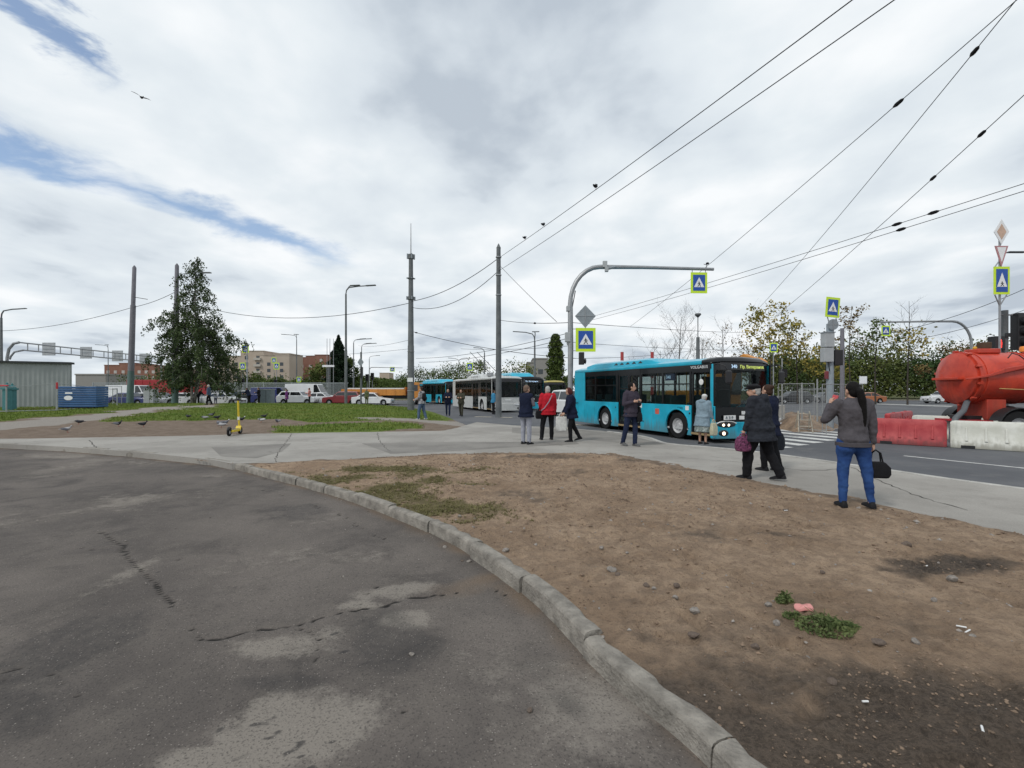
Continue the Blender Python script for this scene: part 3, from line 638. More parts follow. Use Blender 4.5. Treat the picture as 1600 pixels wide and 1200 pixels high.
    if fair:
        for s0, s1, fh in fair:
            m = MB(); m.loft([[(x, -h+.16, H), (x, -h+.20, H+hh*.7), (x, -h+.45, H+hh), (x, h-.45, H+hh), (x, h-.20, H+hh*.7), (x, h-.16, H)] for x, hh in ((-s0, .04), (-s0-.5, fh*.85), (-s0-.9, fh), (-s1+.5, fh), (-s1, fh*.6))]); fo = m.build('roof_fairing', top, r, bevel=0.03)
            if detail:
                for k in range(5):
                    x = -(s0+1.0+k*.42); MB().add([(x, -h+.172, H+.06), (x-.32, -h+.172, H+.06), (x-.16, -h+.186, H+fh*.62), (x, -h+.18, H+.06)], [(0, 1, 2)]).build('vent', M_BLK, fo)
    # floor, interior, rear
    MB().b2((-.35, -h+.06, .34), (-L+.06, h-.06, .40)).build('floor', M_INT, r)
    MB().b2((-.4, -h+.5, .16), (-L+.3, h-.5, .33)).build('chassis', M_UNDER, r)
    MB().b2((-.5, -h+.08, zc-.10), (-L+.1, h-.08, zc-.06)).build('ceiling', M_INT, r)
    MB().b2((-L, -h+.03, zb+.05), (-L+.07, h-.03, 1.25)).b2((-L, -h+.03, 1.25), (-L+.07, -h+.25, zc)).b2((-L, h-.25, 1.25), (-L+.07, h-.03, zc)).b2((-L, -h+.25, 2.3), (-L+.07, h-.25, zc)).build('rear_wall', body, r, bevel=.02)
    MB().b2((-L+.02, -h+.25, 1.25), (-L+.03, h-.25, 2.3)).build('rear_window', M_GLD, r)
    seat = None
    if detail:
        for sd in (-1, 1):
            for k in range(int((L-3.0)/.86)):
                s = 2.3+k*.86
                if sd < 0 and any(a-.3 < s < b+.3 for a, b in doors): continue
                if seat is None:
                    m = MB().b2((.42, -.2, .82), (0, .2, .90)).b2((0, -.2, .86), (-.06, .2, 1.52)).b2((.3, -.04, .40), (.1, .04, .82)); seat = m.build('passenger_seat', M_SEAT, r, bevel=.03); so_ = seat
                else: so_ = seat.copy(); COL.objects.link(so_)
                so_.location = (-s, sd*(h-.32), 0)
        for s in (1.3, 2.2, 3.8, 5.5):
            MB().tube([(-s, -h+.75, .4), (-s, -h+.75, zc-.1)], .017, 6).build('handrail', M_YEL, r)
        MB().b2((-1.75, -.1, .4), (-1.9, h-.1, 2.2)).build('driver_partition', M_BLK, r); MB().b2((-1.1, .25, .75), (-1.5, .8, .87)).b2((-1.45, .25, .8), (-1.58, .8, 1.75)).build('driver_seat', M_BLK, r, bevel=.04)
        MB().tube([(-.72+.14*math.cos(t), .52+.23*math.sin(t), 1.14+.10*math.cos(t)) for t in np.linspace(0, 2*PI, 20)], .016, 6).build('steering_wheel', M_BLK, r)
    # front: lower mask, bumper, curved windscreen, roof cap
    def fx(y, bow=.16): return -bow*(y/h)**2*1.0
    ys = np.linspace(-h, h, 13); 
    def wall(z0, z1, th, x0=0.0, x1=0.0, bow=.16, ya=-h, yb=h, n=13):
        m = MB(); rr = []
        for y in np.linspace(ya, yb, n): rr.append([(fx(y, bow)+x0, y, z0), (fx(y, bow)+x1, y, z1), (fx(y, bow)+x1-th, y, z1), (fx(y, bow)+x0-th, y, z0)])
        return m.loft(rr)
    mask = M_BGL if front_black else low
    wall(.68, 1.16, .1, .03, .02).build('front_mask', mask, r, smooth=True)
    wall(.14, .68, .14, .05, .06, .2).build('bumper', low, r, smooth=True, bevel=.02)
    wall(1.17, 2.36, .02, 0.0, -.07, ya=-h+.07, yb=h-.07).build('windscreen', M_GL, r, smooth=True)
    wall(2.36, 2.58, .08, -.07, -.10).build('route_board', M_BGL if front_black else M_BLK, r, smooth=True)
    sc2 = [(y*1.004, z+.006) for y, z in sec]
    MB().loft([[(x+fx(y, .16*q), y*w_, zc+(z-zc)*hh) for y, z in sc2] for x, w_, hh, q in ((-.09, .995, .35, 1), (-.13, 1, .75, 1), (-.24, 1, 1.0, .8), (-.66, 1, 1.03, 0))]).build('front_cap', M_BGL if front_black else top, r, smooth=True, shade=50)
    for sd in (-1, 1):
        MB().loft([[(fx(h)-.0, sd*(h+.001), z), (fx(h)-.14, sd*(h+.001), z), (fx(h)-.14, sd*(h-.05), z), (fx(h*.95)-.02, sd*(h-.05), z)] for z in (.16, 1.16, 2.555)]).build('corner_pillar', body, r, bevel=.02)
        y = sd*(h-.42); hb = MB().ell((fx(y)+.02, y, .60), (.055, .34, .10), 14, 8, (0, 0, sd*.22)).build('headlight', M_HEAD if not front_black else M_BLK, r, smooth=True)
        MB().tube([(fx(y+q)+.055, y+q, .60+.11*math.sqrt(max(0, 1-(q/.37)**2))) for q in np.linspace(-.35, .35, 9)], .018, 6).build('light_trim', M_WHITE, hb)
        for dq in (-.12, .06): MB().ell((fx(y+dq)+.06, y+dq, .59), (.03, .05, .045), 10, 6).build('lamp', M_LIT if lit else M_HEAD, hb, smooth=True)
        y = sd*(h-.32); fb = MB().ell((fx(y, .2)+.035, y, .33), (.05, .19, .11), 12, 6, (0, 0, sd*.28)).build('fog_light', M_BLK, r, smooth=True)
        MB().ell((fx(y, .2)+.075, y, .32), (.03, .065, .06), 10, 6).build('lamp', M_LIT if lit else M_HEAD, fb, smooth=True)
        mr = MB().tube([(-.15, sd*(h-.02), 2.52), (.12, sd*(h+.08), 2.55), (.30, sd*(h-.02), 2.46), (.34, sd*(h-.10), 2.30)], .018, 6).build('mirror_arm', M_BLK, r)
        MB().b2((.30, sd*(h-.22), 1.92), (.40, sd*(h+.0), 2.32)).build('mirror', M_BLK, mr, bevel=.04)
    MB().b2((.03, -.26, .92), (.045, .26, 1.03)).build('plate_holder', M_WHITE, r)
    for y in (-.5, .45): MB().tube([(.03, y, 1.16), (-.01+fx(y+.5)*.6+.03, y+.55, 1.42)], .014, 5).build('wiper', M_BLK, r)
    if display:
        wall(2.37, 2.61, .004, -.068, -.098, ya=-.95, yb=.95).build('display_panel', M_BLK, r)
        for tx, y, sz, col, mt in display:
            t = text(tx, sz, mt, r, (-.035+.0, y, 2.42), (PI/2-.12, 0, PI/2), 'route_text')
            t.data.transform(Matrix.Identity(4))
    for s in wheels:
        for sd in (-1, 1): wheel(r, -s, sd*(h-.17), wr, .28, sd)
    if poles:
        for y in (-.35, .35):
            b = MB().box((-3.2, y, H+.30), (.9, .3, .3)).build('pole_base', M_STEEL, r, bevel=.03)
            MB().tube([(-3.2, y, H+.4), (-9.0, y, H+2.6)], .025, 6).build('trolley_pole', M_BLK, r)
    return r
LED_Y = mat('led_yellow', (0.62, 0.72, 0.16), 0.5, emit=0.45); LED_W = mat('led_white', (0.55, 0.75, 1.0), 0.5, emit=0.5)
M_LETTER = mat('white_lettering', (0.75, 0.77, 0.78), 0.5); M_DKLET = mat('dark_lettering', (0.02, 0.05, 0.07), 0.6)
# --- the bus at the stop
bx = Vector((6.5, 15.0, 0)); bd = Vector((0.3695, -0.929, 0)); bl = Vector((0.929, 0.3695, 0)); BR = math.atan2(bd.y, bd.x)
b1 = bus('teal low-floor city bus at the stop with its front towards the crossing', (*(bx+bl*1.25)[:2], ROAD), BR, panes=[(7.3, 8.15), (5.6, 7.2), (2.66, 3.85), (1.24, 2.56)], doors=[(0.24, 1.16), (3.93, 5.45)], fair=[(3.0, 8.3, .26)],
         low=grimy('teal_paint_dirty', tuple(c*1.1 for c in TEAL), tuple(c*1.4+.006 for c in TEAL), .12, .62, (.10, .12, .115), .32, 1.4, .6), display=[('340', -.62, .17, 0, LED_W), ('Пр. Ветеранов', -.24, .15, 0, LED_Y)], lit=True)
h = 1.25; q = (PI/2, 0, 0)
text('VOLGABUS', .135, M_LETTER, b1, (-1.17, -h-.004, 2.43), q, 'lettering').scale = (1.15, 1, 1)
text('6399', .15, M_DKLET, b1, (-1.85, -h-.003, 1.02), q, 'fleet_number'); text('6399', .15, M_DKLET, b1, (-9.1, -h-.003, 1.02), q, 'fleet_number')
text('340', .17, LED_W, b1, (-2.45, -h+.03, 2.12), q, 'side_route_text')
MB().b2((-2.50, -h+.032, 2.06), (-1.98, -h+.05, 2.30)).build('side_display', mat('display_blue', (0.02, 0.04, 0.12), 0.3), b1)
MB().b2((-3.02, -h-.004, .82), (-2.80, -h, 1.02)).build('coat_of_arms_sticker', mat('sticker_red', (0.55, 0.10, 0.06), 0.5), b1)
for s in (1.26, 3.82): MB().b2((-s, -h-.004, 1.02), (-s-.16, -h, 1.17)).build('pictogram_sticker', M_WHITE, b1)
for s, z in ((1.22, .92), (1.35, .72), (3.75, .5), (5.62, .98), (1.3, .42)): MB().ell((-s, -h, z), (.035, .02, .035), 10, 6).build('door_button', M_BLK, b1)
MB().b2((.0, -.98, .76), (.045, -.52, .90)).build('registration_plate', M_WHITE, b1); text('А 319', .13, M_DKLET, b1, (.049, -.95, .785), (PI/2, 0, PI/2), 'plate_text'); MB().b2((.03, -.36, .76), (.055, -.16, .88)).build('pictogram_sticker', M_WHITE, b1)
MB().ell((-.7, -h+.012, 1.98), (.10, .008, .10), 14, 8).build('no_smoking_sticker', M_WHITE, b1)
for s in (7.3, 8.2): MB().b2((-s+.002, -h-.003, .4), (-s-.004, -h+.01, 1.0)).build('hatch_seam', M_BLK, b1)
# --- the buses waiting further back
bus('pale grey trolleybus with raised poles behind the concrete pole', (*(Vector((-1.46, 35.9, 0))+bl*1.25)[:2], ROAD), BR, L=12, body=M_CREAM, panes=[(1.7+k*1.3, 2.9+k*1.3) for k in range(1)]+[(5.6+k*1.32, 6.8+k*1.32) for k in range(4)], doors=[(.3, 1.5), (3.6, 5.2)], wheels=(2.7, 8.8), fair=[(3.2, 7.5, .35)], poles=True, name='trolleybus', front_black=False)
bus('teal trolleybus standing beside the pale grey trolleybus', (1.66, 40.4, ROAD), BR, L=12, panes=[(1.7, 2.9)]+[(5.6+k*1.32, 6.8+k*1.32) for k in range(4)], doors=[(.3, 1.5), (3.6, 5.2)], wheels=(2.7, 8.8), fair=[(1.6, 9.0, .50)], name='trolleybus', H=2.8, display=[('', 0, .1, 0, LED_W), ('Пр. Ветеранов', -.55, .17, 0, LED_W)])
d3 = Vector((0.5, -0.866, 0)); l3 = Vector((0.866, 0.5, 0))
bus('teal bus farthest left in the queue, behind the two strolling men', (*(Vector((-7.9, 57, 0))+l3*1.25)[:2], ROAD), math.atan2(d3.y, d3.x), L=10.5, panes=[(1.7, 2.9)]+[(5.6+k*1.32, 6.8+k*1.32) for k in range(3)], doors=[(.3, 1.5), (3.6, 5.2)], wheels=(2.4, 7.6), fair=[(2.5, 9.0, .42)])
bus('small bus with a yellow roof edge far behind the teal buses', (4.9, 53.0, ROAD), math.atan2(-.96, .28), L=7.5, W=2.3, body=M_CREAM, top=mat('yellow_roof', (0.45, 0.38, 0.12), 0.5), panes=[(1.7, 2.8), (3.0, 4.2), (4.4, 5.6)], doors=[(.4, 1.4)], wheels=(1.6, 5.4), front_black=False, detail=False)
# --- cars
def paint(name, c, coat=0.6): return mat(name, c, 0.32, var=0.06, scale=1.5, coat=coat)
def car(label, loc, rz, kind='sedan', m=None, L=4.5, W=1.78, H=1.46, group='cars queuing on the far road', name='car', cat='car'):
    r = thing(name, label, cat, loc, rz, group); h = W/2; wr = .32
    fa, ra = L*.5-.86, -L*.5+.92                   # axle x
    if kind == 'sedan': hood, belt, A0, A1, C1, C0, deck = .86, .94, .95, .30, -1.0, -1.72, .98
    elif kind == 'hatch': hood, belt, A0, A1, C1, C0, deck = .88, .97, 1.0, .35, -1.55, -2.0, 1.0
    elif kind == 'suv': hood, belt, A0, A1, C1, C0, deck = 1.0, 1.08, .98, .42, -1.75, -2.1, 1.08
    else: hood, belt, A0, A1, C1, C0, deck = 1.12, 1.20, 1.75, 1.05, -L/2+.05, -L/2+.02, 1.2
    zb = .22 if kind != 'suv' else .28; f, b = L/2, -L/2
    prof = [(f-.05, zb+.05), (f, zb+.2), (f-.02, hood-.22), (f-.14, hood-.10), (A0+.05, hood+.02), (A0-.1, belt), (C0, belt+.03), (max(b+.12, C0-.02), deck), (b+.06, deck-.06), (b, deck-.3), (b+.03, zb+.15), (b+.10, zb+.05)]
    low = arch_poly(b+.10, f-.05, zb, zb+.05, [(ra, wr+.06, wr), (fa, wr+.06, wr)])[:-2]
    poly = low[1:-1]+[(f-.08, zb)]+prof[0:1]+prof[1:]+[(b+.12, zb)]
    poly = [(b+.12, zb)]+[p for p in low if b+.12 < p[0] < f-.08]+[(f-.08, zb)]+prof
    cx = 0; m_ = MB(); layers = []
    for y, ins in ((-h+.0, .05), (-h+.05, .012), (-h+.16, 0), (h-.16, 0), (h-.05, .012), (h, .05)):
        layers.append([(x*(1-ins*.35), y, z-(ins*.9 if z > .7 else -ins*.3 if z < .3 else 0)) for x, z in poly])
    bo = m_.loft(layers).build('body', m, r, smooth=True, shade=32)
    hb, ht = h-.06, h-.24 if kind != 'van' else h-.14; zr = H-.05
    def gy(z): return hb+(ht-hb)*(z-belt)/(zr-belt)
    G_ = [(A0, belt-.02), (A1, zr-.015), ((A1+C1)/2, zr+.02), (C1, zr-.02), (C0, belt-.01)]
    ca = MB().loft([[(x, -gy(z)*1, z) for x, z in G_], [(x, -gy(z)+.10, z+(.03 if z > belt+.1 else 0)) for x, z in G_], [(x, gy(z)-.10, z+(.03 if z > belt+.1 else 0)) for x, z in G_], [(x, gy(z), z) for x, z in G_]]).build('roof', m, r, smooth=True, shade=30)
    def sidewin(x0, x1, x2, x3, nm):               # bottom front, bottom rear, top rear, top front
        for sd in (-1, 1):
            zb_, zt_ = belt+.035, zr-.07
            MB().add([(x0, sd*(gy(zb_)+.006), zb_), (x1, sd*(gy(zb_)+.006), zb_), (x2, sd*(gy(zt_)+.006), zt_), (x3, sd*(gy(zt_)+.006), zt_)]+[(x0, sd*(gy(zb_)-.02), zb_), (x1, sd*(gy(zb_)-.02), zb_), (x2, sd*(gy(zt_)-.02), zt_), (x3, sd*(gy(zt_)-.02), zt_)], [(0, 1, 2, 3), (7, 6, 5, 4), (0, 4, 5, 1), (1, 5, 6, 2), (2, 6, 7, 3), (3, 7, 4, 0)]).build(nm, M_GLD, r)
    mid = (A1+C1)/2+.02
    if kind == 'van': sidewin(A0-.16, .62, .62, A1-.06, 'side_window')
    else:
        sidewin(A0-.17, mid+.04, mid+.04, A1-.04, 'side_window'); sidewin(mid-.05, C0+.22, C1+.10, mid-.05, 'side_window')
    def endwin(xa, za, xb, zb_, nm, off):
        ya, yb = gy(za)-.06, gy(zb_)-.07
        dx, dz = xb-xa, zb_-za; l = math.hypot(dx, dz); nx, nz = (dz/l*off, -dx/l*off) if off > 0 else (dz/l*off, -dx/l*off)
        if nz < 0 and kind != 'van': pass
        s_ = 1
        MB().add([(xa+nx, -ya, za+abs(nz)), (xa+nx, ya, za+abs(nz)), (xb+nx, yb, zb_+abs(nz)), (xb+nx, -yb, zb_+abs(nz))], [(0, 1, 2, 3)]).build(nm, M_GLD, r)
    t = .14; endwin(A0+(A1-A0)*t, belt+(zr-belt)*t, A0+(A1-A0)*.93, belt+(zr-belt)*.93, 'windscreen', .012)
    if kind != 'van': endwin(C0+(C1-C0)*.16, belt+(zr-belt)*.16, C0+(C1-C0)*.92, belt+(zr-belt)*.92, 'rear_window', -.012)
    for sd in (-1, 1):
        MB().ell((f-.10, sd*(h-.26), hood-.20), (.10, .20, .075), 12, 6, (0, 0, -sd*.45)).build('headlight', M_HEAD, r, smooth=True)
        MB().ell((b+.06, sd*(h-.22), deck-.18), (.07, .17, .10), 12, 6, (0, 0, sd*.35)).build('tail_light', M_TAIL, r, smooth=True)
        MB().ell((A0-.22, sd*(h+.06), belt+.06), (.07, .10, .065), 10, 6).build('mirror', m, r, smooth=True)
        for x in ((mid-.02,) if kind == 'van' else (mid+.18, C0+.75)): MB().box((x, sd*(h-.002), belt-.10), (.16, .025, .025)).build('door_handle', m, r)
        wheel(r, fa, sd*(h-.11), wr, .20, sd, M_RIMA, bolts=5); wheel(r, ra, sd*(h-.11), wr, .20, sd, M_RIMA, bolts=5)
    MB().b2((f-.04, -.45, zb+.14), (f+.012, .45, zb+.32)).build('grille', M_BLK, r, bevel=.02); MB().b2((f-.02, -.26, zb+.20), (f+.018, .26, zb+.30)).build('registration_plate', M_WHITE, r); MB().b2((b-.012, -.26, .62), (b+.04, .26, .73)).build('registration_plate', M_WHITE, r)
    MB().b2((b+.3, -h+.2, .17), (f-.3, h-.2, .30)).build('underbody', M_UNDER, r)
    return r
C_W = paint('white_car_paint', (0.72, 0.73, 0.73)); C_DK = paint('dark_car_paint', (0.025, 0.027, 0.032)); C_BL = paint('navy_paint', (0.025, 0.035, 0.14)); C_RED = paint('dark_red_paint', (0.20, 0.022, 0.028)); C_OR = paint('orange_car_paint', (0.42, 0.14, 0.05)); C_GR = paint('grey_car_paint', (0.22, 0.23, 0.24)); C_SV = paint('silver_car_paint', (0.45, 0.46, 0.47))
def at(px, Y): return ((px-800)/F*Y, Y, ROAD)
car('white sedan between the dark red car and the orange tipper truck', at(583, 55), PI*.0, 'sedan', C_W, 4.6)
car('dark red hatchback waiting behind the street lamp post', at(537, 55.5), PI, 'suv', C_RED, 4.5, H=1.6)
car('white sedan partly hidden behind the dark red hatchback', at(503, 58.5), 0, 'sedan', C_W, 4.4)
car('white estate car in front of the white van', at(466, 57), 0, 'suv', C_W, 4.6, H=1.62)
car('white hatchback beside the birch trunk', at(351, 55), 0, 'sedan', C_W, 4.4)
car('white sedan between the two big grey poles and the birch', at(290, 54.5), PI, 'hatch', C_W, 4.1)
car('dark estate car behind the white hatchback, left of the navy van', at(385, 60), 0, 'suv', C_DK, 4.6, H=1.65)
car('silver estate car behind the walking person on the lawn path', at(352, 62), 0, 'suv', C_GR, 4.7, H=1.7)
car('white car behind the dark estate, left of the steel cabinet', at(398, 64), 0, 'hatch', C_W, 4.4, H=1.7)
car('silver sedan at the left pole of the pair', at(229, 55), 0, 'sedan', C_SV, 4.4)
car('navy sedan behind the left one of the two big poles', at(205, 53.5), 0, 'sedan', C_BL, 4.5)
car('dark sedan right of the leftmost big pole', at(253, 58), 0, 'sedan', C_GR, 4.4)
car('white minivan facing us between the trolleybus and the bus at the stop', (4.05, 30.5, ROAD), BR, 'suv', C_W, 4.5, 1.85, 1.75, group=None)
car('black estate car on the far right road behind the mesh fence', at(1238, 62), PI, 'suv', C_DK, 4.7, H=1.6, group='cars on the far right road')
car('dark green car behind the signal cabinet on the right road', at(1287, 66), PI, 'hatch', C_GR, 4.4, group='cars on the far right road')
car('orange sedan on the far right road', at(1351, 63), PI, 'sedan', C_OR, 4.6, group='cars on the far right road')
car('white car in front of the woods left of the tank truck', at(1474, 62), PI, 'suv', C_W, 4.7, H=1.62, group='cars on the far right road')
car('white panel van tallest in the far queue', at(487, 61.5), 0, 'van', C_W, 6.2, 2.0, 2.55, name='van', cat='van')
car('navy panel van with silver bonnet left of the white van', at(430, 60), 0, 'van', C_BL, 5.4, 1.95, 2.1, name='van', cat='van')
car('long white minibus seen behind the navy sedan', at(212, 62), 0, 'van', C_W, 6.6, 2.0, 2.4, name='van', cat='van')
# --- orange tipper truck
def tipper():
    o = thing('tipper_truck', 'orange tipper truck with a long dropside bed behind the tall antenna pole', 'truck', at(622, 57), 0)
    mo = mat('truck_orange', (0.52, 0.21, 0.035), 0.5, coat=.1)
    MB().prism([(1.4, .75), (2.95, .75), (2.95, 1.5), (2.75, 2.62), (1.4, 2.68)], -1.2, 1.2).build('cab', mo, o, bevel=.06)
    MB().add([(2.965, -1.05, 1.62), (2.965, 1.05, 1.62), (2.79, 1.0, 2.48), (2.79, -1.0, 2.48)], [(0, 1, 2, 3)]).build('windscreen', M_GLD, o)
    for s in (-1, 1):
        MB().b2((1.75, s*1.2, 1.62), (2.6, s*1.21, 2.35)).build('side_window', M_GLD, o)
        MB().ell((2.95, s*.85, .95), (.05, .16, .12)).build('headlight', M_HEAD, o)
        MB().tube([(2.7, s*1.2, 2.3), (2.95, s*1.42, 2.2), (2.95, s*1.42, 1.8)], .03, 5).build('mirror', M_BLK, o)
    MB().b2((-6.4, -1.25, 1.12), (1.15, 1.25, 1.22)).b2((-6.4, -1.25, 1.22), (1.15, -1.19, 1.85)).b2((-6.4, 1.19, 1.22), (1.15, 1.25, 1.85)).b2((1.08, -1.2, 1.22), (1.15, 1.2, 2.1)).b2((-6.4, -1.2, 1.22), (-6.33, 1.2, 1.85)).build('load_bed', mo, o)
    for k in range(8): MB().b2((-6.3+k*1.03, -1.29, 1.15), (-6.2+k*1.03, -1.25, 1.86)).build('bed_rib', mo, o)
    MB().b2((-6.2, -.5, .7), (2.8, .5, 1.1)).build('chassis', M_BLK, o); MB().b2((2.85, -1.15, .5), (3.02, 1.15, .85)).build('bumper', M_BLK, o, bevel=.03)
    for x in (2.0, -3.6, -4.9):
        for s in (-1, 1): wheel(o, x, s*1.0, .5, .3, s)
    MB().loft([[(x, y*q, 1.3+z) for y, z in ((-1.1, 0), (-.5, .65), (.4, .7), (1.1, 0))] for x, q in ((-6, .8), (-4, 1), (-1, 1), (.8, .8))]).build('load', mat('light_load', (0.45, 0.44, 0.42), .9, bump=.5), o)
tipper()
def red_container():
    o = thing('skip_lorry', 'red lorry box behind the two big grey poles', 'truck', at(268, 68), 0); mr = mat('lorry_red', (0.32, 0.02, 0.025), .5)
    MB().b2((-5.5, -1.2, 1.0), (4.2, 1.2, 3.2)).build('cargo_box', mr, o, bevel=.04)
    for k in range(10): MB().b2((-5.3+k*1.0, -1.24, 1.05), (-5.2+k*1.0, -1.2, 3.15)).build('box_rib', mr, o)
    MB().prism([(4.4, .6), (6.2, .6), (6.2, 1.6), (5.9, 2.7), (4.4, 2.8)], -1.2, 1.2).build('cab', mr, o, bevel=.06)
    MB().add([(6.215, -1.0, 1.65), (6.215, 1.0, 1.65), (5.93, 1.0, 2.6), (5.93, -1.0, 2.6)], [(0, 1, 2, 3)]).build('windscreen', M_GLD, o)
    MB().b2((-5.3, -.5, .6), (5.8, .5, 1.0)).build('chassis', M_BLK, o)
    for x in (5.2, -2.8, -4.1):
        for s in (-1, 1): wheel(o, x, s*1.0, .5, .3, s)
red_container()
# --- orange vacuum tank truck on the right
def tanker():
    a = P(1482, 600, 16.3); rz = math.radians(-6)
    o = thing('tank_truck', 'orange vacuum tank truck with a grey suction hose behind the barriers', 'truck', (a.x, 16.3, ROAD), rz)
    mo = grimy('tank_orange', (0.42, 0.036, 0.018), (.56, .058, .026), .9, 1.9, (.20, .05, .035), .42, 1.6, .55); R = .86; zc = 2.12; L = 6.2
    prof = [(.02, 0), (.42, .03), (.70, .10), (.86, .20), (R-.02, .34), (R, .5), (R, L), (.3, L+.2), (.02, L+.22)]
    t = MB().lathe(prof, 40, (0, 0, zc), 'x').build('tank', mo, o, smooth=True)
    for x in (.52, 1.9, 3.4, 4.9): MB().lathe([(R-.01, x), (R+.025, x+.005), (R+.025, x+.06), (R-.01, x+.065)], 40, (0, 0, zc), 'x').build('tank_band', mo, t, smooth=True)
    # hinged rear door with rim and clamps
    MB().lathe([(R-.12, .28), (R+.05, .30), (R+.05, .36), (R-.12, .38)], 40, (0, 0, zc), 'x').build('door_flange', mo, t, smooth=True)
    for k in range(10):
        an = 2*PI*k/10+.2; MB().box((.30, (R+.05)*math.cos(an), zc+(R+.05)*math.sin(an)), (.16, .07, .07), (an, 0, 0)).build('door_clamp', mo, t)
    MB().prism([(-.12, zc-.02), (.5, zc+.10), (1.0, zc+.30), (2.2, zc+.52), (2.2, zc+.45), (1.0, zc+.16), (.5, zc+.02), (-.12, zc-.08)], -R-.12, -R+.02).build('lift_arm', mo, o, bevel=.015)
    MB().tube([(2.15, -R-.05, zc+.48), (3.3, -R-.04, zc-.75)], .055, 10).build('lift_cylinder', mo, o)
    MB().b2((-.14, -.55, zc-.06), (.1, .55, zc+.02)).build('rear_shelf', mo, o, bevel=.01)
    MB().tube([(1.1, -R-.02, zc+.62), (1.2, -R-.05, zc+.78), (1.5, -.8, zc+.72), (1.8, -.86, zc+.42)], .018, 6).build('cable', M_BLK, o)
    MB().tube([(.9, -R*.97, zc-.36), (2.6, -R*.93, zc-.44)], .012, 6).build('edge_rail', mat('pale_yellow_strip', (.55, .42, .16), .5), o)
    MB().b2((.7, -.3, zc+R-.03), (1.4, .3, zc+R+.13)).build('filler_box', mo, o, bevel=.03)
    MB().b2((.98, -.15, zc+R+.13), (1.25, .15, zc+R+.36)).build('filler_cap', mat('rust_brown', (.09, .06, .04), .8), o, bevel=.03); MB().ell((.75, -.1, zc+R+.16), (.06, .06, .06)).build('marker_knob', M_YEL, o)
    bb = MB().lathe([(.02, .18), (.08, .17), (.10, .10), (.10, 0.0), (.01, 0)], 14, (2.15, -.2, zc+R+.02)).build('beacon', M_AMB, o, smooth=True)
    MB().b2((2.6, -.35, zc+R-.04), (5.8, .35, zc+R+.06)).build('roof_walkway', mo, o)
    MB().b2((.72, -.6, .72), (1.3, .6, zc-R+.14)).build('tank_saddle', mo, o, bevel=.02); MB().b2((4.2, -.6, .72), (5.0, .6, zc-R+.12)).build('tank_saddle', mo, o, bevel=.02)
    MB().b2((.2, -.42, .62), (8.6, -.28, .85)).b2((.2, .28, .62), (8.6, .42, .85)).b2((.2, -.42, .62), (.3, .42, .85)).build('chassis', M_BLK, o)
    MB().b2((-.05, -1.0, .66), (.62, 1.0, .72)).build('rear_bumper', mat('rear_red', (.42, .02, .03), .5), o); MB().b2((.0, -.98, .38), (.58, -.6, .66)).b2((.0, .6, .38), (.58, .98, .66)).build('tool_box', mat('wood_box', (.16, .11, .07), .8), o)
    MB().tube([(.35, -.35, zc-R+.16), (.05, -.55, 1.02), (-.32, -.72, .78), (-.48, -.8, .40), (-.50, -.82, .02)], .085, 12).build('suction_hose', mat('grey_hose', (.10, .11, .12), .55), o, smooth=True)
    for x in (1.22, 2.52):
        for s in (-1, 1):
            wheel(o, x, s*.98, .52, .34, s)
            m = MB(); pr = []
            for k in range(13):
                an = PI*k/12; pr.append([(x+q*math.cos(an), s*y, .52+q*math.sin(an)) for q, y in ((.60, .78), (.60, 1.2), (.635, 1.2), (.635, .78))])
            m.loft(pr).build('mudguard', mat('mudguard_black', (.02, .02, .022), .5), o, smooth=True, shade=40)
    wheel(o, 7.6, -.98, .52, .34, -1); wheel(o, 7.6, .98, .52, .34, 1)
    MB().prism([(6.8, .7), (9.0, .7), (9.0, 1.7), (8.75, 2.85), (6.8, 2.9)], -1.22, 1.22).build('cab', mo, o, bevel=.06); MB().add([(9.02, -1, 1.75), (9.02, 1, 1.75), (8.79, 1, 2.7), (8.79, -1, 2.7)], [(0, 1, 2, 3)]).build('windscreen', M_GLD, o)
    for s in (-1, 1): MB().b2((7.4, s*1.22, 1.75), (8.5, s*1.23, 2.6)).build('side_window', M_GLD, o)
tanker()
# --- orange wheeled excavator seen through the bus windows
def digger():
    o = thing('excavator', 'orange excavator working behind the bus, its boom above the roof', 'excavator', (9.6, 23.5, ROAD), math.radians(-60)); my = mat('digger_orange', (.55, .22, .03), .5)
    for s in (-1, 1):
        MB().prism([(-1.7, .35), (-1.4, .02), (1.4, .02), (1.7, .35), (1.4, .75), (-1.4, .75)], s*.75, s*1.2).build('track', M_BLK, o, bevel=.05)
    MB().b2((-1.6, -1.1, .85), (1.2, 1.1, 1.7)).build('upper_body', my, o, bevel=.08); MB().b2((-.1, .15, 1.7), (1.25, 1.1, 2.75)).build('cab', my, o, bevel=.06)
    MB().b2((.1, 1.1, 1.85), (1.1, 1.11, 2.6)).build('side_window', M_GLD, o); MB().b2((1.25, .25, 1.5), (1.262, 1.0, 2.6)).build('windscreen', M_GLD, o)
    MB().prism([(.9, 1.3), (1.5, 2.75), (2.3, 3.35), (3.2, 3.0), (3.1, 2.75), (2.35, 3.0), (1.8, 2.5), (1.25, 1.2)], -.45, -.1).build('boom', my, o, bevel=.03)
    MB().prism([(3.0, 3.15), (3.3, 2.95), (3.05, 1.1), (2.85, 1.1)], -.42, -.14).build('stick', my, o, bevel=.03)
    MB().prism([(2.7, 1.15), (3.2, 1.1), (3.35, .5), (2.9, .25), (2.4, .6)], -.65, .1).build('bucket', M_BLK, o, bevel=.03)
digger()
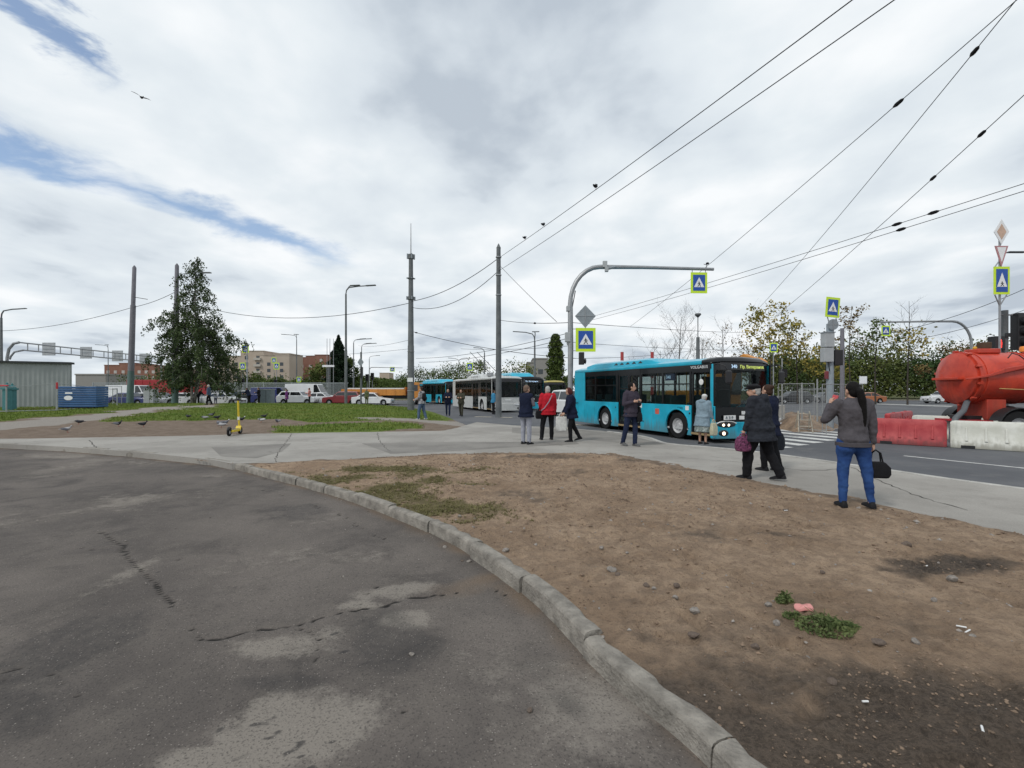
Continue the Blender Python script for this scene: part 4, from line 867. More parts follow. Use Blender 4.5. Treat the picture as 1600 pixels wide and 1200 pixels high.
# ================================================================ poles, signs, wires, barriers, fences
M_POLE = mat('pole_grey', (0.115, 0.125, 0.13), 0.65, col2=(0.165, 0.175, 0.18), scale=2.5, metal=.1)
M_POLEP = mat('pole_lilac_grey', (0.17, 0.165, 0.19), 0.65, col2=(0.22, 0.215, 0.24), scale=2.0)
M_POLEG = mat('pole_green_base', (0.10, 0.16, 0.155), 0.7, col2=(0.14, 0.19, 0.185), scale=2.0)
M_WIRE = mat('wire_black', (0.012, 0.012, 0.013), 0.6)
M_LIME = mat('sign_lime', (0.58, 0.80, 0.03), 0.45, var=.03); M_BLUE = mat('sign_blue', (0.012, 0.075, 0.36), 0.45, var=.05)
M_SWHITE = mat('sign_white', (0.78, 0.79, 0.80), 0.45, var=.03); M_SBACK = mat('sign_back', (0.26, 0.29, 0.31), 0.55, metal=.3)
M_BOXG = mat('cabinet_grey', (0.34, 0.36, 0.37), 0.6, col2=(0.42, 0.44, 0.45), scale=3)
def crossing_sign(parent, c, w, hgt, rz, frame=.13, both=False):
    """lime plate > blue panel, white triangle, walking figure; faces local -y turned by rz"""
    c = Vector(c); R = Matrix.Rotation(rz, 3, 'Z'); T = lambda p: c+R @ Vector(p)
    pl = MB().b2((-w/2, 0, -hgt/2), (w/2, .025, hgt/2)).xf(T).build('crossing_sign', M_LIME, parent)
    for sg in ((-1, 1) if both else (-1,)):
        y = (-.004, -.008, -.012) if sg < 0 else (.029, .033, .037)
        fl = lambda pts, yy: [(x, yy, z) for x, z in pts]; k = frame*w; bw, bh = w/2-k, hgt/2-k*1.15
        def flat(nm, polys, yy, m):
            mb = MB()
            for p in polys:
                mb.loft([[(x, yy, z) for x, z in p], [(x, yy-sg*-.003, z) for x, z in p]])
            return mb.xf(T).build(nm, m, pl)
        flat('blue_panel', [[(-bw, -bh), (bw, -bh), (bw, bh), (-bw, bh)]], y[0], M_BLUE)
        t = bh*.88; tb = -bh*.55; flat('white_triangle', [[(-bw*.86, tb), (bw*.86, tb), (0, t*.78)]], y[1], M_SWHITE)
        q = bw*.9; o_ = tb
        fig = [[(-.07*q+q*.06*math.cos(a)+.05*q, o_+.98*q+.10*q*math.sin(a)*1) for a in np.linspace(0, 2*PI, 9)[:-1]],
               [(-.10*q, o_+.86*q), (.10*q, o_+.84*q), (.12*q, o_+.48*q), (-.06*q, o_+.46*q)], [(-.06*q, o_+.5*q), (.06*q, o_+.46*q), (-.20*q, o_+.08*q), (-.34*q, o_+.08*q)],
               [(0, o_+.5*q), (.12*q, o_+.48*q), (.34*q, o_+.10*q), (.20*q, o_+.08*q)], [(.08*q, o_+.82*q), (.14*q, o_+.78*q), (.34*q, o_+.54*q), (.26*q, o_+.50*q)], [(-.10*q, o_+.84*q), (-.04*q, o_+.76*q), (-.24*q, o_+.50*q), (-.30*q, o_+.56*q)]]
        f = None
        mb = MB()
        for p in fig: mb.loft([[(x, y[2], z) for x, z in p], [(x, y[2]+.003*sg*-1*-1, z) for x, z in p]])
        mb.xf(T).build('walking_figure', M_BLK, pl)
    return pl
def post(name, label, cat, base, top_z, r0, r1, m=M_POLE, lean=(0, 0), n=12, group=None, base_z=None):
    o = thing(name, label, cat, base, 0, group); H = top_z-base[2]
    MB().tube([(0, 0, -.1), (0, 0, 0.02), (lean[0]*H, lean[1]*H, H)], [r0, r0, r1], n).build('pole', m, o, smooth=True); return o
def zat(py, Y): return CAM_H+(HOR-py)/F*Y
# two big stepped poles at left
for px0, px1, ptop, Y, lb in ((203, 210, 416, 50, 'big stepped grey pole farthest left on the lawn'), (273, 276.5, 413, 48, 'big stepped grey pole behind the birch crown')):
    x0 = (px0-800)/F*Y; x1 = (px1-800)/F*Y; z0 = lawn_z(x0, Y)-.1; zt = zat(ptop, Y); H = zt-z0; lx = (x1-x0)/H
    o = thing('stepped_pole', lb, 'pole', (x0, Y, z0), 0, 'big stepped poles'); h1 = H*.25; h2 = H*.72
    MB().tube([(0, 0, 0), (lx*h1, 0, h1)], [.32, .29], 16).build('base_section', M_POLEG, o, smooth=True)
    MB().tube([(lx*h1, 0, h1), (lx*h2, 0, h2)], [.285, .24], 16).build('middle_section', M_POLEP, o, smooth=True)
    MB().tube([(lx*h2, 0, h2), (lx*H, 0, H-.15), (lx*H, 0, H+.08)], [.20, .18, .05], 16).build('top_section', M_POLEP, o, smooth=True)
    if px0 > 250:
        z = H-.9; MB().tube([(lx*H, 0, z-.7), (lx*H+.5, 0, z-.1), (lx*H+1.2, 0, z), (lx*H+2.1, 0, z+.02)], .045, 6).build('lamp_arm', M_POLE, o); MB().box((lx*H+2.8, 0, z+.05), (1.3, .3, .1)).build('lamp_head', M_POLE, o, bevel=.03)
    else:
        MB().tube([(lx*H*.78, 0, H*.78), (lx*H*.78+1.5, 0, H*.78-.25)], .03, 5).build('bracket_wire', M_WIRE, o)
# tall antenna pole
def antenna_pole():
    Y = 36.0; b = (( 642-800)/F*Y, Y, ROAD+.05); o = thing('antenna_pole', 'tall grey antenna pole with a thin mast on its top', 'pole', b)
    zt = zat(398, Y)-b[2]; MB().tube([(0, 0, -.1), (0, 0, zt*.42), (0, 0, zt*.425), (0, 0, zt)], [.27, .235, .22, .155], 14).build('pole', M_POLE, o, smooth=True)
    MB().tube([(0, 0, zt), (0, 0, zat(349, Y)-b[2])], [.05, .025], 6).build('mast', M_STEEL, o)
    for py, rr, hh, nm in ((401, .22, .34, 'antenna_ring'), (435, .24, .08, 'collar'), (466, .26, .22, 'antenna_ring')):
        z = zat(py, Y)-b[2]; c = MB().lathe([(rr*.6, z-hh/2), (rr, z-hh/2), (rr, z+hh/2), (rr*.6, z+hh/2)], 12).build(nm, M_POLE, o)
        for k in range(4): a = PI/2*k+.4; MB().box((math.cos(a)*(rr+.04), math.sin(a)*(rr+.04), z), (.09, .09, hh*1.15), (0, 0, a)).build('antenna_panel', M_SBACK, c)
    for z, s in ((4.6, .28), (1.6, .30)): MB().lathe([(s*.85, z-.03), (s, z), (s*.85, z+.03)], 14).build('band', M_STEEL, o)
    MB().b2((-.2, -.30, 2.3), (.2, -.24, 2.6)).build('notice', M_SWHITE, o)
    return Vector(b)
antenna_pole()
def concrete_pole():
    Y = 30.0; b = ((779-800)/F*Y, Y, ROAD); o = thing('trolley_pole', 'thick dark grey wire pole between the trolleybus and the man in a vest', 'pole', b)
    zt = zat(388, Y)-b[2]; MB().tube([(0, 0, -.1), (0, 0, zt*.35), (0, 0, zt)], [.20, .175, .135], 14).build('pole', M_POLE, o, smooth=True)
    MB().lathe([(.14, zt), (.15, zt+.02), (.02, zt+.3)], 12).build('pole_cap', M_POLE, o)
    for py in (461, 430, 402): z = zat(py, Y)-b[2]; MB().lathe([(.15, z-.05), (.185, z-.03), (.185, z+.03), (.15, z+.05)], 12).build('wire_clamp', M_STEEL, o)
concrete_pole()
def street_lamp(label, px, pbase, ptop, Y, heads=((1, 1.6),), z0=0.0, r=.09, armz=.5, group='street lamps along the far roads', mt=M_POLE):
    x = (px-800)/F*Y; o = thing('street_lamp', label, 'street lamp', (x, Y, z0), 0, group); zt = zat(ptop, Y)-z0
    MB().tube([(0, 0, -.1), (0, 0, zt*.45), (0, 0, zt*.46), (0, 0, zt-armz)], [r*1.35, r*1.25, r, r*.75], 8).build('pole', mt, o, smooth=True)
    for sg, ln in heads:
        MB().tube([(0, 0, zt-armz-.02), (sg*.06, 0, zt-armz*.55), (sg*.3, 0, zt-armz*.2), (sg*ln*.6, 0, zt-.02), (sg*ln, 0, zt+.03)], r*.5, 6).build('lamp_arm', mt, o, smooth=True)
        MB().box((sg*(ln+.4), 0, zt+.06), (.95, .28, .1), (0, -sg*.06, 0)).build('lamp_head', mt, o, bevel=.03)
    return o
street_lamp('street lamp on the lawn edge nearest to the white cars', 540.5, 631, 447, 45.5, ((1, 2.0), (.8, .7)), .26, .11, .75)
street_lamp('street lamp above the left edge of the grey shed', 2, 640, 483, 60, ((1, 2.3),), ROAD, .16, 1.1)
street_lamp('street lamp with two heads in front of the red brick block', 463.5, 610, 523, 95, ((-1, 2.2), (-.15, .2)), ROAD, .10, .9)
street_lamp('twin street lamp right of the spruce', 552.5, 610, 530, 75, ((1, 1.1), (1, 2.0)), ROAD, .09, .6)
street_lamp('street lamp with two heads behind the diamond sign', 565, 610, 537, 85, ((1, .9), (1, 1.8)), ROAD, .09, .6)
street_lamp('small far street lamp above the tipper truck', 577, 608, 556, 110, ((1, 1.6),), ROAD, .09, .7)
street_lamp('street lamp above the teal trolleybus roof with a wide arm', 835.5, 600, 519, 62, ((-1, 2.0), (.2, .2)), ROAD, .13, 1.2)
street_lamp('street lamp behind the trolleybus poles', 757, 600, 544, 80, ((-1, 1.0),), ROAD, .12, .8)
street_lamp('small far street lamp over the teal buses', 717, 600, 560, 100, ((1, 1.0), (-1, 1.4)), ROAD, .09, .9)
street_lamp('street lamp behind the sign gantry at left', 169, 610, 539, 120, ((-1, 2.4), (-.3, .7)), ROAD, .1, 1.2)
street_lamp('lamp pole with a single cone head above the bus roof', 1090.5, 560, 527, 33, (), ROAD, .16, 0.0)
o = [x for x in COL.objects if x.get('label', '').startswith('lamp pole with a single')][0]; zt = zat(527, 33)-ROAD
MB().tube([(0, 0, zt), (0, 0, zat(496, 33)-ROAD)], .03, 6).build('lamp_stem', M_POLE, o); MB().lathe([(.05, zat(496, 33)-ROAD), (.22, zat(492, 33)-ROAD), (.20, zat(490, 33)-ROAD), (.02, zat(490, 33)-ROAD+.03)], 12).build('lamp_head', M_POLE, o)
def hang_sign_arm(label, px, Y, ptop, px_end, r, sign_px, sign_w, sign_h, extra=None, z0=ROAD, rad=1.0, twist=.04):
    x = (px-800)/F*Y; xe = (px_end-800)/F*Y; zt = zat(ptop, Y); o = thing('sign_gantry', label, 'sign gantry', (x, Y, z0)); H = zt-z0; L = xe-x; sg = 1 if L > 0 else -1
    pts = [(0, 0, -.1), (0, 0, H-rad*1.25)]+[(sg*rad*(1-math.cos(t)), 0, H-rad*1.25+rad*1.25*math.sin(t)) for t in np.linspace(.2, PI/2, 7)]+[(L*.5, 0, H-.02), (L, 0, H-.10)]
    MB().tube(pts, [r]*2+[r*.9]*7+[r*.7, r*.6], 10).build('bent_pole', M_STEEL, o, smooth=True)
    sx = (sign_px[0]-800)/F*Y-x; sz = zat(sign_px[1], Y)-z0
    for d in (-.4, .4): MB().tube([(sx+d*sign_w, 0, H-.08), (sx+d*sign_w, 0, sz+sign_h/2-.02)], .018, 5).build('hanger', M_STEEL, o)
    crossing_sign(o, (sx, -.02, sz), sign_w, sign_h, twist, both=True); return o, x, H
g1, gx, gH = hang_sign_arm('bent grey pole whose arm holds a crossing sign over the bus', 891, 20.0, 417, 1115, .105, (1092, 442), .70, .88, z0=-.02, rad=1.25)
Yg = 20.0; zg0 = -.02
MB().b2((-.16, -.12, zat(482, Yg)-zg0-.12), (-.02, .12, zat(482, Yg)-zg0+.10)).build('camera_box', M_BOXG, g1, bevel=.01); MB().b2((-.22, -.14, zat(527, Yg)-zg0-.2), (.0, .10, zat(527, Yg)-zg0+.2)).build('control_box', M_BOXG, g1, bevel=.015); MB().ell((-.1, -.02, zat(536, Yg)-zg0), (.06, .06, .10)).build('siren', M_BOXG, g1)
cx = (945-800)/F*Yg-gx; cz = zat(417, Yg)-zg0
MB().b2((cx-.1, -.14, cz-.04), (cx+.08, -.02, cz+.22)).build('camera_box', M_BOXG, g1, bevel=.01); MB().b2((cx-.02, -.2, cz-.24), (cx+.12, -.06, cz-.04)).build('camera_box', M_BOXG, g1, bevel=.01); MB().tube([(cx+.0, -.1, cz-.12), (cx+.45, -.08, cz-.02)], .06, 8).build('camera_tube', M_SBACK, g1)
ex = (1104-800)/F*Yg-gx; MB().tube([(ex, 0, cz-.08), (ex, 0, cz+.16)], .012, 5).build('camera_stem', M_BLK, g1); MB().ell((ex+.03, -.02, cz+.14), (.07, .07, .05)).build('small_camera', M_BLK, g1); MB().tube([(ex, 0, cz+.08), (ex-.12, 0, cz+.12)], .012, 5).build('camera_bracket', M_BLK, g1)
sx, sz = (915-800)/F*Yg-gx, zat(531, Yg)-zg0
crossing_sign(g1, (sx, -.03, sz), .84, 1.0, .03)
for zz in (sz+.46, sz-.46): MB().tube([(0, -.0, zz), (sx+.3, .02, zz)], .015, 5).build('sign_bracket', M_STEEL, g1)
dx, dz = (914.5-800)/F*Yg-gx, zat(494, Yg)-zg0
MB().prism([(dx-.44, dz), (dx, dz-.50), (dx+.44, dz), (dx, dz+.46)], -.03, -.01).build('diamond_sign', M_SBACK, g1); MB().b2((dx-.40, -.045, dz-.01), (dx+.42, -.03, dz+.01)).b2((dx-.012, -.05, dz-.5), (dx+.012, -.03, dz+.3)).build('sign_rib', M_STEEL, g1)
sl_ = MB().b2((sx-.28, -.05, sz-1.05), (sx-.06, .13, sz-.52)).build('signal_head', M_BLK, g1, bevel=.02); MB().ell((sx-.02, -.02, sz-.9), (.05, .12, .12)).build('visor', M_BLK, sl_)
MB().tube([(.11, .03, 0.2), (.10, .05, 2.0), (.115, .02, 3.4), (.09, .0, gH-1.7), (.22, .02, gH-1.0)], .02, 5).build('cable', M_BLK, g1)
# crossing-sign arms further off
hang_sign_arm('far bent pole with a crossing sign behind the orange car', 1518, 55, 502, 1375, .16, (1384, 517), 1.05, 1.2, rad=2.2)
hang_sign_arm('far bent pole with a crossing sign beside the birch crown', 386, 78, 536, 345, .10, (383.5, 545), 1.1, 1.3, rad=.3)
def small_crossing(label, px, py, Y, w=.9, base=None, gr='far crossing signs on posts'):
    x = (px-800)/F*Y; z = zat(py, Y); o = thing('crossing_sign_post', label, 'road sign', (x, Y, ROAD), 0, gr); MB().tube([(0, .06, -.05), (0, .06, z-ROAD+w*.55)], .05, 6).build('post', M_STEEL, o); crossing_sign(o, (0, 0, z-ROAD), w, w*1.2, 0); return o
small_crossing('far crossing sign under the hanging sign beside the birch', 379, 572, 74); small_crossing('far crossing sign in front of the beige block, right one', 432, 572, 78); small_crossing('far crossing sign higher up on the beige block', 428, 563, 92)
small_crossing('far crossing sign in front of the brick block', 467, 593, 84, .8); small_crossing('far crossing sign above the trolleybus roofs', 734, 573, 60, .8); small_crossing('crossing sign in front of the yellow trees right of the bus', 1209, 543, 45, .75)
hang_sign_arm('far thin arm with a dark sign above the tipper truck', 577, 90, 574, 629, .09, (613, 577), .9, .9, rad=.5)
# far sign post with diamond plate and signals
Y = 50.0; o = post('diamond_sign_post', 'post with a grey diamond plate and a signal left of the tipper truck', 'road sign', ((564-800)/F*Y, Y, .1), zat(550, Y), .09, .08, M_POLE)
z = zat(566, Y)-.1; MB().prism([(-.33, z), (0, z-.5), (.33, z), (0, z+.5)], -.12, -.10).build('diamond_sign', M_SBACK, o); MB().b2((-.02, -.2, zat(592, Y)), (.2, .1, zat(575, Y))).build('signal_head', M_BLK, o)
for px, Y, py, lb in ((574, 62, 590, 'traffic light left of the dump truck'), (582, 62, 588, 'traffic light right beside the other one over the tipper truck'), (374, 70, 591, 'black traffic light in front of the fence, left one'), (380.5, 72, 596, 'black traffic light in front of the fence, right one'), (431, 75, 598, 'traffic light in front of the beige block hedge')):
    x = (px-800)/F*Y; z = zat(py, Y); o = post('traffic_light', lb, 'traffic light', (x, Y, ROAD), z+.2, .06, .06, M_POLE, group='far traffic lights')
    hd = MB().b2((-.2, -.2, z-ROAD-.45), (.2, .06, z-ROAD+.45)).build('signal_head', M_BLK, o)
    for k in (-1, 0, 1): MB().lathe([(.12, -.20), (.12, -.30), (.11, -.30), (.11, -.20)], 10, (0, 0, z-ROAD+k*.29), 'y').build('visor', M_BLK, hd)
# big gantry at left
def left_gantry():
    Y0, Y1 = 64.0, 92.0; o = thing('road_gantry', 'long white-grey gantry with four square signs above the shed', 'sign gantry', (0, 0, ROAD))
    def q(t, dz): # along the beam from left to right, receding
        Y = Y0+(Y1-Y0)*t; px = 30+t*222; py = 535+t*24; p = P(px, py, Y); return Vector((p.x, p.y, p.z-ROAD+dz))
    a = q(0, 0); base = P(11, 600, Y0); bx_ = base.x
    col = [(bx_, Y0, -.05), (bx_, Y0, a.z-2.1), (bx_+.25, Y0, a.z-.9), (bx_+.9, Y0, a.z-.15), tuple(a)]
    MB().tube(col, .17, 8).build('column', M_STEEL, o, smooth=True); lo = [(bx_+.35, Y0, a.z-2.3), (bx_+.5, Y0, a.z-1.9), (bx_+1.0, Y0, a.z-1.3), tuple(q(.03, -1.0))]
    MB().tube(lo, .12, 8).build('column_brace', M_STEEL, o)
    MB().tube([q(0, 0), q(1, 0)], .10, 6).build('upper_chord', M_STEEL, o); MB().tube([q(.03, -1.0), q(1, -1.0)], .10, 6).build('lower_chord', M_STEEL, o)
    for t in np.linspace(.06, .98, 13): MB().tube([q(t, 0), q(t, -1.0)], .07, 5).build('strut', M_STEEL, o)
    for t in (.22, .48, .70, .89):
        c = q(t, -.5); MB().b2((c.x-.95, c.y-.3, c.z-.95), (c.x+.95, c.y-.2, c.z+.95)).build('sign_panel', M_BOXG, o, bevel=.03)
        MB().b2((c.x-.8, c.y-.33, c.z-.05), (c.x+.8, c.y-.3, c.z+.05)).build('panel_rail', M_SBACK, o)
    e = q(1, 0); MB().tube([(e.x, e.y, -.05), (e.x, e.y, e.z)], .17, 8).build('column', M_STEEL, o)
left_gantry()
# signal post on the right with cabinet boxes
def signal_post():
    Y = 21.0; x = (1297-800)/F*Y; o = thing('signal_post', 'signal post with grey boxes and a tilted crossing sign behind the ponytail woman', 'signal post', (x, Y, ROAD)); zz = lambda py: zat(py, Y)-ROAD
    MB().tube([(0, 0, -.05), (0, 0, zz(506))], .145, 14).build('post', mat('post_blue_grey', (.25, .29, .32), .6, col2=(.31, .35, .38)), o, smooth=True)
    MB().b2((-.40, -.28, zz(543)), (.02, .05, zz(521))).build('cabinet', M_BOXG, o, bevel=.02); MB().b2((-.42, -.26, zz(566)), (.0, .05, zz(544))).build('cabinet', M_BOXG, o, bevel=.02); MB().b2((-.42, -.3, zz(521)), (.05, .06, zz(519.5))).build('cabinet_lid', M_SBACK, o)
    MB().lathe([(.02, -.20), (.24, -.20), (.24, -.18), (.02, -.18)], 24, (-.0, 0, zz(508)), 'y').build('round_plate', M_SBACK, o); MB().b2((-.22, -.215, zz(508)-.012), (.22, -.20, zz(508)+.012)).b2((-.012, -.22, zz(508)-.22), (.012, -.20, zz(508)+.22)).build('plate_rib', M_STEEL, o)
    for s in (-1, 1): MB().tube([(s*.05, -.08, zz(512)), (s*.24+.03, -.10, zz(492))], .022, 6).build('sign_strut', M_STEEL, o)
    sg = crossing_sign(o, (0, 0, 0), .66, .88, .12); sg.location = (.03, -.14, zz(481)); sg.rotation_euler = (0, -.07*-1, 0)
    hd = MB().b2((.10, -.18, zz(571)), (.46, .1, zz(547))).build('signal_head', M_BLK, o, bevel=.02); MB().tube([(0, 0, zz(548)), (.2, 0, zz(545))], .03, 6).build('bracket', M_BLK, o)
    MB().b2((-.26, -.12, zz(592)), (-.14, .0, zz(580))).build('push_button_box', mat('button_red', (.2, .04, .05), .5), o, bevel=.01)
    MB().tube([(.12, -.1, zz(540)), (.16, -.16, zz(552)), (.1, -.15, zz(566)), (.14, -.12, zz(575))], .018, 5).build('cable', M_BLK, o); MB().tube([(-.2, -.2, zz(566)), (-.16, -.2, zz(580))], .02, 5).build('cable', M_BLK, o)
signal_post()
o = post('concrete_post', 'pale lilac post just right of the signal post', 'pole', ((1316-800)/F*24, 24, ROAD), zat(513, 24), .11, .09, M_POLEP)
# stacked signs at right edge
def right_signs():
    Y = 17.5; x = (1562-800)/F*Y; o = thing('sign_post', 'post with diamond, triangle and crossing signs stacked above the tank truck', 'road sign', (x, Y, ROAD)); zz = lambda py: zat(py, Y)-ROAD
    MB().tube([(0, 0, -.05), (0, 0, zz(350))], .035, 8).build('post', M_STEEL, o); rz = 0; m2 = mat('faded_orange', (.56, .40, .31), .6)
    c = zz(363); d = MB().prism([(-.28, c), (0, c-.47), (.28, c), (0, c+.47)], -.07, -.05).build('priority_sign', M_SWHITE, o); MB().prism([(-.17, c), (0, c-.29), (.17, c), (0, c+.29)], -.078, -.071).build('sign_centre', m2, d)
    c = zz(385); t = MB().prism([(-.25, c), (.25, c), (.0, c-.78)], -.07, -.05).build('give_way_sign', mat('faded_red', (.46, .24, .25), .6), o); MB().prism([(-.17, c-.05), (.17, c-.05), (.0, c-.60)], -.078, -.071).build('sign_centre', M_SWHITE, t)
    crossing_sign(o, (0, -.08, zz(439)), .58, 1.02, 0)
    for s in (-1, 1):
        MB().tube([(0, 0, zz(478)), (s*.22, -.04, zz(461))], .022, 6).build('sign_strut', M_STEEL, o)
        MB().tube([(0, 0, zz(478)), (s*.22, -.04, zz(461))], .022, 6) 
    MB().tube([(-.22, -.03, zz(418)), (0, -.03, zz(405))], .02, 6).build('sign_strut', M_STEEL, o)
right_signs()
def right_signal():
    Y = 18.2; x = (1570-800)/F*Y; o = thing('signal_post', 'grey signal post with a red pedestrian light at the right edge', 'signal post', (x, Y, ROAD)); zz = lambda py: zat(py, Y)-ROAD
    MB().tube([(0, 0, -.05), (0, 0, zz(485))], .10, 12).build('post', M_POLE, o, smooth=True)
    hd = MB().b2((-.58, -.2, zz(547)), (-.18, .1, zz(526))).build('pedestrian_signal', M_BLK, o, bevel=.02); rl = mat('red_lamp', (1.0, .03, .02), .4, emit=2.0)
    MB().ell((-.38, -.215, zz(533)), (.045, .01, .045)).build('red_figure', rl, hd); MB().b2((-.43, -.22, zz(540)), (-.33, -.205, zz(535))).b2((-.42, -.22, zz(544)), (-.385, -.205, zz(540))).b2((-.375, -.22, zz(544)), (-.34, -.205, zz(540))).build('red_figure_body', rl, hd)
    h2 = MB().b2((.30, -.22, zz(547)), (.75, .1, zz(490))).build('traffic_signal', M_BLK, o, bevel=.02); MB().tube([(0, 0, zz(492)), (.35, 0, zz(492))], .03, 6).build('bracket', M_STEEL, o); MB().tube([(-.25, -.05, zz(492)), (0, 0, zz(492))], .02, 6).build('bracket', M_STEEL, o)
    for py, m_ in ((503, mat('dark_lens', (.10, .10, .10), .3)), (519, mat('dark_lens', (.1, .1, .1), .3)), (535, mat('dark_lens', (.1, .1, .1), .3))):
        ln = MB().lathe([(.01, -.24), (.15, -.235), (.15, -.22)], 16, (.52, 0, zz(py)), 'y').build('signal_lens', m_, h2); MB().lathe([(.16, -.22), (.16, -.42), (.15, -.42), (.15, -.22)], 16, (.52, 0, zz(py)), 'y').build('visor', M_BLK, ln)
    MB().b2((-.1, -.16, zz(527)), (.12, -.1, zz(521))).build('camera_box', M_BLK, o)
right_signal()
Y = 30; o = thing('lamp_arm_stub', 'lamp head entering from the right edge near the triangle sign', 'street lamp', ((1640-800)/F*Y, Y, ROAD)); MB().tube([(0, 0, -.05), (0, 0, zat(400, Y)), (-.5, 0, zat(394, Y)-ROAD)], .09, 8).build('pole', M_POLE, o); MB().box((((1588-800)/F*Y)-((1640-800)/F*Y), 0, zat(394, Y)-ROAD), (1.1, .25, .09)).build('lamp_head', M_POLE, o, bevel=.03); MB().tube([(-.5, 0, zat(394, Y)-ROAD), (-1.8, 0, zat(394, Y)-ROAD)], .04, 6).build('lamp_arm', M_POLE, o)
# red and white striped marker posts sticking up behind the bus roof
for px, lb in ((972, 'red and white marker post behind the bus roof, left one'), (1019, 'red and white marker post behind the bus roof, right one')):
    Y = 26.0; o = thing('marker_post', lb, 'marker post', ((px-800)/F*Y, Y, ROAD), 0, 'striped marker posts')
    zt = zat(550, Y)-ROAD; n = 8
    for k in range(n): MB().lathe([(.09, zt*k/n), (.09, zt*(k+1)/n)], 10).build('stripe', mat('marker_red', (.40, .05, .05), .5) if k % 2 else M_SWHITE, o)
# ---- overhead wires: each one a thin sagging cable
def wire(label, a, b, sag=.4, r=.012, n=16, fittings=(), grp='overhead trolley wires'):
    a, b = Vector(a), Vector(b); pts = [a.lerp(b, t)-Vector((0, 0, sag*4*t*(1-t))) for t in np.linspace(0, 1, n)]
    o = MB().tube(pts, r, 5).build('overhead_wire', M_WIRE, None)
    tag(o, label, 'wire', grp)
    for t in fittings:
        p = a.lerp(b, t)-Vector((0, 0, sag*4*t*(1-t))); d = (b-a).normalized(); MB().tube([p-d*.14, p-d*.05, p+d*.08, p+d*.14], [.02, .05, .045, .02], 6).build('insulator', M_WIRE, o)
    return o
T1 = P(778, 404, 30); T2 = P(778, 424, 30)
wire('upper thick wire running from the dark pole to the top edge of the view', T1, P(1385, -40, 8.2), .10, .012); wire('lower thick wire running from the dark pole to the top edge of the view', T2, P(1440, -30, 8.6), .10, .012)
wire('wire from the antenna pole up to the dark wire pole', P(642, 471, 36), T1, .45, .022); wire('lower wire from the antenna pole to the dark wire pole', P(642, 480, 36), T2, .9, .02)
wire('wire sagging from the antenna pole to the lamp post and on behind the birch', P(642, 473, 36), P(278, 468, 48), 1.5, .022)
wire('wire from the shed lamp to the left stepped pole', P(2, 517, 60), P(208, 480, 50), .5, .025); wire('wire from the left stepped pole into the birch crown', P(208, 480, 50), P(276, 455, 48), .2, .025)
wire('thin wire from the concrete pole down to the right, towards the bent sign pole', P(781, 415, 30), P(870, 503, 21), .05, .012); wire('horizontal span wire from the dark pole to the bent sign pole', P(780, 500, 30), P(890, 504, 20.5), .1, .014, fittings=(.6,))
wire('span wire from the antenna pole over the trolleybuses', P(644, 518, 36), P(900, 560, 30), .3, .018, fittings=(.03,)); wire('long thin wire crossing the sign pole and the bare tree', P(893, 504, 20.3), P(1260, 518, 60), .3, .012)
C1 = P(1378, 357, 14); 
wire('wire crossing the upper right sky with one insulator, left one', P(985, 510, 34), P(1600, -10, 8.5), .2, .009, fittings=(.895,)); wire('steep wire crossing the right sky with one insulator', P(1153, 515, 40), P(1600, -15, 9), .3, .0095, fittings=(.955,)); wire('rightmost wire with an insulator above the crossing node', P(1215, 492, 30), P(1640, 112, 10), .1, .010, fittings=(.80, .9))
wire('upper contact wire of the pair running to the right edge', P(905, 500, 34), P(1640, 274, 11.5), .12, .0095, fittings=(.86, .9)); wire('lower contact wire of the pair running to the right edge', P(925, 500, 34), P(1640, 286, 11.5), .12, .0095, fittings=(.86,))
for k, (a, b, sg, lb) in enumerate((((895, 535, 30), (1290, 545, 45), .3, 'thin wire low behind the bare trees'), ((895, 560, 28), (1100, 545, 40), .2, 'low wire over the bus roof'), ((1317, 530, 24), (1640, 433, 20), .5, 'sagging cable from the lilac post to the right edge, upper'), ((1317, 545, 24), (1640, 470, 22), .4, 'sagging cable from the lilac post to the right edge, lower'), ((1317, 560, 24), (1640, 535, 26), .3, 'thin cable low behind the right trees'),
                                 ((650, 560, 55), (890, 520, 30), .4, 'contact wire above the teal buses, upper'), ((655, 566, 55), (890, 528, 30), .4, 'contact wire above the teal buses, lower'), ((720, 545, 60), (895, 540, 40), .2, 'cross wire above the trolleybus'), ((400, 555, 70), (640, 545, 60), .4, 'thin wire in front of the brick block'), ((644, 530, 36), (560, 540, 75), .3, 'thin wire from the antenna pole towards the spruce'))):
    wire(lb, P(*a), P(*b), sg, .012 if a[2] < 45 else .018)
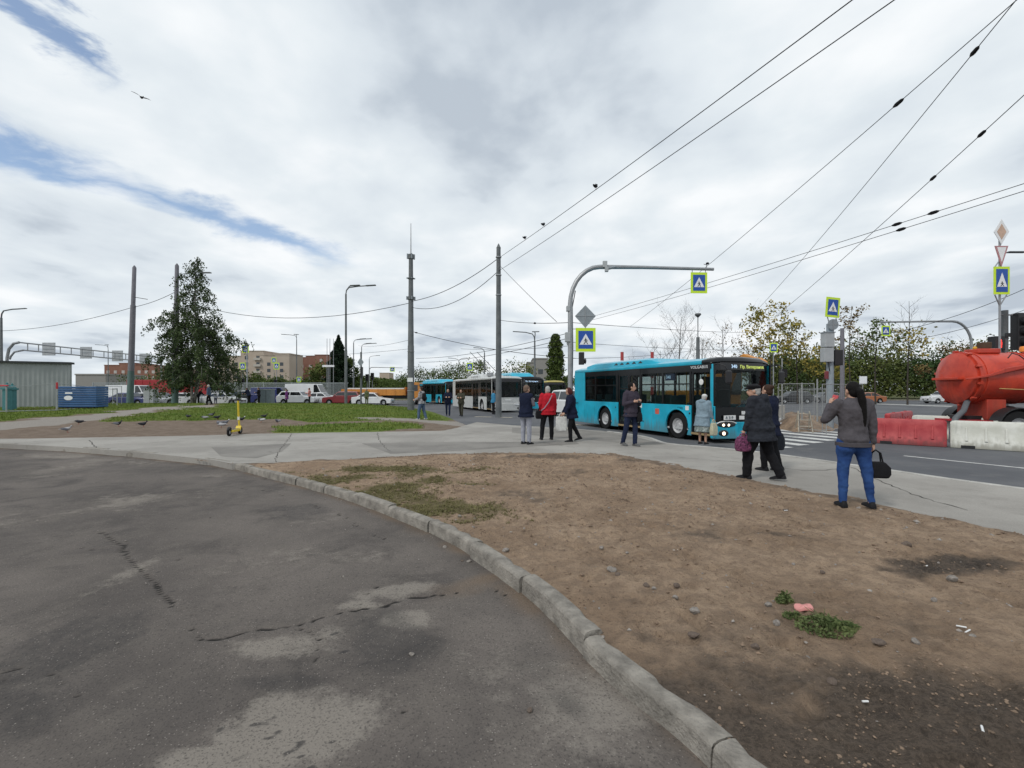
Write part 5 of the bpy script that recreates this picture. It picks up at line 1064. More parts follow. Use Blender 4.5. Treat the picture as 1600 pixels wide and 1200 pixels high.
# ---- water-filled plastic barriers
M_BRED = grimy('barrier_red', (.33, .022, .030), (.44, .058, .06), .02, .30, (.13, .05, .05), .55, 3, .75, 0); M_BWHT = grimy('barrier_white', (.50, .50, .44), (.62, .62, .57), .02, .32, (.24, .23, .19), .55, 2.5, .75, 0)
def barrier(label, a, b, m, grp='plastic road barriers'):
    a, b = Vector(a), Vector(b); d = b-a; L = d.length; o = thing('road_barrier', label, 'barrier', (a.x, a.y, ROAD), math.atan2(d.y, d.x), grp); e = .02
    def prof(s, w): return [(-.25*w, 0), (-.25*w, .13), (-.20*w, .20), (-.10*w, .60), (-.095*w, .76), (-.06*w, .80), (.06*w, .80), (.095*w, .76), (.10*w, .60), (.20*w, .20), (.25*w, .13), (.25*w, 0)]
    body = MB().loft([[(x, y, z*zz) for y, z in prof(0, w)] for x, w, zz in ((e, .86, .93), (e+.05, .97, .985), (e+.12, 1, 1), (L-e-.12, 1, 1), (L-e-.05, .97, .985), (L-e, .86, .93))]).build('shell', m, o, smooth=True, shade=40, bevel=.012)
    for s in (-1, 1):
        for k in range(4):
            x = L*(k+.9)/4.8; MB().loft([[(x-.035, s*(.205), .22), (x+.035, s*.205, .22), (x+.035, s*.235, .22), (x-.035, s*.235, .22)], [(x-.02, s*.09, .60), (x+.02, s*.09, .60), (x+.02, s*.125, .60), (x-.02, s*.125, .60)]]).build('rib', m, o, bevel=.01)
    MB().lathe([(.05, .79), (.05, .825), (.01, .825)], 10, (L*.5, 0, 0)).build('filler_cap', m, o)
    for s in (-1, 1): MB().b2((.25, s*.2, .0), (.55, s*.262, .09)).build('forklift_pocket', M_BLK, o)
    return o
A = G(1361, 691, ROAD); B = G(1481, 698, ROAD); dv = (B-A).normalized(); C_ = B+dv*2.0; D = C_+dv*2.0
barrier('red plastic barrier nearest to the ponytail woman', A, B, M_BRED); barrier('white plastic barrier touching the red one, in front of the tank truck', B+dv*.03, C_, M_BWHT); barrier('white plastic barrier cut by the right edge', C_+dv*.03, D, M_BWHT)
e1 = G(1386, 678, ROAD); e2 = G(1452, 663, ROAD); dd = (e2-e1).normalized(); barrier('red barrier slanting away behind the front red one', e1, e1+dd*2.0, M_BRED); barrier('red barrier farthest back in the slanting row', e1+dd*2.04, e1+dd*4.0, M_BRED)
barrier('white barrier lying behind the red one, left of the hose', G(1425, 682, ROAD), G(1545, 690, ROAD), M_BWHT)
# ---- mesh fence panels, soil heap, ladder
M_FEN = mat('fence_tube', (.30, .31, .31), .6)
def mesh_panel(label, a, b, hgt, z0, nv=22, nh=12, grp='mesh fence panels round the dig', m=M_FEN, r=.017, post_red=False):
    a, b = Vector(a), Vector(b); d = (b-a); L = d.length; o = thing('mesh_panel', label, 'fence', (a.x, a.y, z0), math.atan2(d.y, d.x), grp)
    for x in (0, L): MB().tube([(x, 0, 0), (x, 0, hgt)], r, 6).build('fence_post', m, o)
    for z in (.12, hgt): MB().tube([(0, 0, z), (L, 0, z)], r*.9, 6).build('rail', m, o)
    mb = MB()
    for k in range(1, nv): mb.box((L*k/nv, 0, hgt/2+.05), (.004, .004, hgt-.14))
    for k in range(1, nh): mb.box((L/2, .004, .12+(hgt-.12)*k/nh), (L, .004, .004))
    w_ = mb.build('wire_mesh', m, o); w_['kind'] = 'stuff'; return o
pa = [G(1218, 668, ROAD), G(1248, 664, ROAD), G(1294, 668, ROAD)]
mesh_panel('mesh fence panel beside the front corner of the bus', P(1216, 640, 22), P(1272, 640, 21), 2.0, ROAD); mesh_panel('mesh fence panel standing left of the stepladder', P(1249, 660, 19.5), P(1291, 660, 18.5), 1.75, ROAD)
mesh_panel('mesh fence panel behind the head of the ponytail woman', P(1285, 640, 19.0), P(1348, 640, 20.5), 1.95, ROAD)
for px, Y, top, lb in ((1253, 20.5, 598, 'thin steel stake standing in the soil heap, left'), (1277, 20.5, 592, 'thin steel stake standing in the soil heap, right'), (1222, 23, 560, 'tall thin post right of the bus front'), (1348, 45, 588, 'small post with a white plate in front of the woods')):
    x = (px-800)/F*Y; o = post('stake', lb, 'post', (x, Y, ROAD), zat(top, Y), .035, .03, M_FEN)
    if px == 1348: MB().b2((-.35, -.08, zat(597, Y)), (.35, -.04, zat(588, Y)+.15)).build('plate', M_SWHITE, o)
    if px == 1222: MB().b2((-.1, -.1, zat(585, Y)), (.2, .1, zat(572, Y))).build('signal_head', M_BLK, o)
rows = np.linspace(17.8, 31, 90); cols = np.linspace(9.0, 15.5, 80); X, Y = np.meshgrid(cols, rows)
hp = wpts([(1206, 668), (1240, 675), (1300, 674), (1330, 660), (1300, 648), (1215, 645)], ROAD); ins = inpoly(X, Y, hp); dB = seg_dist(X, Y, hp+[hp[0]]); ed = np.where(ins, dB, -dB)
Z = ROAD-.03+smooth(-.1, .8, ed)*(.32+.5*(fbm(X, Y, 1.1, 5, 91)-.3))+(fbm(X, Y, 4, 4, 92)-.5)*.12*smooth(0, .5, ed)
heap = grid_mesh('soil_heap', X, Y, Z, ed > -.15, dict(dark=fbm(X, Y, 1.4, 4, 93)*.9, grass=X*0), M_SOIL); tag(heap, 'dug-up brown soil heap inside the mesh fence', 'soil heap')
def ladder():
    a = G(1263, 676, ROAD); o = thing('stepladder', 'small pale stepladder beside the soil heap', 'ladder', (a.x, a.y+.3, ROAD), math.radians(-20)); m = mat('pale_wood', (.42, .38, .31), .7)
    for x in (-.25, .25):
        MB().tube([(x, -.35, 0), (x*.8, 0, .85)], .022, 6).build('ladder_rail', m, o); MB().tube([(x, .35, 0), (x*.8, 0, .85)], .022, 6).build('ladder_rail', m, o)
    for z in (.25, .5, .75): MB().b2((-.24, -.35*(1-z/.85)-.05, z-.012), (.24, -.35*(1-z/.85)+.05, z+.012)).build('step', m, o)
ladder()
for px, py, lb, s in ((1222, 668, 'white sack lying at the front corner of the bus', (.45, .3, .12)), (1213, 664, 'grey sack leaning behind the white sack', (.3, .25, .18))):
    a = G(px, py, ROAD); m = MB().ell((0, 0, s[2]*.8), s, 16, 10); m.xf(lambda p: p+Vector((0, 0, .03*math.sin(p.x*17)*math.cos(p.y*13)))); o = m.build('sack', mat('sack_'+lb[:5].strip(), (.55, .55, .56) if lb[0] == 'w' else (.4, .4, .4), .8), None, smooth=True, shade=0); o.location = (a.x+.15, a.y, ROAD+.01); tag(o, lb, 'sack')
a = P(1217, 640, 24); o = thing('concrete_block', 'pale concrete block behind the front corner of the bus', 'block', (a.x, 24, ROAD+.1)); MB().b2((-.2, -.2, 0), (.2, .2, .85)).build('shaft', mat('block_concrete', (.38, .38, .36), .9), o, bevel=.02); MB().b2((-.3, -.3, -.1), (.3, .3, .12)).build('foot', mat('block_concrete', (.38, .38, .36), .9), o, bevel=.02)
# ---- left yard: shed, pillars, blue pallets, fence
def yard():
    Y = 38.0; xr = P(109, 600, Y).x; xl = P(-170, 600, 34.0).x; mS = mat('shed_sheet', (.27, .29, .29), .6, col2=(.34, .36, .36), scale=.7, metal=.15); z0 = .05; H = zat(566, Y)-z0
    a = Vector((xl, 33.0, 0)); b = Vector((xr, Y, 0)); d = b-a; L = d.length; o = thing('site_shed', 'long grey corrugated metal shed at the left edge', 'shed', (a.x, a.y, z0), math.atan2(d.y, d.x))
    n = int(L/.14); front = []; 
    for k in range(n+1): front.append((L*k/n, -.03 if k % 2 else 0))
    m = MB(); m.loft([[(x, y, 0) for x, y in front], [(x, y, H-.15) for x, y in front]], caps=False, close=False); m.b2((0, .02, 0), (L, .5, H-.16)); w_ = m.build('corrugated_wall', mS, o)
    MB().b2((-.15, -.2, H-.15), (L+.12, .7, H)).build('roof', mat('shed_roof', (.055, .058, .06), .7), o)
    MB().b2((L-.1, -.05, 0), (L+.02, .03, H-.15)).build('corner_trim', mS, o)
    for px, lb, hh in ((11, 'turquoise capped pillar in front of the shed, left one', 2.05), (19, 'turquoise capped pillar in front of the shed, right one', 2.0)):
        Yp = 32.5 if px < 15 else 33.2; t = thing('gate_pillar', lb, 'pillar', ((px-800)/F*Yp, Yp, .02), 0, 'turquoise gate pillars'); mp = mat('turquoise_paint', (.075, .20, .215), .6)
        MB().b2((-.16, -.16, 0), (.16, .16, hh*.78)).build('shaft', mp, t); MB().b2((-.23, -.23, hh*.78), (.23, .23, hh*.84)).build('capital', mp, t); MB().lathe([(.24, hh*.84), (.15, hh*.93), (.05, hh*.95), (.07, hh*.985), (.01, hh*1.02)], 10).build('cap', mp, t)
    t = thing('covered_stack', 'stack of boards wrapped in ribbed blue sheeting with a white oval mark', 'stack', P(88, 632, 34.5), math.radians(4)); t.location.z = .32; mb_ = mat('blue_wrap', (.022, .075, .19), .5, col2=(.03, .105, .25), scale=1.5); W_ = 59/F*34.5
    for k in range(9): MB().b2((0+.03*(k % 2), 0, .17*k), (W_, 1.15, .17*k+.155)).build('wrapped_board', mb_, t, bevel=.03)
    MB().lathe([(.01, -.012), (.30, -.01), (.30, -.002), (.01, -.002)], 20, (0, 0, 0), 'y').xf(lambda p: Vector((p.x+W_*.30, p.y, p.z*.55+.68))).build('oval_mark', M_SWHITE, t); MB().b2((W_*.22, -.012, .98), (W_*.40, -.002, 1.09)).build('white_mark', M_SWHITE, t)
    MB().b2((.1, .1, -.3), (W_*.9, .3, 0)).b2((.1, .8, -.3), (W_*.9, 1.1, 0)).build('bearer', mat('old_timber', (.07, .05, .04), .9), t)
    for k, (px, py, w, hh, lb) in enumerate(((60, 643, 3.4, .22, 'rusty beams lying under the fence'), (120, 641, 3.0, .2, 'brown planks lying under the blue stack'))):
        a = G(px, py+1); q = thing('beam_pile', lb, 'beams', (a.x, a.y, .0), math.radians(6)); 
        for j in range(4): MB().b2((-w/2+j*.15, j*.2, .02+.05*(j % 2)), (w/2-j*.1, j*.2+.15, .02+hh-.05*(j % 2))).build('beam', mat('rusty_beam', (.085, .045, .032), .9, col2=(.14, .07, .05)), q)
    for j in range(5):
        a = G(32+j*9, 637); q = MB().ell((0, 0, .12), (.3, .25, .2), 9, 6).xf(lambda p: p+Vector((random.uniform(-.03, .03), random.uniform(-.03, .03), random.uniform(-.03, .03)))).build('rubble', mat('rubble_grey', (.22, .19, .17), .9), None); q.location = (a.x, a.y+.8, .05); tag(q, 'lump of grey rubble at the foot of the shed', 'rubble', 'rubble lumps')
    # fence in front
    ms = mat('fence_grey', (.30, .315, .32), .6)
    pts = [(-60, 649, 600), (10, 648, 600), (89, 646, 598), (146, 640.5, 600), (183, 638, 604)]; prev = None
    f = thing('yard_fence', 'pale steel tube fence in front of the shed and blue stack', 'fence', (0, 0, 0)); G_ = []
    for k, (px, pb, pt) in enumerate(pts):
        a = G(px, pb); zt = zat(pt+(0 if k in (2,) else 4), a.y) if k else 1.9; MB().tube([(a.x, a.y, -.05), (a.x, a.y, zt)], .055 if k == 2 else .04, 8).build('fence_post', ms, f); G_.append((a, zt))
        if k == 2: MB().tube([(a.x, a.y, zt*.80), (a.x, a.y, zt*1.01)], .06, 8).build('red_band', mat('band_red', (.45, .06, .07), .6), f)
    for (a, za), (b, zb) in zip(G_[:-1], G_[1:]):
        MB().tube([(a.x, a.y, .22), (b.x, b.y, .22)], .03, 6).build('rail', ms, f); MB().tube([(a.x, a.y, za-.05), (b.x, b.y, zb-.05)], .018, 6).build('rail', ms, f)
    a = G(183, 638); b = P(190, 630, 46); mesh_panel('mesh fence panel at the right end of the yard fence', (a.x, a.y, 0), (P(176, 630, 44).x, 44, 0), 1.7, .02, 10, 6, 'mesh fence panels on the lawn', ms, .03); mesh_panel('mesh fence panel leading back behind the blue stack', (P(148, 630, 41).x, 41, 0), (P(190, 630, 43).x, 43, 0), 1.9, .02, 14, 6, 'mesh fence panels on the lawn', ms, .025)
    q = thing('barrier_arm', 'red-tipped pole end at the left edge of the view', 'pole', G(-6, 648)); MB().tube([(0, 0, 0), (0, 0, 1.9)], .05, 8).build('post', ms, q); MB().tube([(-.1, 0, 1.85), (.75, 0, 1.85)], .05, 8).build('red_tip', mat('band_red', (.45, .06, .07), .6), q)
yard()
# far mesh fence behind the cars, cabinets
mF = mat('far_fence', (.30, .33, .33), .7)
for k in range(9):
    x0 = -62+k*4.2; o = thing('fence_section', ('first', 'second', 'third', 'fourth', 'fifth', 'sixth', 'seventh', 'eighth', 'ninth')[k]+' section from the left of the tall grey fence behind the cars', 'fence', (x0, 70, ROAD), 0, 'tall grey fence sections')
    MB().b2((0, -.04, 0), (.12, .08, 2.9)).build('fence_post', mF, o); MB().b2((.12, -.02, 2.75), (4.2, .02, 2.85)).build('rail', mF, o); MB().b2((.12, -.02, .1), (4.2, .02, .2)).build('rail', mF, o)
    mb = MB()
    for j in range(1, 28): mb.box((.12+j*.146, 0, 1.5), (.05, .02, 2.5))
    q = mb.build('fence_bars', mF, o); q['kind'] = 'stuff'
for px, Y, w, lb in ((416, 51.5, 1.5, 'grey steel cabinet beside the two dark figures'), (236, 52.5, 1.1, 'pale grey kiosk box left of the dark sedan')):
    x = (px-800)/F*Y; o = thing('steel_cabinet', lb, 'cabinet', (x, Y, .1)); mc = mat('cabinet_steel', (.13, .16, .18), .5) if px > 300 else mat('kiosk_grey', (.38, .40, .41), .6)
    MB().b2((-w*.5, -.4, .05), (w*.5, .4, 1.55)).build('case', mc, o, bevel=.02); MB().b2((-w*.55, -.45, 1.55), (w*.55, .45, 1.62)).build('lid', M_BOXG, o); MB().b2((w*.1, -.415, .1), (w*.12, -.4, 1.5)).build('door_seam', M_BLK, o)
for k, px in enumerate((511, 515.5, 521)):
    Y = 85.0; post('flag_pole', ('left', 'middle', 'right')[k]+' one of the three thin flagpoles left of the spruce', 'pole', ((px-800)/F*Y, Y, ROAD), zat(529, Y), .06, .04, M_STEEL, group='flagpoles')
Y = 80; o = thing('sign_board', 'small white board in front of the spruce', 'sign', ((513-800)/F*Y, Y, ROAD)); MB().b2((-1, -.05, zat(572, Y)), (1, 0, zat(569, Y))).build('board', M_SWHITE, o); MB().tube([(0, 0, 0), (0, 0, zat(572, Y))], .05, 6).build('post', M_STEEL, o)
# ================================================================ buildings and vegetation
def leaf_mat(name, a, b, sc=.7, trans=True):
    if name in MATS: return MATS[name]
    n = NT(name, .75); c = n.mix(n.ramp(n.noise(sc, 5, .7), .35, .65), a, b); f = n.noise(sc*9, 3); c = n.mix(n.ramp(f, .35, .7, 0, .55), c, tuple(x*.55 for x in a)); return n.done(c)
M_BARK = mat('bark_dark', (.045, .038, .033), .95, col2=(.075, .065, .055), scale=6, bump=.5); M_BIRCH = mat('birch_bark', (.10, .09, .08), .9, col2=(.34, .33, .31), scale=5)
class Leaves:
    """leaf-sized faces collected in numpy, built as one crown mesh"""
    def __init__(s): s.p = []; s.sz = []
    def puff(s, c, rad, n, size, squash=.7):
        q = np.random.normal(0, 1, (n, 3))*np.array([rad, rad, rad*squash])*.5+np.array(c); s.p.append(q); s.sz.append(np.random.uniform(.6, 1.25, n)*size)
    def at(s, pts, size): s.p.append(np.array(pts)); s.sz.append(np.random.uniform(.6, 1.25, len(pts))*size)
    def build(s, name, m, parent, droop=0.0):
        p = np.concatenate(s.p); sz = np.concatenate(s.sz)[:, None]; n = len(p)
        a = np.random.normal(0, 1, (n, 3)); a[:, 2] -= droop*2; a /= np.linalg.norm(a, axis=1)[:, None]
        b = np.random.normal(0, 1, (n, 3)); b -= a*(a*b).sum(1)[:, None]; b /= np.linalg.norm(b, axis=1)[:, None]
        v = np.stack([p-a*sz*.6, p+b*sz*.34, p+a*sz*.6, p-b*sz*.34], 1).reshape(-1, 3)
        me = bpy.data.meshes.new(name); me.vertices.add(4*n); me.vertices.foreach_set('co', v.ravel()); me.loops.add(4*n); me.loops.foreach_set('vertex_index', np.arange(4*n, dtype=np.int32)); me.polygons.add(n); me.polygons.foreach_set('loop_start', np.arange(0, 4*n, 4, dtype=np.int32))
        try: me.polygons.foreach_set('loop_total', np.full(n, 4, np.int32))
        except Exception: pass
        me.update(calc_edges=True); me.materials.append(m); o = bpy.data.objects.new(name, me); COL.objects.link(o); o.parent = parent; return o
def tree(label, loc, H, spread, trunk_r, leaf, n_leaf, lsize, first=.3, limbs=9, seed=1, levels=3, up=.55, bare_top=0.0, puff=.7, grp='trees on the right', name='tree', lean=.03):
    rd = random.Random(seed); np.random.seed(seed); o = thing(name, label, 'tree', loc, 0, grp); wood = MB(); tips = []
    def limb(p, d, L, r, lv):
        pts = [p]; q = Vector(p); dd = Vector(d); n = 5
        for i in range(n):
            dd = (dd+Vector((rd.uniform(-.22, .22), rd.uniform(-.22, .22), rd.uniform(-.1, .2)))).normalized(); q = q+dd*L/n; pts.append(q.copy())
            if lv > 0 and i >= 1:
                for _ in range(2 if lv > 1 else 2):
                    az = rd.uniform(0, 2*PI); side = Vector((math.cos(az), math.sin(az), rd.uniform(-.05, .7))).normalized()
                    limb(q.copy(), (dd*.6+side*.9).normalized(), L*rd.uniform(.36, .58), r*.45, lv-1)
            elif lv == 0 and i >= 2: tips.append(q.copy())
        wood.tube(pts, [r*(1-.75*i/n) for i in range(n+1)], 6 if r > .04 else 4)
    tp = [Vector((lean*H*t*math.sin(t*3+seed), lean*H*t*math.cos(t*2+seed), H*t)) for t in np.linspace(0, .97, 10)]
    wood.tube([tp[0]-Vector((0, 0, .15))]+tp, [trunk_r*1.25]+[trunk_r*(1-.85*i/9) for i in range(10)], 8)
    for k in range(limbs):
        t = first+(1-first)*(k+.5)/limbs*.95; i = min(int(t*9), 8); p = tp[i].lerp(tp[i+1], t*9-i) if i < 9 else tp[9]; az = k*2.4+rd.uniform(-.4, .4); prof = math.sin(min(1, (1-t)/(1-first)*.8+.22)*PI*.6)
        limb(p, (math.cos(az), math.sin(az), up+rd.uniform(0, .5)), spread*prof*rd.uniform(.75, 1.1), trunk_r*.4*(1-t*.6), levels-1)
    wood.build('trunk', M_BARK, o, smooth=True, shade=0)
    if leaf is not None and n_leaf:
        lf = Leaves(); tips = [t for t in tips if t.z < H*(1-bare_top)]; pk = [t for t in tips if rd.random() < .45]; per = max(2, int(n_leaf/max(1, len(pk))))
        for t in pk: lf.puff(t, puff*rd.uniform(.5, 1.2), per, lsize)
        lf.build('crown', leaf, o)
    return o
L_GREEN = leaf_mat('leaf_green', (.055, .085, .024), (.11, .145, .038)); L_YEL = leaf_mat('leaf_autumn', (.15, .165, .040), (.50, .37, .085), .45); L_RED = leaf_mat('leaf_russet', (.13, .085, .045), (.25, .19, .07), .5); L_DARK = leaf_mat('leaf_conifer', (.012, .024, .014), (.026, .045, .022), .8); L_BIRCH = leaf_mat('leaf_birch', (.048, .074, .034), (.098, .130, .054), .9)
L_MIX = leaf_mat('leaf_mixed', (.075, .115, .035), (.22, .22, .06), .16)
def birch():
    Y = 48.5; x = (302-800)/F*Y; rd = random.Random(5); np.random.seed(5); o = thing('birch_tree', 'big conical birch with drooping branches on the lawn', 'tree', (x, Y, .18)); H = zat(402, Y)-.18
    wood = MB(); lf = Leaves()
    for lean, top in ((.035, 1.0), (-.05, .62), (.10, .55)):
        tp = [Vector((lean*H*t*(1.6-t*.6)+.15*math.sin(t*6), .2*math.sin(t*5+lean*30), H*top*t)) for t in np.linspace(0, 1, 12)]
        wood.tube(tp, [.17*(1-.92*i/11)*(1 if top == 1 else .8) for i in range(12)], 8)
        for k in range(int(66*top)):
            t = .17+.82*(k+.5)/int(66*top); p = tp[0].lerp(tp[-1], 0); i = min(int(t*11), 10); p = tp[i].lerp(tp[i+1], t*11-i); zr = p.z/H
            R = 5.1*(1-zr)**.70*(1.0 if zr > .25 else .72+zr)*rd.uniform(.55, 1.12)
            if rd.random() < .12: R *= 1.2
            az = k*2.4+rd.uniform(-.5, .5); d = Vector((math.cos(az), math.sin(az)*.9, 0)); pts = []
            for s in np.linspace(0, 1, 7): pts.append(p+d*R*s+Vector((0, 0, R*(.55*s-.75*s*s))))
            wood.tube(pts, [.045*(1-.8*j/6) for j in range(7)], 4)
            for j in range(int(5+R*7)):
                s = rd.uniform(.22, 1.0)**.8; jj = min(int(s*6), 5); q = pts[jj].lerp(pts[jj+1], s*6-jj)+Vector((rd.gauss(0, .22), rd.gauss(0, .22), rd.gauss(0, .1))); ln = rd.uniform(.3, 1.15)
                n = int(6+ln*9); tt = np.random.uniform(0, 1, n); sw = rd.uniform(-.18, .18)
                if rd.random() < .11: continue
                lf.at([(q.x+sw*u+rd.gauss(0, .09)+d.x*u*.15, q.y+rd.gauss(0, .09), q.z-ln*u+.12) for u in tt], .17)
    wood.build('trunk', M_BIRCH, o, smooth=True, shade=0); lf.build('crown', L_BIRCH, o, droop=.6)
birch()
def conifer(label, px, ptop, Y, wpx, grp='conifers', m=L_DARK, n=9000, ls=.34, full=.8, z0=ROAD):
    x = (px-800)/F*Y; H = zat(ptop, Y)-z0; R = wpx/F*Y/2; np.random.seed(int(px)); o = thing('conifer_tree', label, 'tree', (x, Y, z0), 0, grp); MB().tube([(0, 0, -.1), (0, 0, H*.95)], [.22, .03], 7).build('trunk', M_BARK, o)
    t = np.random.uniform(0, 1, n)**.75; a = np.random.uniform(0, 2*PI, n); lay = .8+.2*np.sin(t*46+np.sin(a*5)*1.5); r = R*(1-t**1.0)**full*lay*np.sqrt(np.random.uniform(.25, 1, n))*(1+.18*np.sin(a*7+t*9)); lf = Leaves(); lf.at(np.c_[r*np.cos(a), r*np.sin(a), .6+(H-.5)*t-r*.18], ls); lf.build('crown', m, o, .3)
conifer('dark dense spruce in front of the brick block', 529, 525, 88, 62, n=15000)
conifer('narrow green poplar behind the teal trolleybus', 868, 523, 72, 36, grp=None, m=L_GREEN, n=9000, ls=.30, full=.28)
def bush(label, px, ptop, Y, wpx, m, n, seed, grp, ls=.35, z0=ROAD):
    """broad crown of leaf clumps on a short trunk"""
    x = (px-800)/F*Y; H = zat(ptop, Y)-z0; R = wpx/F*Y/2; rd = random.Random(seed); np.random.seed(seed); o = thing('broadleaf_tree', label, 'tree', (x, Y, z0), 0, grp); MB().tube([(0, 0, -.1), (.1, 0, H*.3), (0, .1, H*.8)], [.2, .16, .04], 6).build('trunk', M_BARK, o)
    lf = Leaves(); k = 26
    for i in range(k):
        t = rd.uniform(.14, .92); a = rd.uniform(0, 2*PI); rr = R*math.sqrt(max(.05, 1-((t-.42)/.58)**2))*rd.uniform(.25, .95); lf.puff((rr*math.cos(a), rr*math.sin(a), H*t), R*rd.uniform(.3, .5), n//k, ls, .75)
    lf.build('crown', m, o)
rd = random.Random(3)
HB = ['left of the left stepped pole', 'between the two stepped poles', 'behind the birch trunk', 'in front of the beige block, leftmost', 'in front of the beige block, second from left', 'in front of the beige block, third from left', 'in front of the brick block, left one', 'in front of the brick block, right one']
for k, (px, pt, Y, wp) in enumerate(((215, 588, 100, 60), (265, 584, 105, 70), (312, 590, 95, 60), (395, 583, 95, 50), (420, 588, 92, 46), (445, 586, 92, 46), (470, 592, 90, 40), (486, 590, 95, 36))):
    bush('green hedge bush behind the cars, '+HB[k], px, pt, Y, wp, L_GREEN, 1700, 20+k, 'hedge bushes behind the cars', .34)
bush('yellowish round tree left of the dark spruce', 500, 563, 95, 42, L_MIX, 2600, 41, None); bush('green tree peeping out right of the dark spruce', 549, 556, 92, 36, L_GREEN, 2400, 42, None)
for k, (px, pt, Y, wp, m, lb) in enumerate(((628, 588, 140, 46, L_GREEN, 'far green tree between truck and antenna pole'), (656, 580, 130, 60, L_GREEN, 'far green tree right of the antenna pole'), (688, 578, 125, 55, L_GREEN, 'far green tree above the teal bus'), (712, 568, 118, 60, L_GREEN, 'far green tree above the pale trolleybus'), (745, 564, 112, 60, L_MIX, 'far mottled tree above the trolleybus poles'), (800, 556, 100, 64, L_MIX, 'yellow-green tree right of the dark wire pole'), (610, 596, 160, 40, L_GREEN, 'far low tree above the truck bed'), (885, 590, 90, 40, L_GREEN, 'green tree behind the sign pole foot'))):
    bush(lb, px, pt, Y, wp, m, 2400, 50+k, 'trees behind the buses', .36)
def rt(label, px, ptop, Y, spread, leaf, nl, ls, seed, z0=-.05, **k): tree(label, ((px-800)/F*Y, Y, z0), zat(ptop, Y)-z0, spread, .10, leaf, int(nl*.48), ls*.95, seed=seed, levels=(3 if leaf is None else 2), **k)
rt('bare tree with thin twigs above the bus roof', 1062, 490, 52, 3.6, None, 0, 0, 11, first=.35, limbs=9, up=.9, grp=None)
rt('small bare tree low above the bus roof', 1030, 545, 50, 3.4, None, 0, 0, 12, first=.3, limbs=7, up=.6, grp=None)
rt('nearly bare tree left of the yellow tree', 1128, 506, 54, 3.4, L_RED, 420, .20, 13, first=.3, limbs=10, up=.8, grp=None)
rt('half-bare dark tree behind the front of the bus', 1170, 535, 56, 2.2, L_RED, 900, .24, 14, first=.3, limbs=8, grp=None)
rt('tall yellow-green tree right of the bus', 1204, 477, 60, 3.6, L_YEL, 2600, .36, 15, first=.28, limbs=11, puff=.9, grp=None)
rt('thin yellowing tree just right of the tall yellow one', 1246, 500, 60, 2.2, L_YEL, 1500, .34, 16, first=.3, limbs=9, puff=.8, grp=None)
rt('slim tree with a dark tuft behind the signal post', 1330, 476, 58, 2.2, L_RED, 900, .30, 17, first=.45, limbs=7, puff=.6, grp=None, lean=.05)
rt('leaning tree with sparse leaves beside the hanging sign', 1368, 502, 58, 2.8, L_MIX, 1500, .32, 18, first=.35, limbs=9, puff=.8, grp=None)
rt('tall bare-topped tree with golden lower leaves', 1418, 466, 56, 2.8, L_YEL, 900, .34, 19, first=.33, limbs=11, up=.85, bare_top=.30, puff=.9, grp=None)
rt('brownish round tree left above the tank', 1500, 541, 72, 5.0, L_RED, 2600, .34, 20, first=.3, limbs=9, puff=1.0, grp=None)
rt('golden young tree right of the signal post', 1290, 545, 64, 2.4, L_YEL, 1700, .34, 21, first=.25, limbs=8, puff=.9, grp=None)
rt('bare twiggy tree between the lamp pole and the nearly bare tree', 1098, 528, 55, 2.6, None, 0, 0, 23, first=.35, limbs=7, up=.8, grp=None)
# far woods on the right: one mass of foliage nobody could count
np.random.seed(77); n = 100000; xs = np.random.uniform(46, 150, n); ys = 84+np.random.exponential(7, n); top = 4.6+5.6*fbm(xs, ys, .11, 4, 71)+2.2*np.maximum(0, np.sin(xs*.9+ys*.3))**6*1.6; zs = top*np.random.uniform(0.02, 1, n)**.7
lf = Leaves(); lf.at(np.c_[xs, ys, zs], .42); wd = lf.build('woods', leaf_mat('leaf_woods', (.050, .088, .032), (.15, .165, .05), .14), None); tag(wd, 'dense autumn woods beyond the far right road', 'woods', kind='stuff')
n = 26000; xs = np.random.uniform(-120, 22, n); ys = 190+np.random.exponential(14, n); top = 3.0+5.5*fbm(xs, ys, .05, 4, 72); zs = top*np.random.uniform(0, 1, n)**.7; lf = Leaves(); lf.at(np.c_[xs, ys, zs], 1.0); wd = lf.build('far_trees', L_GREEN, None); tag(wd, 'far line of green trees along the horizon behind the buses', 'trees', kind='stuff')
# ---- blocks of flats
def block(label, px0, px1, Y, steps, m, wm, floors, fh, balcony=None, depth=14, name='apartment_block', wstep=3.2):
    """steps = list of (px0, px1, top py): stepped skyline; each window its own part"""
    o = thing(name, label, 'building', ((px0+px1)/2/F*Y-800/F*Y, Y, ROAD)); x0 = ((px0+px1)/2-800)/F*Y; proto = None; bp = None
    for a, b, t in steps:
        xa, xb = (a-800)/F*Y-x0, (b-800)/F*Y-x0; H = zat(t, Y)-ROAD; MB().b2((xa, 0, 0), (xb, depth, H)).build('wall', m, o); MB().b2((xa-.15, -.15, H), (xb+.15, depth, H+.35)).build('parapet', m, o)
        nw = max(1, int((xb-xa-1)/wstep)); nf = int((H-1.2)/fh)
        for i in range(nw):
            for j in range(nf):
                x = xa+(xb-xa)*(i+.5)/nw; z = 1.4+j*fh
                if balcony and i % 3 == 1:
                    if bp is None: bp = MB().b2((-wstep*.48, -1.0, -.9), (wstep*.48, 0, .15)).build('balcony', balcony, o)
                    else: bp = bp.copy(); COL.objects.link(bp)
                    bp.location = (x, 0, z+.4)
                if proto is None: proto = MB().b2((-.75, -.06, -.1), (.75, .02, 1.4)).build('window', wm, o)
                else: proto = proto.copy(); COL.objects.link(proto)
                proto.location = (x, 0, z)
    return o
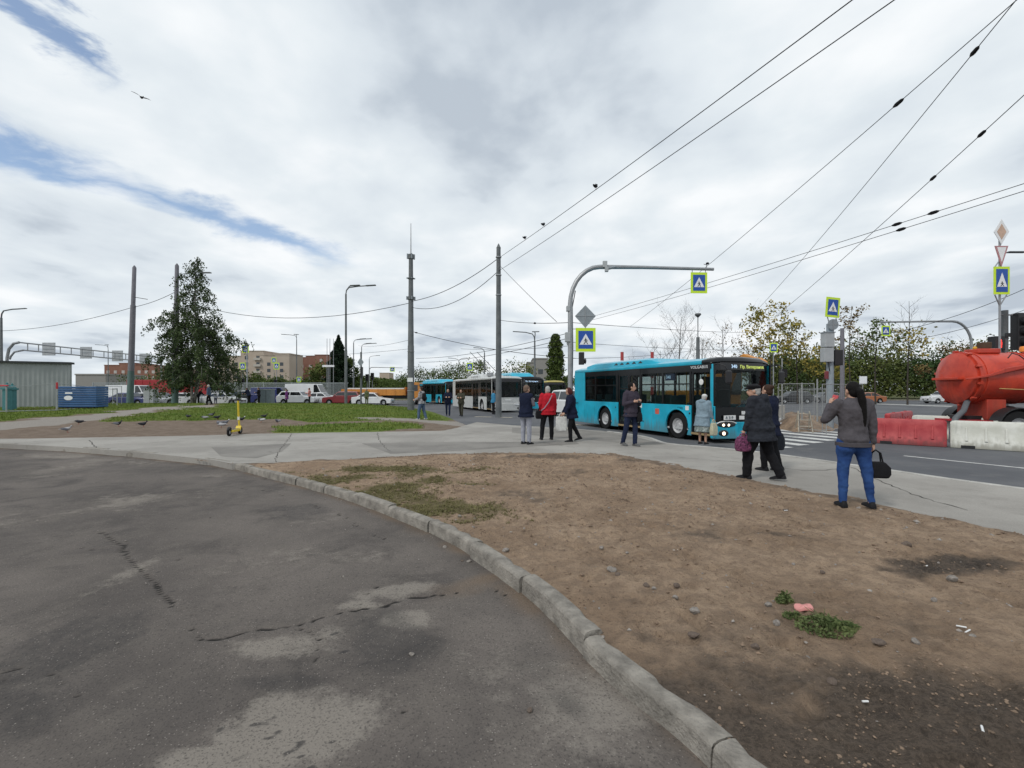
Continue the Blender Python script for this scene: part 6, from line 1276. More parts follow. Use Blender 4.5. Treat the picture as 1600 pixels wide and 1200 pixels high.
M_BEIGE = mat('panel_beige', (.40, .33, .27), .85, col2=(.47, .40, .335), scale=.15); M_BRICK = mat('far_brick', (.22, .11, .085), .9, col2=(.27, .145, .11), scale=.3); M_WIN = mat('far_window', (.05, .06, .07), .2); M_WINL = mat('far_window_pale', (.42, .40, .38), .4); M_BALC = mat('balcony_pale', (.45, .42, .38), .8); M_GREYB = mat('far_grey_wall', (.27, .26, .25), .9)
block('beige block of flats with a stepped roofline behind the hedge', 340, 452, 215, [(335, 376, 557), (376, 412, 549), (412, 428, 556), (428, 452, 553)], M_BEIGE, M_WIN, 6, 2.9, M_BALC)
block('red brick block of flats right of the beige one', 453, 512, 235, [(453, 478, 559), (478, 492, 557), (492, 512, 555)], M_BRICK, M_WINL, 5, 2.9)
block('red brick block of flats behind the left stepped pole', 163, 245, 240, [(163, 186, 571), (186, 212, 568), (212, 245, 571)], M_BRICK, M_WINL, 4, 3.0)
block('pale block of flats between brick block and birch', 245, 335, 260, [(245, 275, 573), (275, 335, 577)], M_BEIGE, M_WIN, 4, 3.0)
block('far pale tower above the truck bed', 593, 608, 380, [(593, 608, 583)], M_BEIGE, M_WIN, 5, 3.0, wstep=4)
block('grey block of flats behind the teal trolleybus', 824, 856, 150, [(824, 833, 567), (833, 856, 561)], M_GREYB, M_WIN, 4, 2.8)
block('long low grey hall behind the yard fence', 118, 165, 130, [(118, 165, 586)], M_GREYB, M_WIN, 1, 3.0, name='low_hall')
# ================================================================ people
SKIN = mat('skin', (.46, .27, .19), .55, var=.08, scale=9)
_tex = bpy.data.textures.new('cloth_folds', 'CLOUDS'); _tex.noise_scale = .085; _tex.noise_depth = 2
def cloth(name, c, sc=14, **k): return mat('cloth_'+name, c, .9, var=.14, scale=sc, bump=.25, bscale=90, **k)
def organic(mb, name, m, parent, vox, it=4, fold=0.0):
    """overlapping shapes melted into one continuous skin"""
    o = mb.build(name, m, parent); r = o.modifiers.new('remesh', 'REMESH'); r.mode = 'VOXEL'; r.voxel_size = vox; r.use_smooth_shade = True
    s = o.modifiers.new('smooth', 'SMOOTH'); s.iterations = it; s.factor = .5
    if fold:
        d = o.modifiers.new('folds', 'DISPLACE'); d.texture = _tex; d.strength = fold; d.mid_level = .5; d.texture_coords = 'LOCAL'
    return o
def cap(mb, a, b, r0, r1, n=12):
    a, b = Vector(a), Vector(b); d = (b-a); L = max(d.length, 1e-4); t = d/L; pts = [a-t*r0*.98, a-t*r0*.7, a-t*r0*.3, a, b, b+t*r1*.3, b+t*r1*.7, b+t*r1*.98]; rs = [r0*.2, r0*.71, r0*.95, r0, r1, r1*.95, r1*.71, r1*.2]
    return mb.tube(pts, rs, n)
def ring(c, hx, hy, X, Yv, n=16, pw=2.4):
    o = []
    for k in range(n):
        a = 2*PI*k/n; ca, sa = math.cos(a), math.sin(a); u = math.copysign(abs(ca)**(2/pw), ca)*hx; v = math.copysign(abs(sa)**(2/pw), sa)*hy; o.append(Vector(c)+X*u+Yv*v)
    return o
def person(label, loc, heading, h=1.7, fat=1.0, lean=0.0, la=((-.12, 0, -1), (-.05, .15, -1)), ra=((.12, 0, -1), (.05, .15, -1)), ll=((0, 0, -1), (0, 0, -1)), rl=((0, 0, -1), (0, 0, -1)), top=None, hem=.82, bottom=None, kind='trousers', skirt=.45, shoes=None, hair=None, hair_kind='short', hat=None, hat_kind=None, head_turn=0, head_tilt=0, vox=.012, sleeves=None, loose=1.0, hood=False, vest=False, legs=1.0, group=None, fold=.028, stoop=0.0, socks=None, hips=1.0, taper=1.0):
    s = h/1.70; r = thing('person', label, 'person', loc, math.radians(heading-90), group); V = Vector
    hipz = .90*s; HC = V((0, 0, hipz)); Rl = Matrix.Rotation(-lean, 3, 'X')
    def up(p): return HC+Rl @ (V(p)*s-HC)                        # upper-body point given at 1.70 m scale
    def chain(root, d1, l1, d2, l2): a = V(d1).normalized(); b = V(d2).normalized(); e = root+a*l1*s; return e, e+b*l2*s
    sh = .175*(.92+.08*fat); SL, SR = up((-sh, 0, 1.395)), up((sh, 0, 1.395)); EL, WL = chain(SL, la[0], .28, la[1], .245); ER, WR = chain(SR, ra[0], .28, ra[1], .245)
    HL, HR = V((-.095*s*fat**.4, 0, hipz-.02*s)), V((.095*s*fat**.4, 0, hipz-.02*s)); KL, AL = chain(HL, ll[0], .41, ll[1], .40); KR, AR = chain(HR, rl[0], .41, rl[1], .40)
    dz = -min(AL.z, AR.z)+.075*s; D = V((0, 0, dz))
    def feet(A, sd): t = V(sd).normalized(); f = V((0, 1, 0)); lift = (A.z+dz-.075*s); pit = -min(1.0, max(0, lift)*4.0) if t.y < -.15 else 0; f = V((0, math.cos(pit), math.sin(pit))); return f
    neck0, headc = up((0, .0, 1.43)), up((0, .035+stoop, 1.575-stoop*.4)); tors = [(.86, .150, .105, -.01), (.92, .168, .118, -.012), (1.0, .150, .108, .0), (1.10, .140, .102, .005), (1.22, .158, .112, .0), (1.33, .170, .112, -.005), (1.40, .150, .085, -.008), (1.44, .085, .065, .0)]
    def torso(mb, ex, z0=.80, z1=1.5, f2=1.0):
        rr = []
        for z, hx, hy, y in tors:
            if z < z0-.01 or z > z1: continue
            k = (fat if z < 1.3 else fat**.5)*f2; rr.append([up(q) for q in ring((0, y, z), hx*k+ex, hy*k+ex, V((1, 0, 0)), V((0, 1, 0)))])
        return mb.loft(rr)
    # ---- body: one continuous skin from soles to crown
    b = MB(); torso(b, -.012); cap(b, neck0-V((0, 0, .02)), headc-V((0, .01, .04)), .055*s, .05*s)
    Hm = Matrix.Rotation(math.radians(head_turn), 3, 'Z') @ Matrix.Rotation(-head_tilt, 3, 'X')
    def hd(p): return headc+Hm @ (V(p)*s)
    def hell(mb, c, rad, n=14, m_=10): q = MB().ell(c, rad, n, m_); q.xf(hd); mb.add(q.v, q.f)
    hell(b, (0, -.008, .03), (.074, .094, .095)); hell(b, (0, .018, -.035), (.058, .072, .078)); hell(b, (0, .040, -.072), (.034, .036, .026)); q = MB(); cap(q, (0, .086, .018), (0, .102, -.022), .010, .015); hell(b, (0, .086, -.052), (.026, .014, .012)); q.xf(hd); b.add(q.v, q.f)
    for e in (-1, 1): hell(b, (e*.076, -.006, -.008), (.012, .022, .034), 8, 6)
    for S_, E, W_ in ((SL, EL, WL), (SR, ER, WR)): cap(b, S_, E, .048*s, .038*s); cap(b, E, W_, .038*s, .027*s)
    for Hh, K, A in ((HL, KL, AL), (HR, KR, AR)): cap(b, Hh, K, .075*s*fat**.7, .052*s); cap(b, K, A, .052*s, .036*s)
    fr = max(.0085, vox*.75)
    for sg, E, W_ in ((-1, EL, WL), (1, ER, WR)):
        d = (W_-E).normalized(); side = V((-sg, 0, 0)); side = (side-d*side.dot(d)); side = side.normalized() if side.length > .2 else d.orthogonal().normalized(); fwd = d.cross(side)*sg; c = W_+d*.045*s
        cap(b, W_, W_+d*.075*s+V((0, 0, 0)), .024*s, .030*s)
        for k, ln in enumerate((.062, .072, .068, .052)):
            base = W_+d*.085*s+fwd*(.030-.020*k)*s; k1 = base+(d*.8+side*.45).normalized()*ln*.55*s; k2 = k1+(d*.35+side*.9).normalized()*ln*.5*s; cap(b, base, k1, fr*1.05, fr, 7); cap(b, k1, k2, fr, fr*.85, 7)
        tb = W_+d*.03*s+fwd*.026*s; t1 = tb+(fwd*.8+d*.7+side*.3).normalized()*.045*s; cap(b, tb, t1, fr*1.25, fr*1.05, 7); cap(b, t1, t1+(d*.9+side*.5).normalized()*.03*s, fr*1.05, fr*.9, 7)
    for A, sdv in ((AL, ll[1]), (AR, rl[1])):
        f = feet(A, sdv); cap(b, A-V((0, 0, .02*s)), A+f*.08*s-V((0, 0, .04*s)), .03*s, .022*s)
    b.xf(lambda p: p+D); organic(b, 'body', SKIN, r, vox, 3)
    if hair_kind != 'none_visible':
        for e in (-1, 1): MB().ell((e*.031, .082, .012), (.011, .006, .007), 8, 6).xf(lambda p: hd(p)+D).build('eye', mat('eye_dark', (.03, .025, .02), .3), r, smooth=True); MB().ell((e*.031, .086, .032), (.018, .006, .004), 8, 5).xf(lambda p: hd(p)+D).build('eyebrow', hair or M_BLK, r)
        MB().ell((0, .093, -.055), (.022, .006, .005), 10, 5).xf(lambda p: hd(p)+D).build('mouth', mat('lips', (.30, .12, .10), .5), r)
    # ---- clothes
    ex = .026*loose; t = MB()
    if top:
        rr = [];
        zs = [z for z in tors if z[0] >= min(hem, .86)]
        if hem < .86: rr.append([up(q_) for q_ in ring((0, -.008, hem), .172*fat+ex*1.2+.018, .125*fat+ex*1.2+.022, V((1, 0, 0)), V((0, 1, 0)))])
        for z, hx, hy, y in tors:
            if z < hem: continue
            k = fat if z < 1.3 else fat**.5; wv = max(hx*k, (.155*fat if not loose < .8 else 0) if z < 1.3 else 0); rr.append([up(q_) for q_ in ring((0, y, z), wv+ex, hy*k*(1.14 if z < .95 else 1.0)+ex*1.1, V((1, 0, 0)), V((0, 1, 0)))])
        rr.append([up(q_) for q_ in ring((0, .0, 1.485), .062, .066, V((1, 0, 0)), V((0, 1, 0)))]); t.loft(rr)
        if hem < .80 and kind != 'skirt': pass
        if hood: q = MB().ell((0, -.10, 1.43), (.125, .075, .085), 14, 8); q.xf(up); t.add(q.v, q.f)
        if not vest:
            for S_, E, W_ in ((SL, EL, WL), (SR, ER, WR)): cap(t, S_, E, (.066+.012*loose)*s*fat**.5, (.056+.006*loose)*s); cap(t, E, W_-(W_-E).normalized()*.01, (.056+.006*loose)*s, .044*s)
        else:
            for S_, E in ((SL, EL), (SR, ER)): cap(t, S_, S_.lerp(E, .12), .07*s, .066*s)
        t.xf(lambda p: p+D); jk = organic(t, 'jacket' if not vest else 'vest', top, r, max(vox, .011), 5, fold)
        if vest:
            t2 = MB()
            for S_, E, W_ in ((SL, EL, WL), (SR, ER, WR)): cap(t2, S_, E, .06*s, .052*s); cap(t2, E, W_, .052*s, .04*s)
            t2.xf(lambda p: p+D); organic(t2, 'shirt_sleeves', sleeves, r, max(vox, .011), 4, fold*.6)
        hb_ = MB(); zc_ = hem+.012
        def hr(z, e): return [up(q_)+D for q_ in ring((0, -.004, z), max(.168*fat, .155*fat)+ex*1.15+.016+e, .12*fat+ex*1.2+.02+e, V((1, 0, 0)), V((0, 1, 0)), 20)]
        hb_.loft([hr(hem-.005, .0), hr(hem+.045, .004), hr(hem+.05, -.01), hr(hem, -.02)], caps=False).build('hem_band', top, jk, smooth=True)
        for W_, E in ((WL, EL), (WR, ER)):
            d = (W_-E).normalized(); MB().tube([W_-d*.045+D, W_+d*.0+D], .045*s, 12).build('cuff', (sleeves if vest else top), jk, smooth=True)
    if bottom and kind == 'trousers':
        t = MB(); torso(t, .014, .80, 1.02)
        for Hh, K, A, sdv in ((HL, KL, AL, ll[1]), (HR, KR, AR, rl[1])): cap(t, Hh, K, .098*s*fat**.6*legs**.5*hips**.6, .070*s*legs); cap(t, K-V((0, .012, .06))*s, K.lerp(A, .45)-V((0, .012, 0))*s, .062*s*legs, .060*s*legs); cap(t, K, A+(K-A).normalized()*.005, .070*s*legs, .058*s*legs*taper); cap(t, Hh+V((0, -.012*hips, -.075)), Hh.lerp(K, .38), .105*s*fat**.6*hips**.8, .09*s*fat**.5*hips**.5)
        t.xf(lambda p: p+D); organic(t, 'trousers', bottom, r, max(vox, .011), 4, fold*.7)
    elif bottom:
        t = MB(); t.loft([[up(q_)+D for q_ in ring((0, 0, z), .16*fat+e, .115*fat+e, V((1, 0, 0)), V((0, 1, 0)), 18)] for z, e in ((1.0, .01), (.85, .03), (.65, .045), (skirt, .055))]); organic(t, 'skirt', bottom, r, .014, 3, .03)
    for A, sdv in ((AL, ll[1]), (AR, rl[1])):
        f = feet(A, sdv); sd_ = V((1, 0, 0)); u_ = sd_.cross(f) if False else V((0, -f.z, f.y)); A2 = A+D; q = MB(); secs = []
        for u, hw, ht, zo in ((-.075, .030, .055, 0), (-.055, .038, .085, 0), (0.0, .040, .088, 0), (.06, .044, .066, 0), (.12, .046, .048, 0), (.165, .040, .036, 0), (.19, .02, .02, 0)):
            c = A2+f*u*s-u_*.072*s; secs.append([c+sd_*hw*s*a_+u_*ht*s*b_ for a_, b_ in ((-1, .05), (-.95, .5), (-.55, 1), (.55, 1), (.95, .5), (1, .05), (.8, 0), (-.8, 0))])
        q.loft(secs).build('shoe', shoes or M_BLK, r, smooth=True, shade=60)
    # ---- hair and hat
    if hair:
        t = MB(); hell(t, (0, -.022, .034), (.083, .094, .099))
        if hair_kind in ('short', 'pony', 'bun'): hell(t, (0, -.052, -.02), (.074, .06, .075))
        if hair_kind == 'bob': hell(t, (0, -.045, -.03), (.092, .075, .10)); hell(t, (-.07, .0, -.03), (.025, .05, .085)); hell(t, (.07, 0, -.03), (.025, .05, .085))
        if hair_kind == 'bun': hell(t, (0, -.105, .075), (.045, .045, .045))
        ho = None
        if hair_kind == 'pony':
            q = MB(); pts = [(0, -.09, .03), (.0, -.14, .0), (.02, -.155, -.12), (.035, -.150, -.26), (.05, -.148, -.40), (.06, -.145, -.50)]; q.tube(pts, [.032, .045, .048, .046, .034, .010], 10); q.xf(hd); t.add(q.v, q.f)
        t.xf(lambda p: p+D); organic(t, 'hair', hair, r, max(vox*.8, .008), 3, .006)
    if hat:
        t = MB(); hell(t, (0, -.008, .062), (.090, .108, .072))
        if hat_kind == 'cap': hell(t, (0, .085, .05), (.062, .060, .014)); hell(t, (0, .0, .085), (.105, .115, .040))
        t.xf(lambda p: p+D); organic(t, 'cap' if hat_kind == 'cap' else 'knit_hat', hat, r, .010, 3)
    r['_hands'] = 0; del r['_hands']
    M_ = Matrix.Translation(V(loc)) @ Matrix.Rotation(math.radians(heading-90), 4, 'Z'); r_l = lambda p: M_ @ (p+D)
    return r, r_l(WL), r_l(WR), r_l(headc)
J_GREY = cloth('grey_brown', (.080, .074, .082)); JEANS = cloth('jeans', (.018, .045, .155), 6, col2=(.035, .085, .235)); J_BLACK = cloth('black', (.014, .014, .016)); J_CHAR = cloth('charcoal', (.026, .029, .037)); J_LBLUE = cloth('light_blue', (.20, .27, .32)); J_RED = cloth('red', (.44, .018, .030)); J_NAVY = cloth('navy', (.012, .016, .035)); T_GREY = cloth('light_grey', (.30, .31, .36)); J_PLUM = cloth('plum', (.050, .042, .058)); J_OLIVE = cloth('olive', (.060, .058, .042)); J_DENIM = cloth('denim', (.06, .085, .13)); J_PURP = cloth('purple', (.14, .04, .17)); J_PINK = cloth('pink', (.50, .22, .21)); J_CAMO = cloth('camouflage', (.05, .07, .03), 9, col2=(.16, .17, .09)); J_PAT = cloth('patterned', (.05, .05, .06), 11, col2=(.52, .52, .54)); J_FLOR = cloth('floral', (.03, .06, .06), 16, col2=(.40, .44, .42)); J_WHITE = cloth('white', (.58, .58, .56)); J_BLUE = cloth('sky_blue', (.05, .22, .38)); T_DARK = cloth('dark_trousers', (.012, .012, .014)); T_JD = cloth('dark_jeans', (.020, .028, .060))
H_BLACK = mat('hair_black', (.008, .007, .007), .65, bump=.4, bscale=60); H_BROWN = mat('hair_brown', (.045, .025, .018), .6, bump=.4, bscale=60); H_GREY = mat('hair_grey', (.40, .39, .37), .7, bump=.4, bscale=60); H_AUB = mat('hair_auburn', (.075, .020, .018), .6, bump=.4, bscale=60); SH_DK = mat('shoe_dark', (.016, .016, .018), .6); SH_WH = mat('shoe_white', (.45, .45, .46), .6)
g = G(1333, 796); gz = soil_z(g.x, g.y)
_, wl, wr, hc = person('woman in grey jacket and blue jeans with a long black ponytail, phone at her ear', (g.x, g.y, gz+.005), 80, 1.63, 1.0, la=((-.45, .38, -.80), (.40, .30, .86)), ra=((.22, -.02, -1), (.06, .12, -1)), ll=((-.05, .05, -1), (-.03, -.05, -1)), rl=((.16, -.05, -1), (.10, -.04, -1)), top=J_GREY, hem=.83, bottom=JEANS, shoes=SH_DK, hair=H_BLACK, hair_kind='pony', vox=.0095, head_turn=14, legs=.98, loose=.75, fold=.03, hips=1.16, taper=.80)
bagw = wr+Vector((.04, 0, -.10))
def handbag(label, at_, rz, w, hh, d, m, taper=.7, strap=.12, name='handbag', bottom=1.0):
    o = thing(name, label, 'bag', at_, rz); MB().loft([[(x*w/2*k, y*d/2*kk, z) for x, y in ((-1, -1), (1, -1), (1, 1), (-1, 1))] for z, k, kk in ((-strap-hh, .82*bottom, .9), (-strap-hh*.75, 1, 1), (-strap-hh*.35, 1, .9), (-strap, taper, .55))]).build('bag_body', m, o, bevel=.02, smooth=True)
    for y in (-1, 1): MB().tube([(-w*.22, y*d*.2, -strap), (-w*.16, y*d*.1, -strap*.25), (0, 0, 0), (w*.16, y*d*.1, -strap*.25), (w*.22, y*d*.2, -strap)], .009, 6).build('handle', m, o)
    return o
handbag('black boxy handbag hanging from the ponytail woman right hand', bagw, math.radians(-12), .31, .21, .13, J_BLACK, .62, .15)
MB_ = MB().b2((-.006, -.035, -.07), (.006, .035, .07)); ph = MB_.build('phone', mat('phone_case', (.5, .06, .07), .4), None, bevel=.004); ph.location = wl+Vector((.05, -.01, .06)); ph.rotation_euler = (.2, .2, .6); tag(ph, 'red-cased phone held at the ponytail woman ear', 'phone')
g = G(1187, 749); gz = soil_z(g.x, g.y)+.01
_, wl, wr, _ = person('broad man in dark jacket and flat cap walking left with a floral bag', (g.x, g.y, max(gz, 0)), 128, 1.70, 1.34, lean=.06, la=((-.16, .12, -1), (-.05, .35, -1)), ra=((.15, -.02, -1), (.1, .2, -1)), ll=((-.03, .38, -1), (0, .05, -1)), rl=((.03, -.28, -1), (0, -.52, -1)), top=J_CHAR, hem=.70, bottom=T_DARK, shoes=SH_DK, hair=H_GREY, hat=J_BLACK, hat_kind='cap', head_turn=30, hood=True, vox=.0105, loose=1.5, legs=1.25, fold=.04, stoop=.03)
handbag('small floral shopping bag in the hand of the man in the flat cap', wl+Vector((-.04, -.02, -.06)), .3, .26, .26, .14, cloth('bag_floral', (.012, .012, .02), 38, col2=(.30, .09, .19)), .8, .05, 'shopping_bag')
g = G(1201, 735)
_, wl, wr, _ = person('woman with a bun half hidden behind the man in the flat cap', (g.x, g.y, 0.0), 120, 1.66, 1.08, la=((-.14, 0, -1), (0, .3, -1)), ra=((.15, 0, -1), (0, .25, -1)), ll=((0, .12, -1), (0, -.05, -1)), rl=((0, -.12, -1), (0, -.3, -1)), top=J_NAVY, hem=.70, bottom=T_DARK, shoes=SH_DK, hair=H_BROWN, hair_kind='bun', vox=.011, loose=1.2)
handbag('dark padded bag hanging behind the man in the flat cap', wr+Vector((.03, -.05, -.06)), .2, .34, .34, .16, J_CHAR, .8, .08, 'shoulder_bag')
g = G(1098, 694)
_, wl, wr, _ = person('old lady in a light blue coat and white hat at the bus door', (g.x, g.y, 0.0), 40, 1.45, 1.22, lean=.10, la=((-.18, .3, -1), (.0, .8, -.5)), ra=((.2, .05, -1), (.1, .35, -1)), top=J_LBLUE, hem=.60, bottom=J_FLOR, kind='skirt', skirt=.40, shoes=SH_DK, hair=H_GREY, hat=J_WHITE, hat_kind='knit', hood=True, vox=.011, loose=1.5, stoop=.02, head_tilt=.15)
handbag('cream cloth bag in the old lady right hand', wr+Vector((.02, -.05, -.04)), .6, .26, .36, .12, cloth('bag_cream', (.48, .46, .34)), .7, .10, 'cloth_bag')
g = G(986, 697)
_, wl, wr, _ = person('man in dark jacket and jeans holding a phone in front of the bus', (g.x, g.y, 0.0), -62, 1.76, 1.0, la=((-.3, .12, -1), (.55, .75, .30)), ra=((.30, .05, -1), (-.6, .75, .25)), ll=((-.04, .10, -1), (-.02, -.05, -1)), rl=((.05, -.16, -1), (0, -.35, -1)), top=J_PLUM, hem=.80, bottom=T_JD, shoes=mat('shoe_grey', (.10, .10, .10), .6), hair=H_BLACK, hair_kind='short', head_turn=42, vox=.010, loose=1.1, hood=True, fold=.026)
ph = MB().b2((-.037, -.005, -.073), (.037, .005, .073)).build('phone', M_BLK, None, bevel=.004); ph.location = (wl+wr)/2+Vector((.04, -.06, .02)); ph.rotation_euler = (-.9, 0, .4); tag(ph, 'dark phone held by the man in front of the bus', 'phone')
o = handbag('black bag hanging at the hip of the man holding a phone', Vector((g.x+.24, g.y-.02, 1.10)), 1.2, .30, .26, .12, J_BLACK, .95, .16, 'shoulder_bag')
g = G(893, 690)
_, wl, wr, _ = person('woman with auburn hair in a dark jacket striding left with a white bag', (g.x, g.y, 0.0), 186, 1.64, 1.05, lean=.08, la=((-.1, .3, -1), (0, .55, -.8)), ra=((.1, .25, -1), (0, .5, -.85)), ll=((0, .18, -1), (0, -.05, -1)), rl=((0, -.22, -1), (0, -.55, -1)), top=J_NAVY, hem=.74, bottom=T_DARK, shoes=SH_DK, hair=H_AUB, hair_kind='bob', head_tilt=.35, vox=.0135, loose=1.35)
handbag('large white carrier bag carried by the auburn-haired woman', (wl+wr)/2+Vector((-.08, -.05, -.02)), .15, .34, .44, .12, J_WHITE, .95, .10, 'carrier_bag')
g = G(856, 687)
_, wl, wr, _ = person('grey-haired person in a bright red jacket seen from behind', (g.x, g.y, 0.0), 100, 1.68, 1.14, la=((-.30, -.05, -1), (.2, .4, -1)), ra=((.22, 0, -1), (.05, .2, -1)), ll=((-.16, .05, -1), (-.12, -.15, -1)), rl=((.05, .0, -1), (.0, -.05, -1)), top=J_RED, hem=.80, bottom=T_DARK, shoes=SH_DK, hair=H_GREY, hair_kind='short', vox=.0135, loose=1.5, legs=1.1, hood=False)
handbag('black hip bag of the person in the red jacket', Vector((g.x-.24, g.y-.06, 1.02)), .3, .30, .26, .14, J_BLACK, .9, .10, 'shoulder_bag')
bp_ = MB().tube([(g.x+.12, g.y-.17, 1.40), (g.x+.02, g.y-.2, 1.2), (g.x-.12, g.y-.2, 1.0), (g.x-.22, g.y-.14, .92)], .014, 6).build('bag_strap', T_GREY, None); tag(bp_, 'pale strap across the back of the red jacket', 'strap')
g = G(822, 694)
person('man in a dark vest and light grey trousers standing with folded arms', (g.x, g.y, 0.0), 48, 1.70, 1.10, la=((-.2, .25, -1), (.8, .45, .10)), ra=((.2, .25, -1), (-.8, .5, .15)), ll=((-.02, 0, -1), (0, 0, -1)), rl=((.03, .02, -1), (0, 0, -1)), top=J_NAVY, hem=.78, vest=True, sleeves=cloth('grey_sleeve', (.14, .13, .15)), bottom=T_GREY, shoes=SH_DK, hair=mat('hair_cropped', (.16, .11, .085), .7), hair_kind='short', vox=.0135, loose=1.3, head_turn=-10)
g = G(659, 656)
_, wl, wr, hc = person('man in a black and white hoodie and jeans on the lawn path', (g.x, g.y, .01), 165, 1.74, 1.0, la=((-.2, .2, -1), (.1, .8, -.3)), ra=((.25, .1, -1), (0, .8, -.2)), ll=((0, .28, -1), (0, .05, -1)), rl=((.02, -.16, -1), (0, -.35, -1)), top=J_PAT, hem=.84, bottom=cloth('mid_jeans', (.08, .12, .19)), shoes=SH_WH, hair=H_BROWN, vox=.014, loose=1.3, legs=1.15)
def backpack(label, p, rz, m): o = thing('backpack', label, 'backpack', p, rz); MB().ell((0, 0, 0), (.17, .11, .23), 14, 8).build('bag_body', m, o, smooth=True); MB().ell((0, -.09, -.07), (.13, .05, .11), 12, 6).build('pocket', m, o, smooth=True); return o
backpack('dark backpack on the man in the black and white hoodie', (g.x+.14, g.y-.07, 1.20), math.radians(75), J_BLACK)
def simple(label, px, Y, z, heading, h, top, bottom, hair, pose=0, **k):
    w = [((0, .22, -1), (0, 0, -1)), ((0, -.18, -1), (0, -.4, -1))]; 
    if pose == 0: w = [((-.04, 0, -1), (-.02, 0, -1)), ((.04, 0, -1), (.02, 0, -1))]
    return person(label, ((px-800)/F*Y, Y, z), heading, h, k.pop('fat', 1.05), ll=w[0], rl=w[1], top=top, bottom=bottom, shoes=SH_DK, hair=hair, vox=.022, **k)
bent = ((-.2, .35, -1), (.35, .8, .1)); bentr = ((.2, .35, -1), (-.35, .8, .1))
simple('man in a dark navy jacket strolling by the teal bus, left one of two', 700, 31.5, ROAD+.02, -85, 1.78, J_NAVY, T_JD, H_BROWN, 1, la=bent, ra=bentr, loose=1.2)
simple('man in an olive jacket strolling by the trolleybus, right one of two', 720.5, 31.0, ROAD+.02, -100, 1.74, J_OLIVE, J_OLIVE, H_BROWN, 1, la=bent, ra=bentr, loose=1.2)
simple('person in a blue jacket at the trolleybus door beside the dark pole', 771, 33.5, ROAD+.02, 20, 1.7, J_BLUE, T_DARK, H_BROWN, 0, loose=1.2)
lz = lambda px, Y: lawn_z((px-800)/F*Y, Y)
simple('person in a denim jacket walking on the lawn path by the birch', 326, 41.5, lz(326, 41.5), 200, 1.78, J_DENIM, T_DARK, H_GREY, 1, loose=1.3)
simple('person in black bending beside the birch trunk', 310, 47.5, lz(310, 47.5), 20, 1.55, J_BLACK, T_DARK, H_BLACK, 0, lean=.45, la=((-.1, .6, -1), (0, .9, -.4)), ra=((.1, .6, -1), (0, .9, -.4)))
simple('child in a pale top behind the person in denim', 337, 48, lz(337, 48), 90, 1.30, T_GREY, T_JD, H_BLACK, 0)
simple('person in navy stooping by the dark estate car', 389, 47, lz(389, 47), 170, 1.62, J_NAVY, T_DARK, H_BROWN, 0, lean=.35, la=((-.1, .6, -1), (0, .9, -.3)), ra=((.1, .6, -1), (0, .9, -.3)))
simple('person in black next to the steel cabinet', 404.5, 47.5, lz(404, 47.5), 190, 1.66, J_BLACK, T_DARK, H_BROWN, 0, la=bent, ra=bentr)
simple('woman in a purple coat right of the navy van', 448, 48.5, lz(448, 48.5), 200, 1.58, J_PURP, T_DARK, H_BROWN, 0, hem=.6, loose=1.4)
simple('woman in a pink top in front of the white van', 483.5, 48, lz(483, 48), 200, 1.66, J_PINK, T_DARK, H_BROWN, 0, la=bent, ra=bentr)
simple('man in camouflage clothes between the dark red car and the white sedan', 573, 47.5, lz(573, 47.5), 250, 1.68, J_CAMO, J_CAMO, H_BROWN, 0)
# ================================================================ small things: stones, clods, birds, scooter, weeds, litter
def rock_mesh(name, seed, m):
    rd = random.Random(seed); bm = bmesh.new(); bmesh.ops.create_icosphere(bm, subdivisions=2, radius=1)
    ax = Vector((rd.uniform(.7, 1.2), rd.uniform(.6, 1), rd.uniform(.45, .8))); cuts = [(Vector((rd.uniform(-1, 1), rd.uniform(-1, 1), rd.uniform(-.6, 1))).normalized(), rd.uniform(.55, .9)) for _ in range(7)]
    for v in bm.verts:
        for nrm, d in cuts:
            e = v.co.dot(nrm)-d
            if e > 0: v.co -= nrm*e*.9
        v.co = Vector((v.co.x*ax.x, v.co.y*ax.y, v.co.z*ax.z))*(1+rd.uniform(-.04, .04))
    me = bpy.data.meshes.new(name); bm.to_mesh(me); bm.free(); me.materials.append(m); return me
M_ST = mat('stone_grey', (.19, .17, .152), .9, col2=(.34, .31, .28), scale=3, bump=.5); M_ST2 = mat('stone_brown', (.13, .10, .085), .95, col2=(.20, .16, .13), scale=4, bump=.6)
RM = [rock_mesh('stone', 30+k, M_ST if k % 3 else M_ST2) for k in range(6)]
STONES = []
LM = [('pink wrapper', 1256, 958), ('dark burnt soil patch', 1450, 893), ('ponytail woman feet', 1335, 796), ('olive grass patch', 680, 770), ('lower right corner', 1600, 1200), ('curved kerb middle', 830, 915)]
def stone_labels():
    gr = {}
    for o, px, py in STONES:
        w_ = lambda q: (q[1]-px)**2+(2*(q[2]-py))**2
        l = min(LM, key=w_); d = w_(l); dx, dy = px-l[1], 2*(py-l[2]); side = ('right of' if dx > 0 else 'left of') if abs(dx) > abs(dy) else ('in front of' if dy > 0 else 'behind')
        gr.setdefault((l[0], side), []).append((d, o))
    names = ['nearest', 'second nearest', 'third nearest', 'fourth nearest', 'fifth nearest', 'sixth nearest', 'seventh nearest', 'eighth nearest', 'ninth nearest', 'tenth nearest', 'farthest']
    for (l, side), lst in gr.items():
        for k, (d, o) in enumerate(sorted(lst, key=lambda t: t[0])):
            tag(o, ('small %s stone %s the %s' % ('grey' if o.data.materials[0] == M_ST else 'brown', side, l))+('' if len(lst) == 1 else ', %s one' % names[min(k, 10)]), 'stone', 'stones on the soil')
def sz(px, py): g = G(px, py); return Vector((g.x, g.y, soil_z(g.x, g.y)))
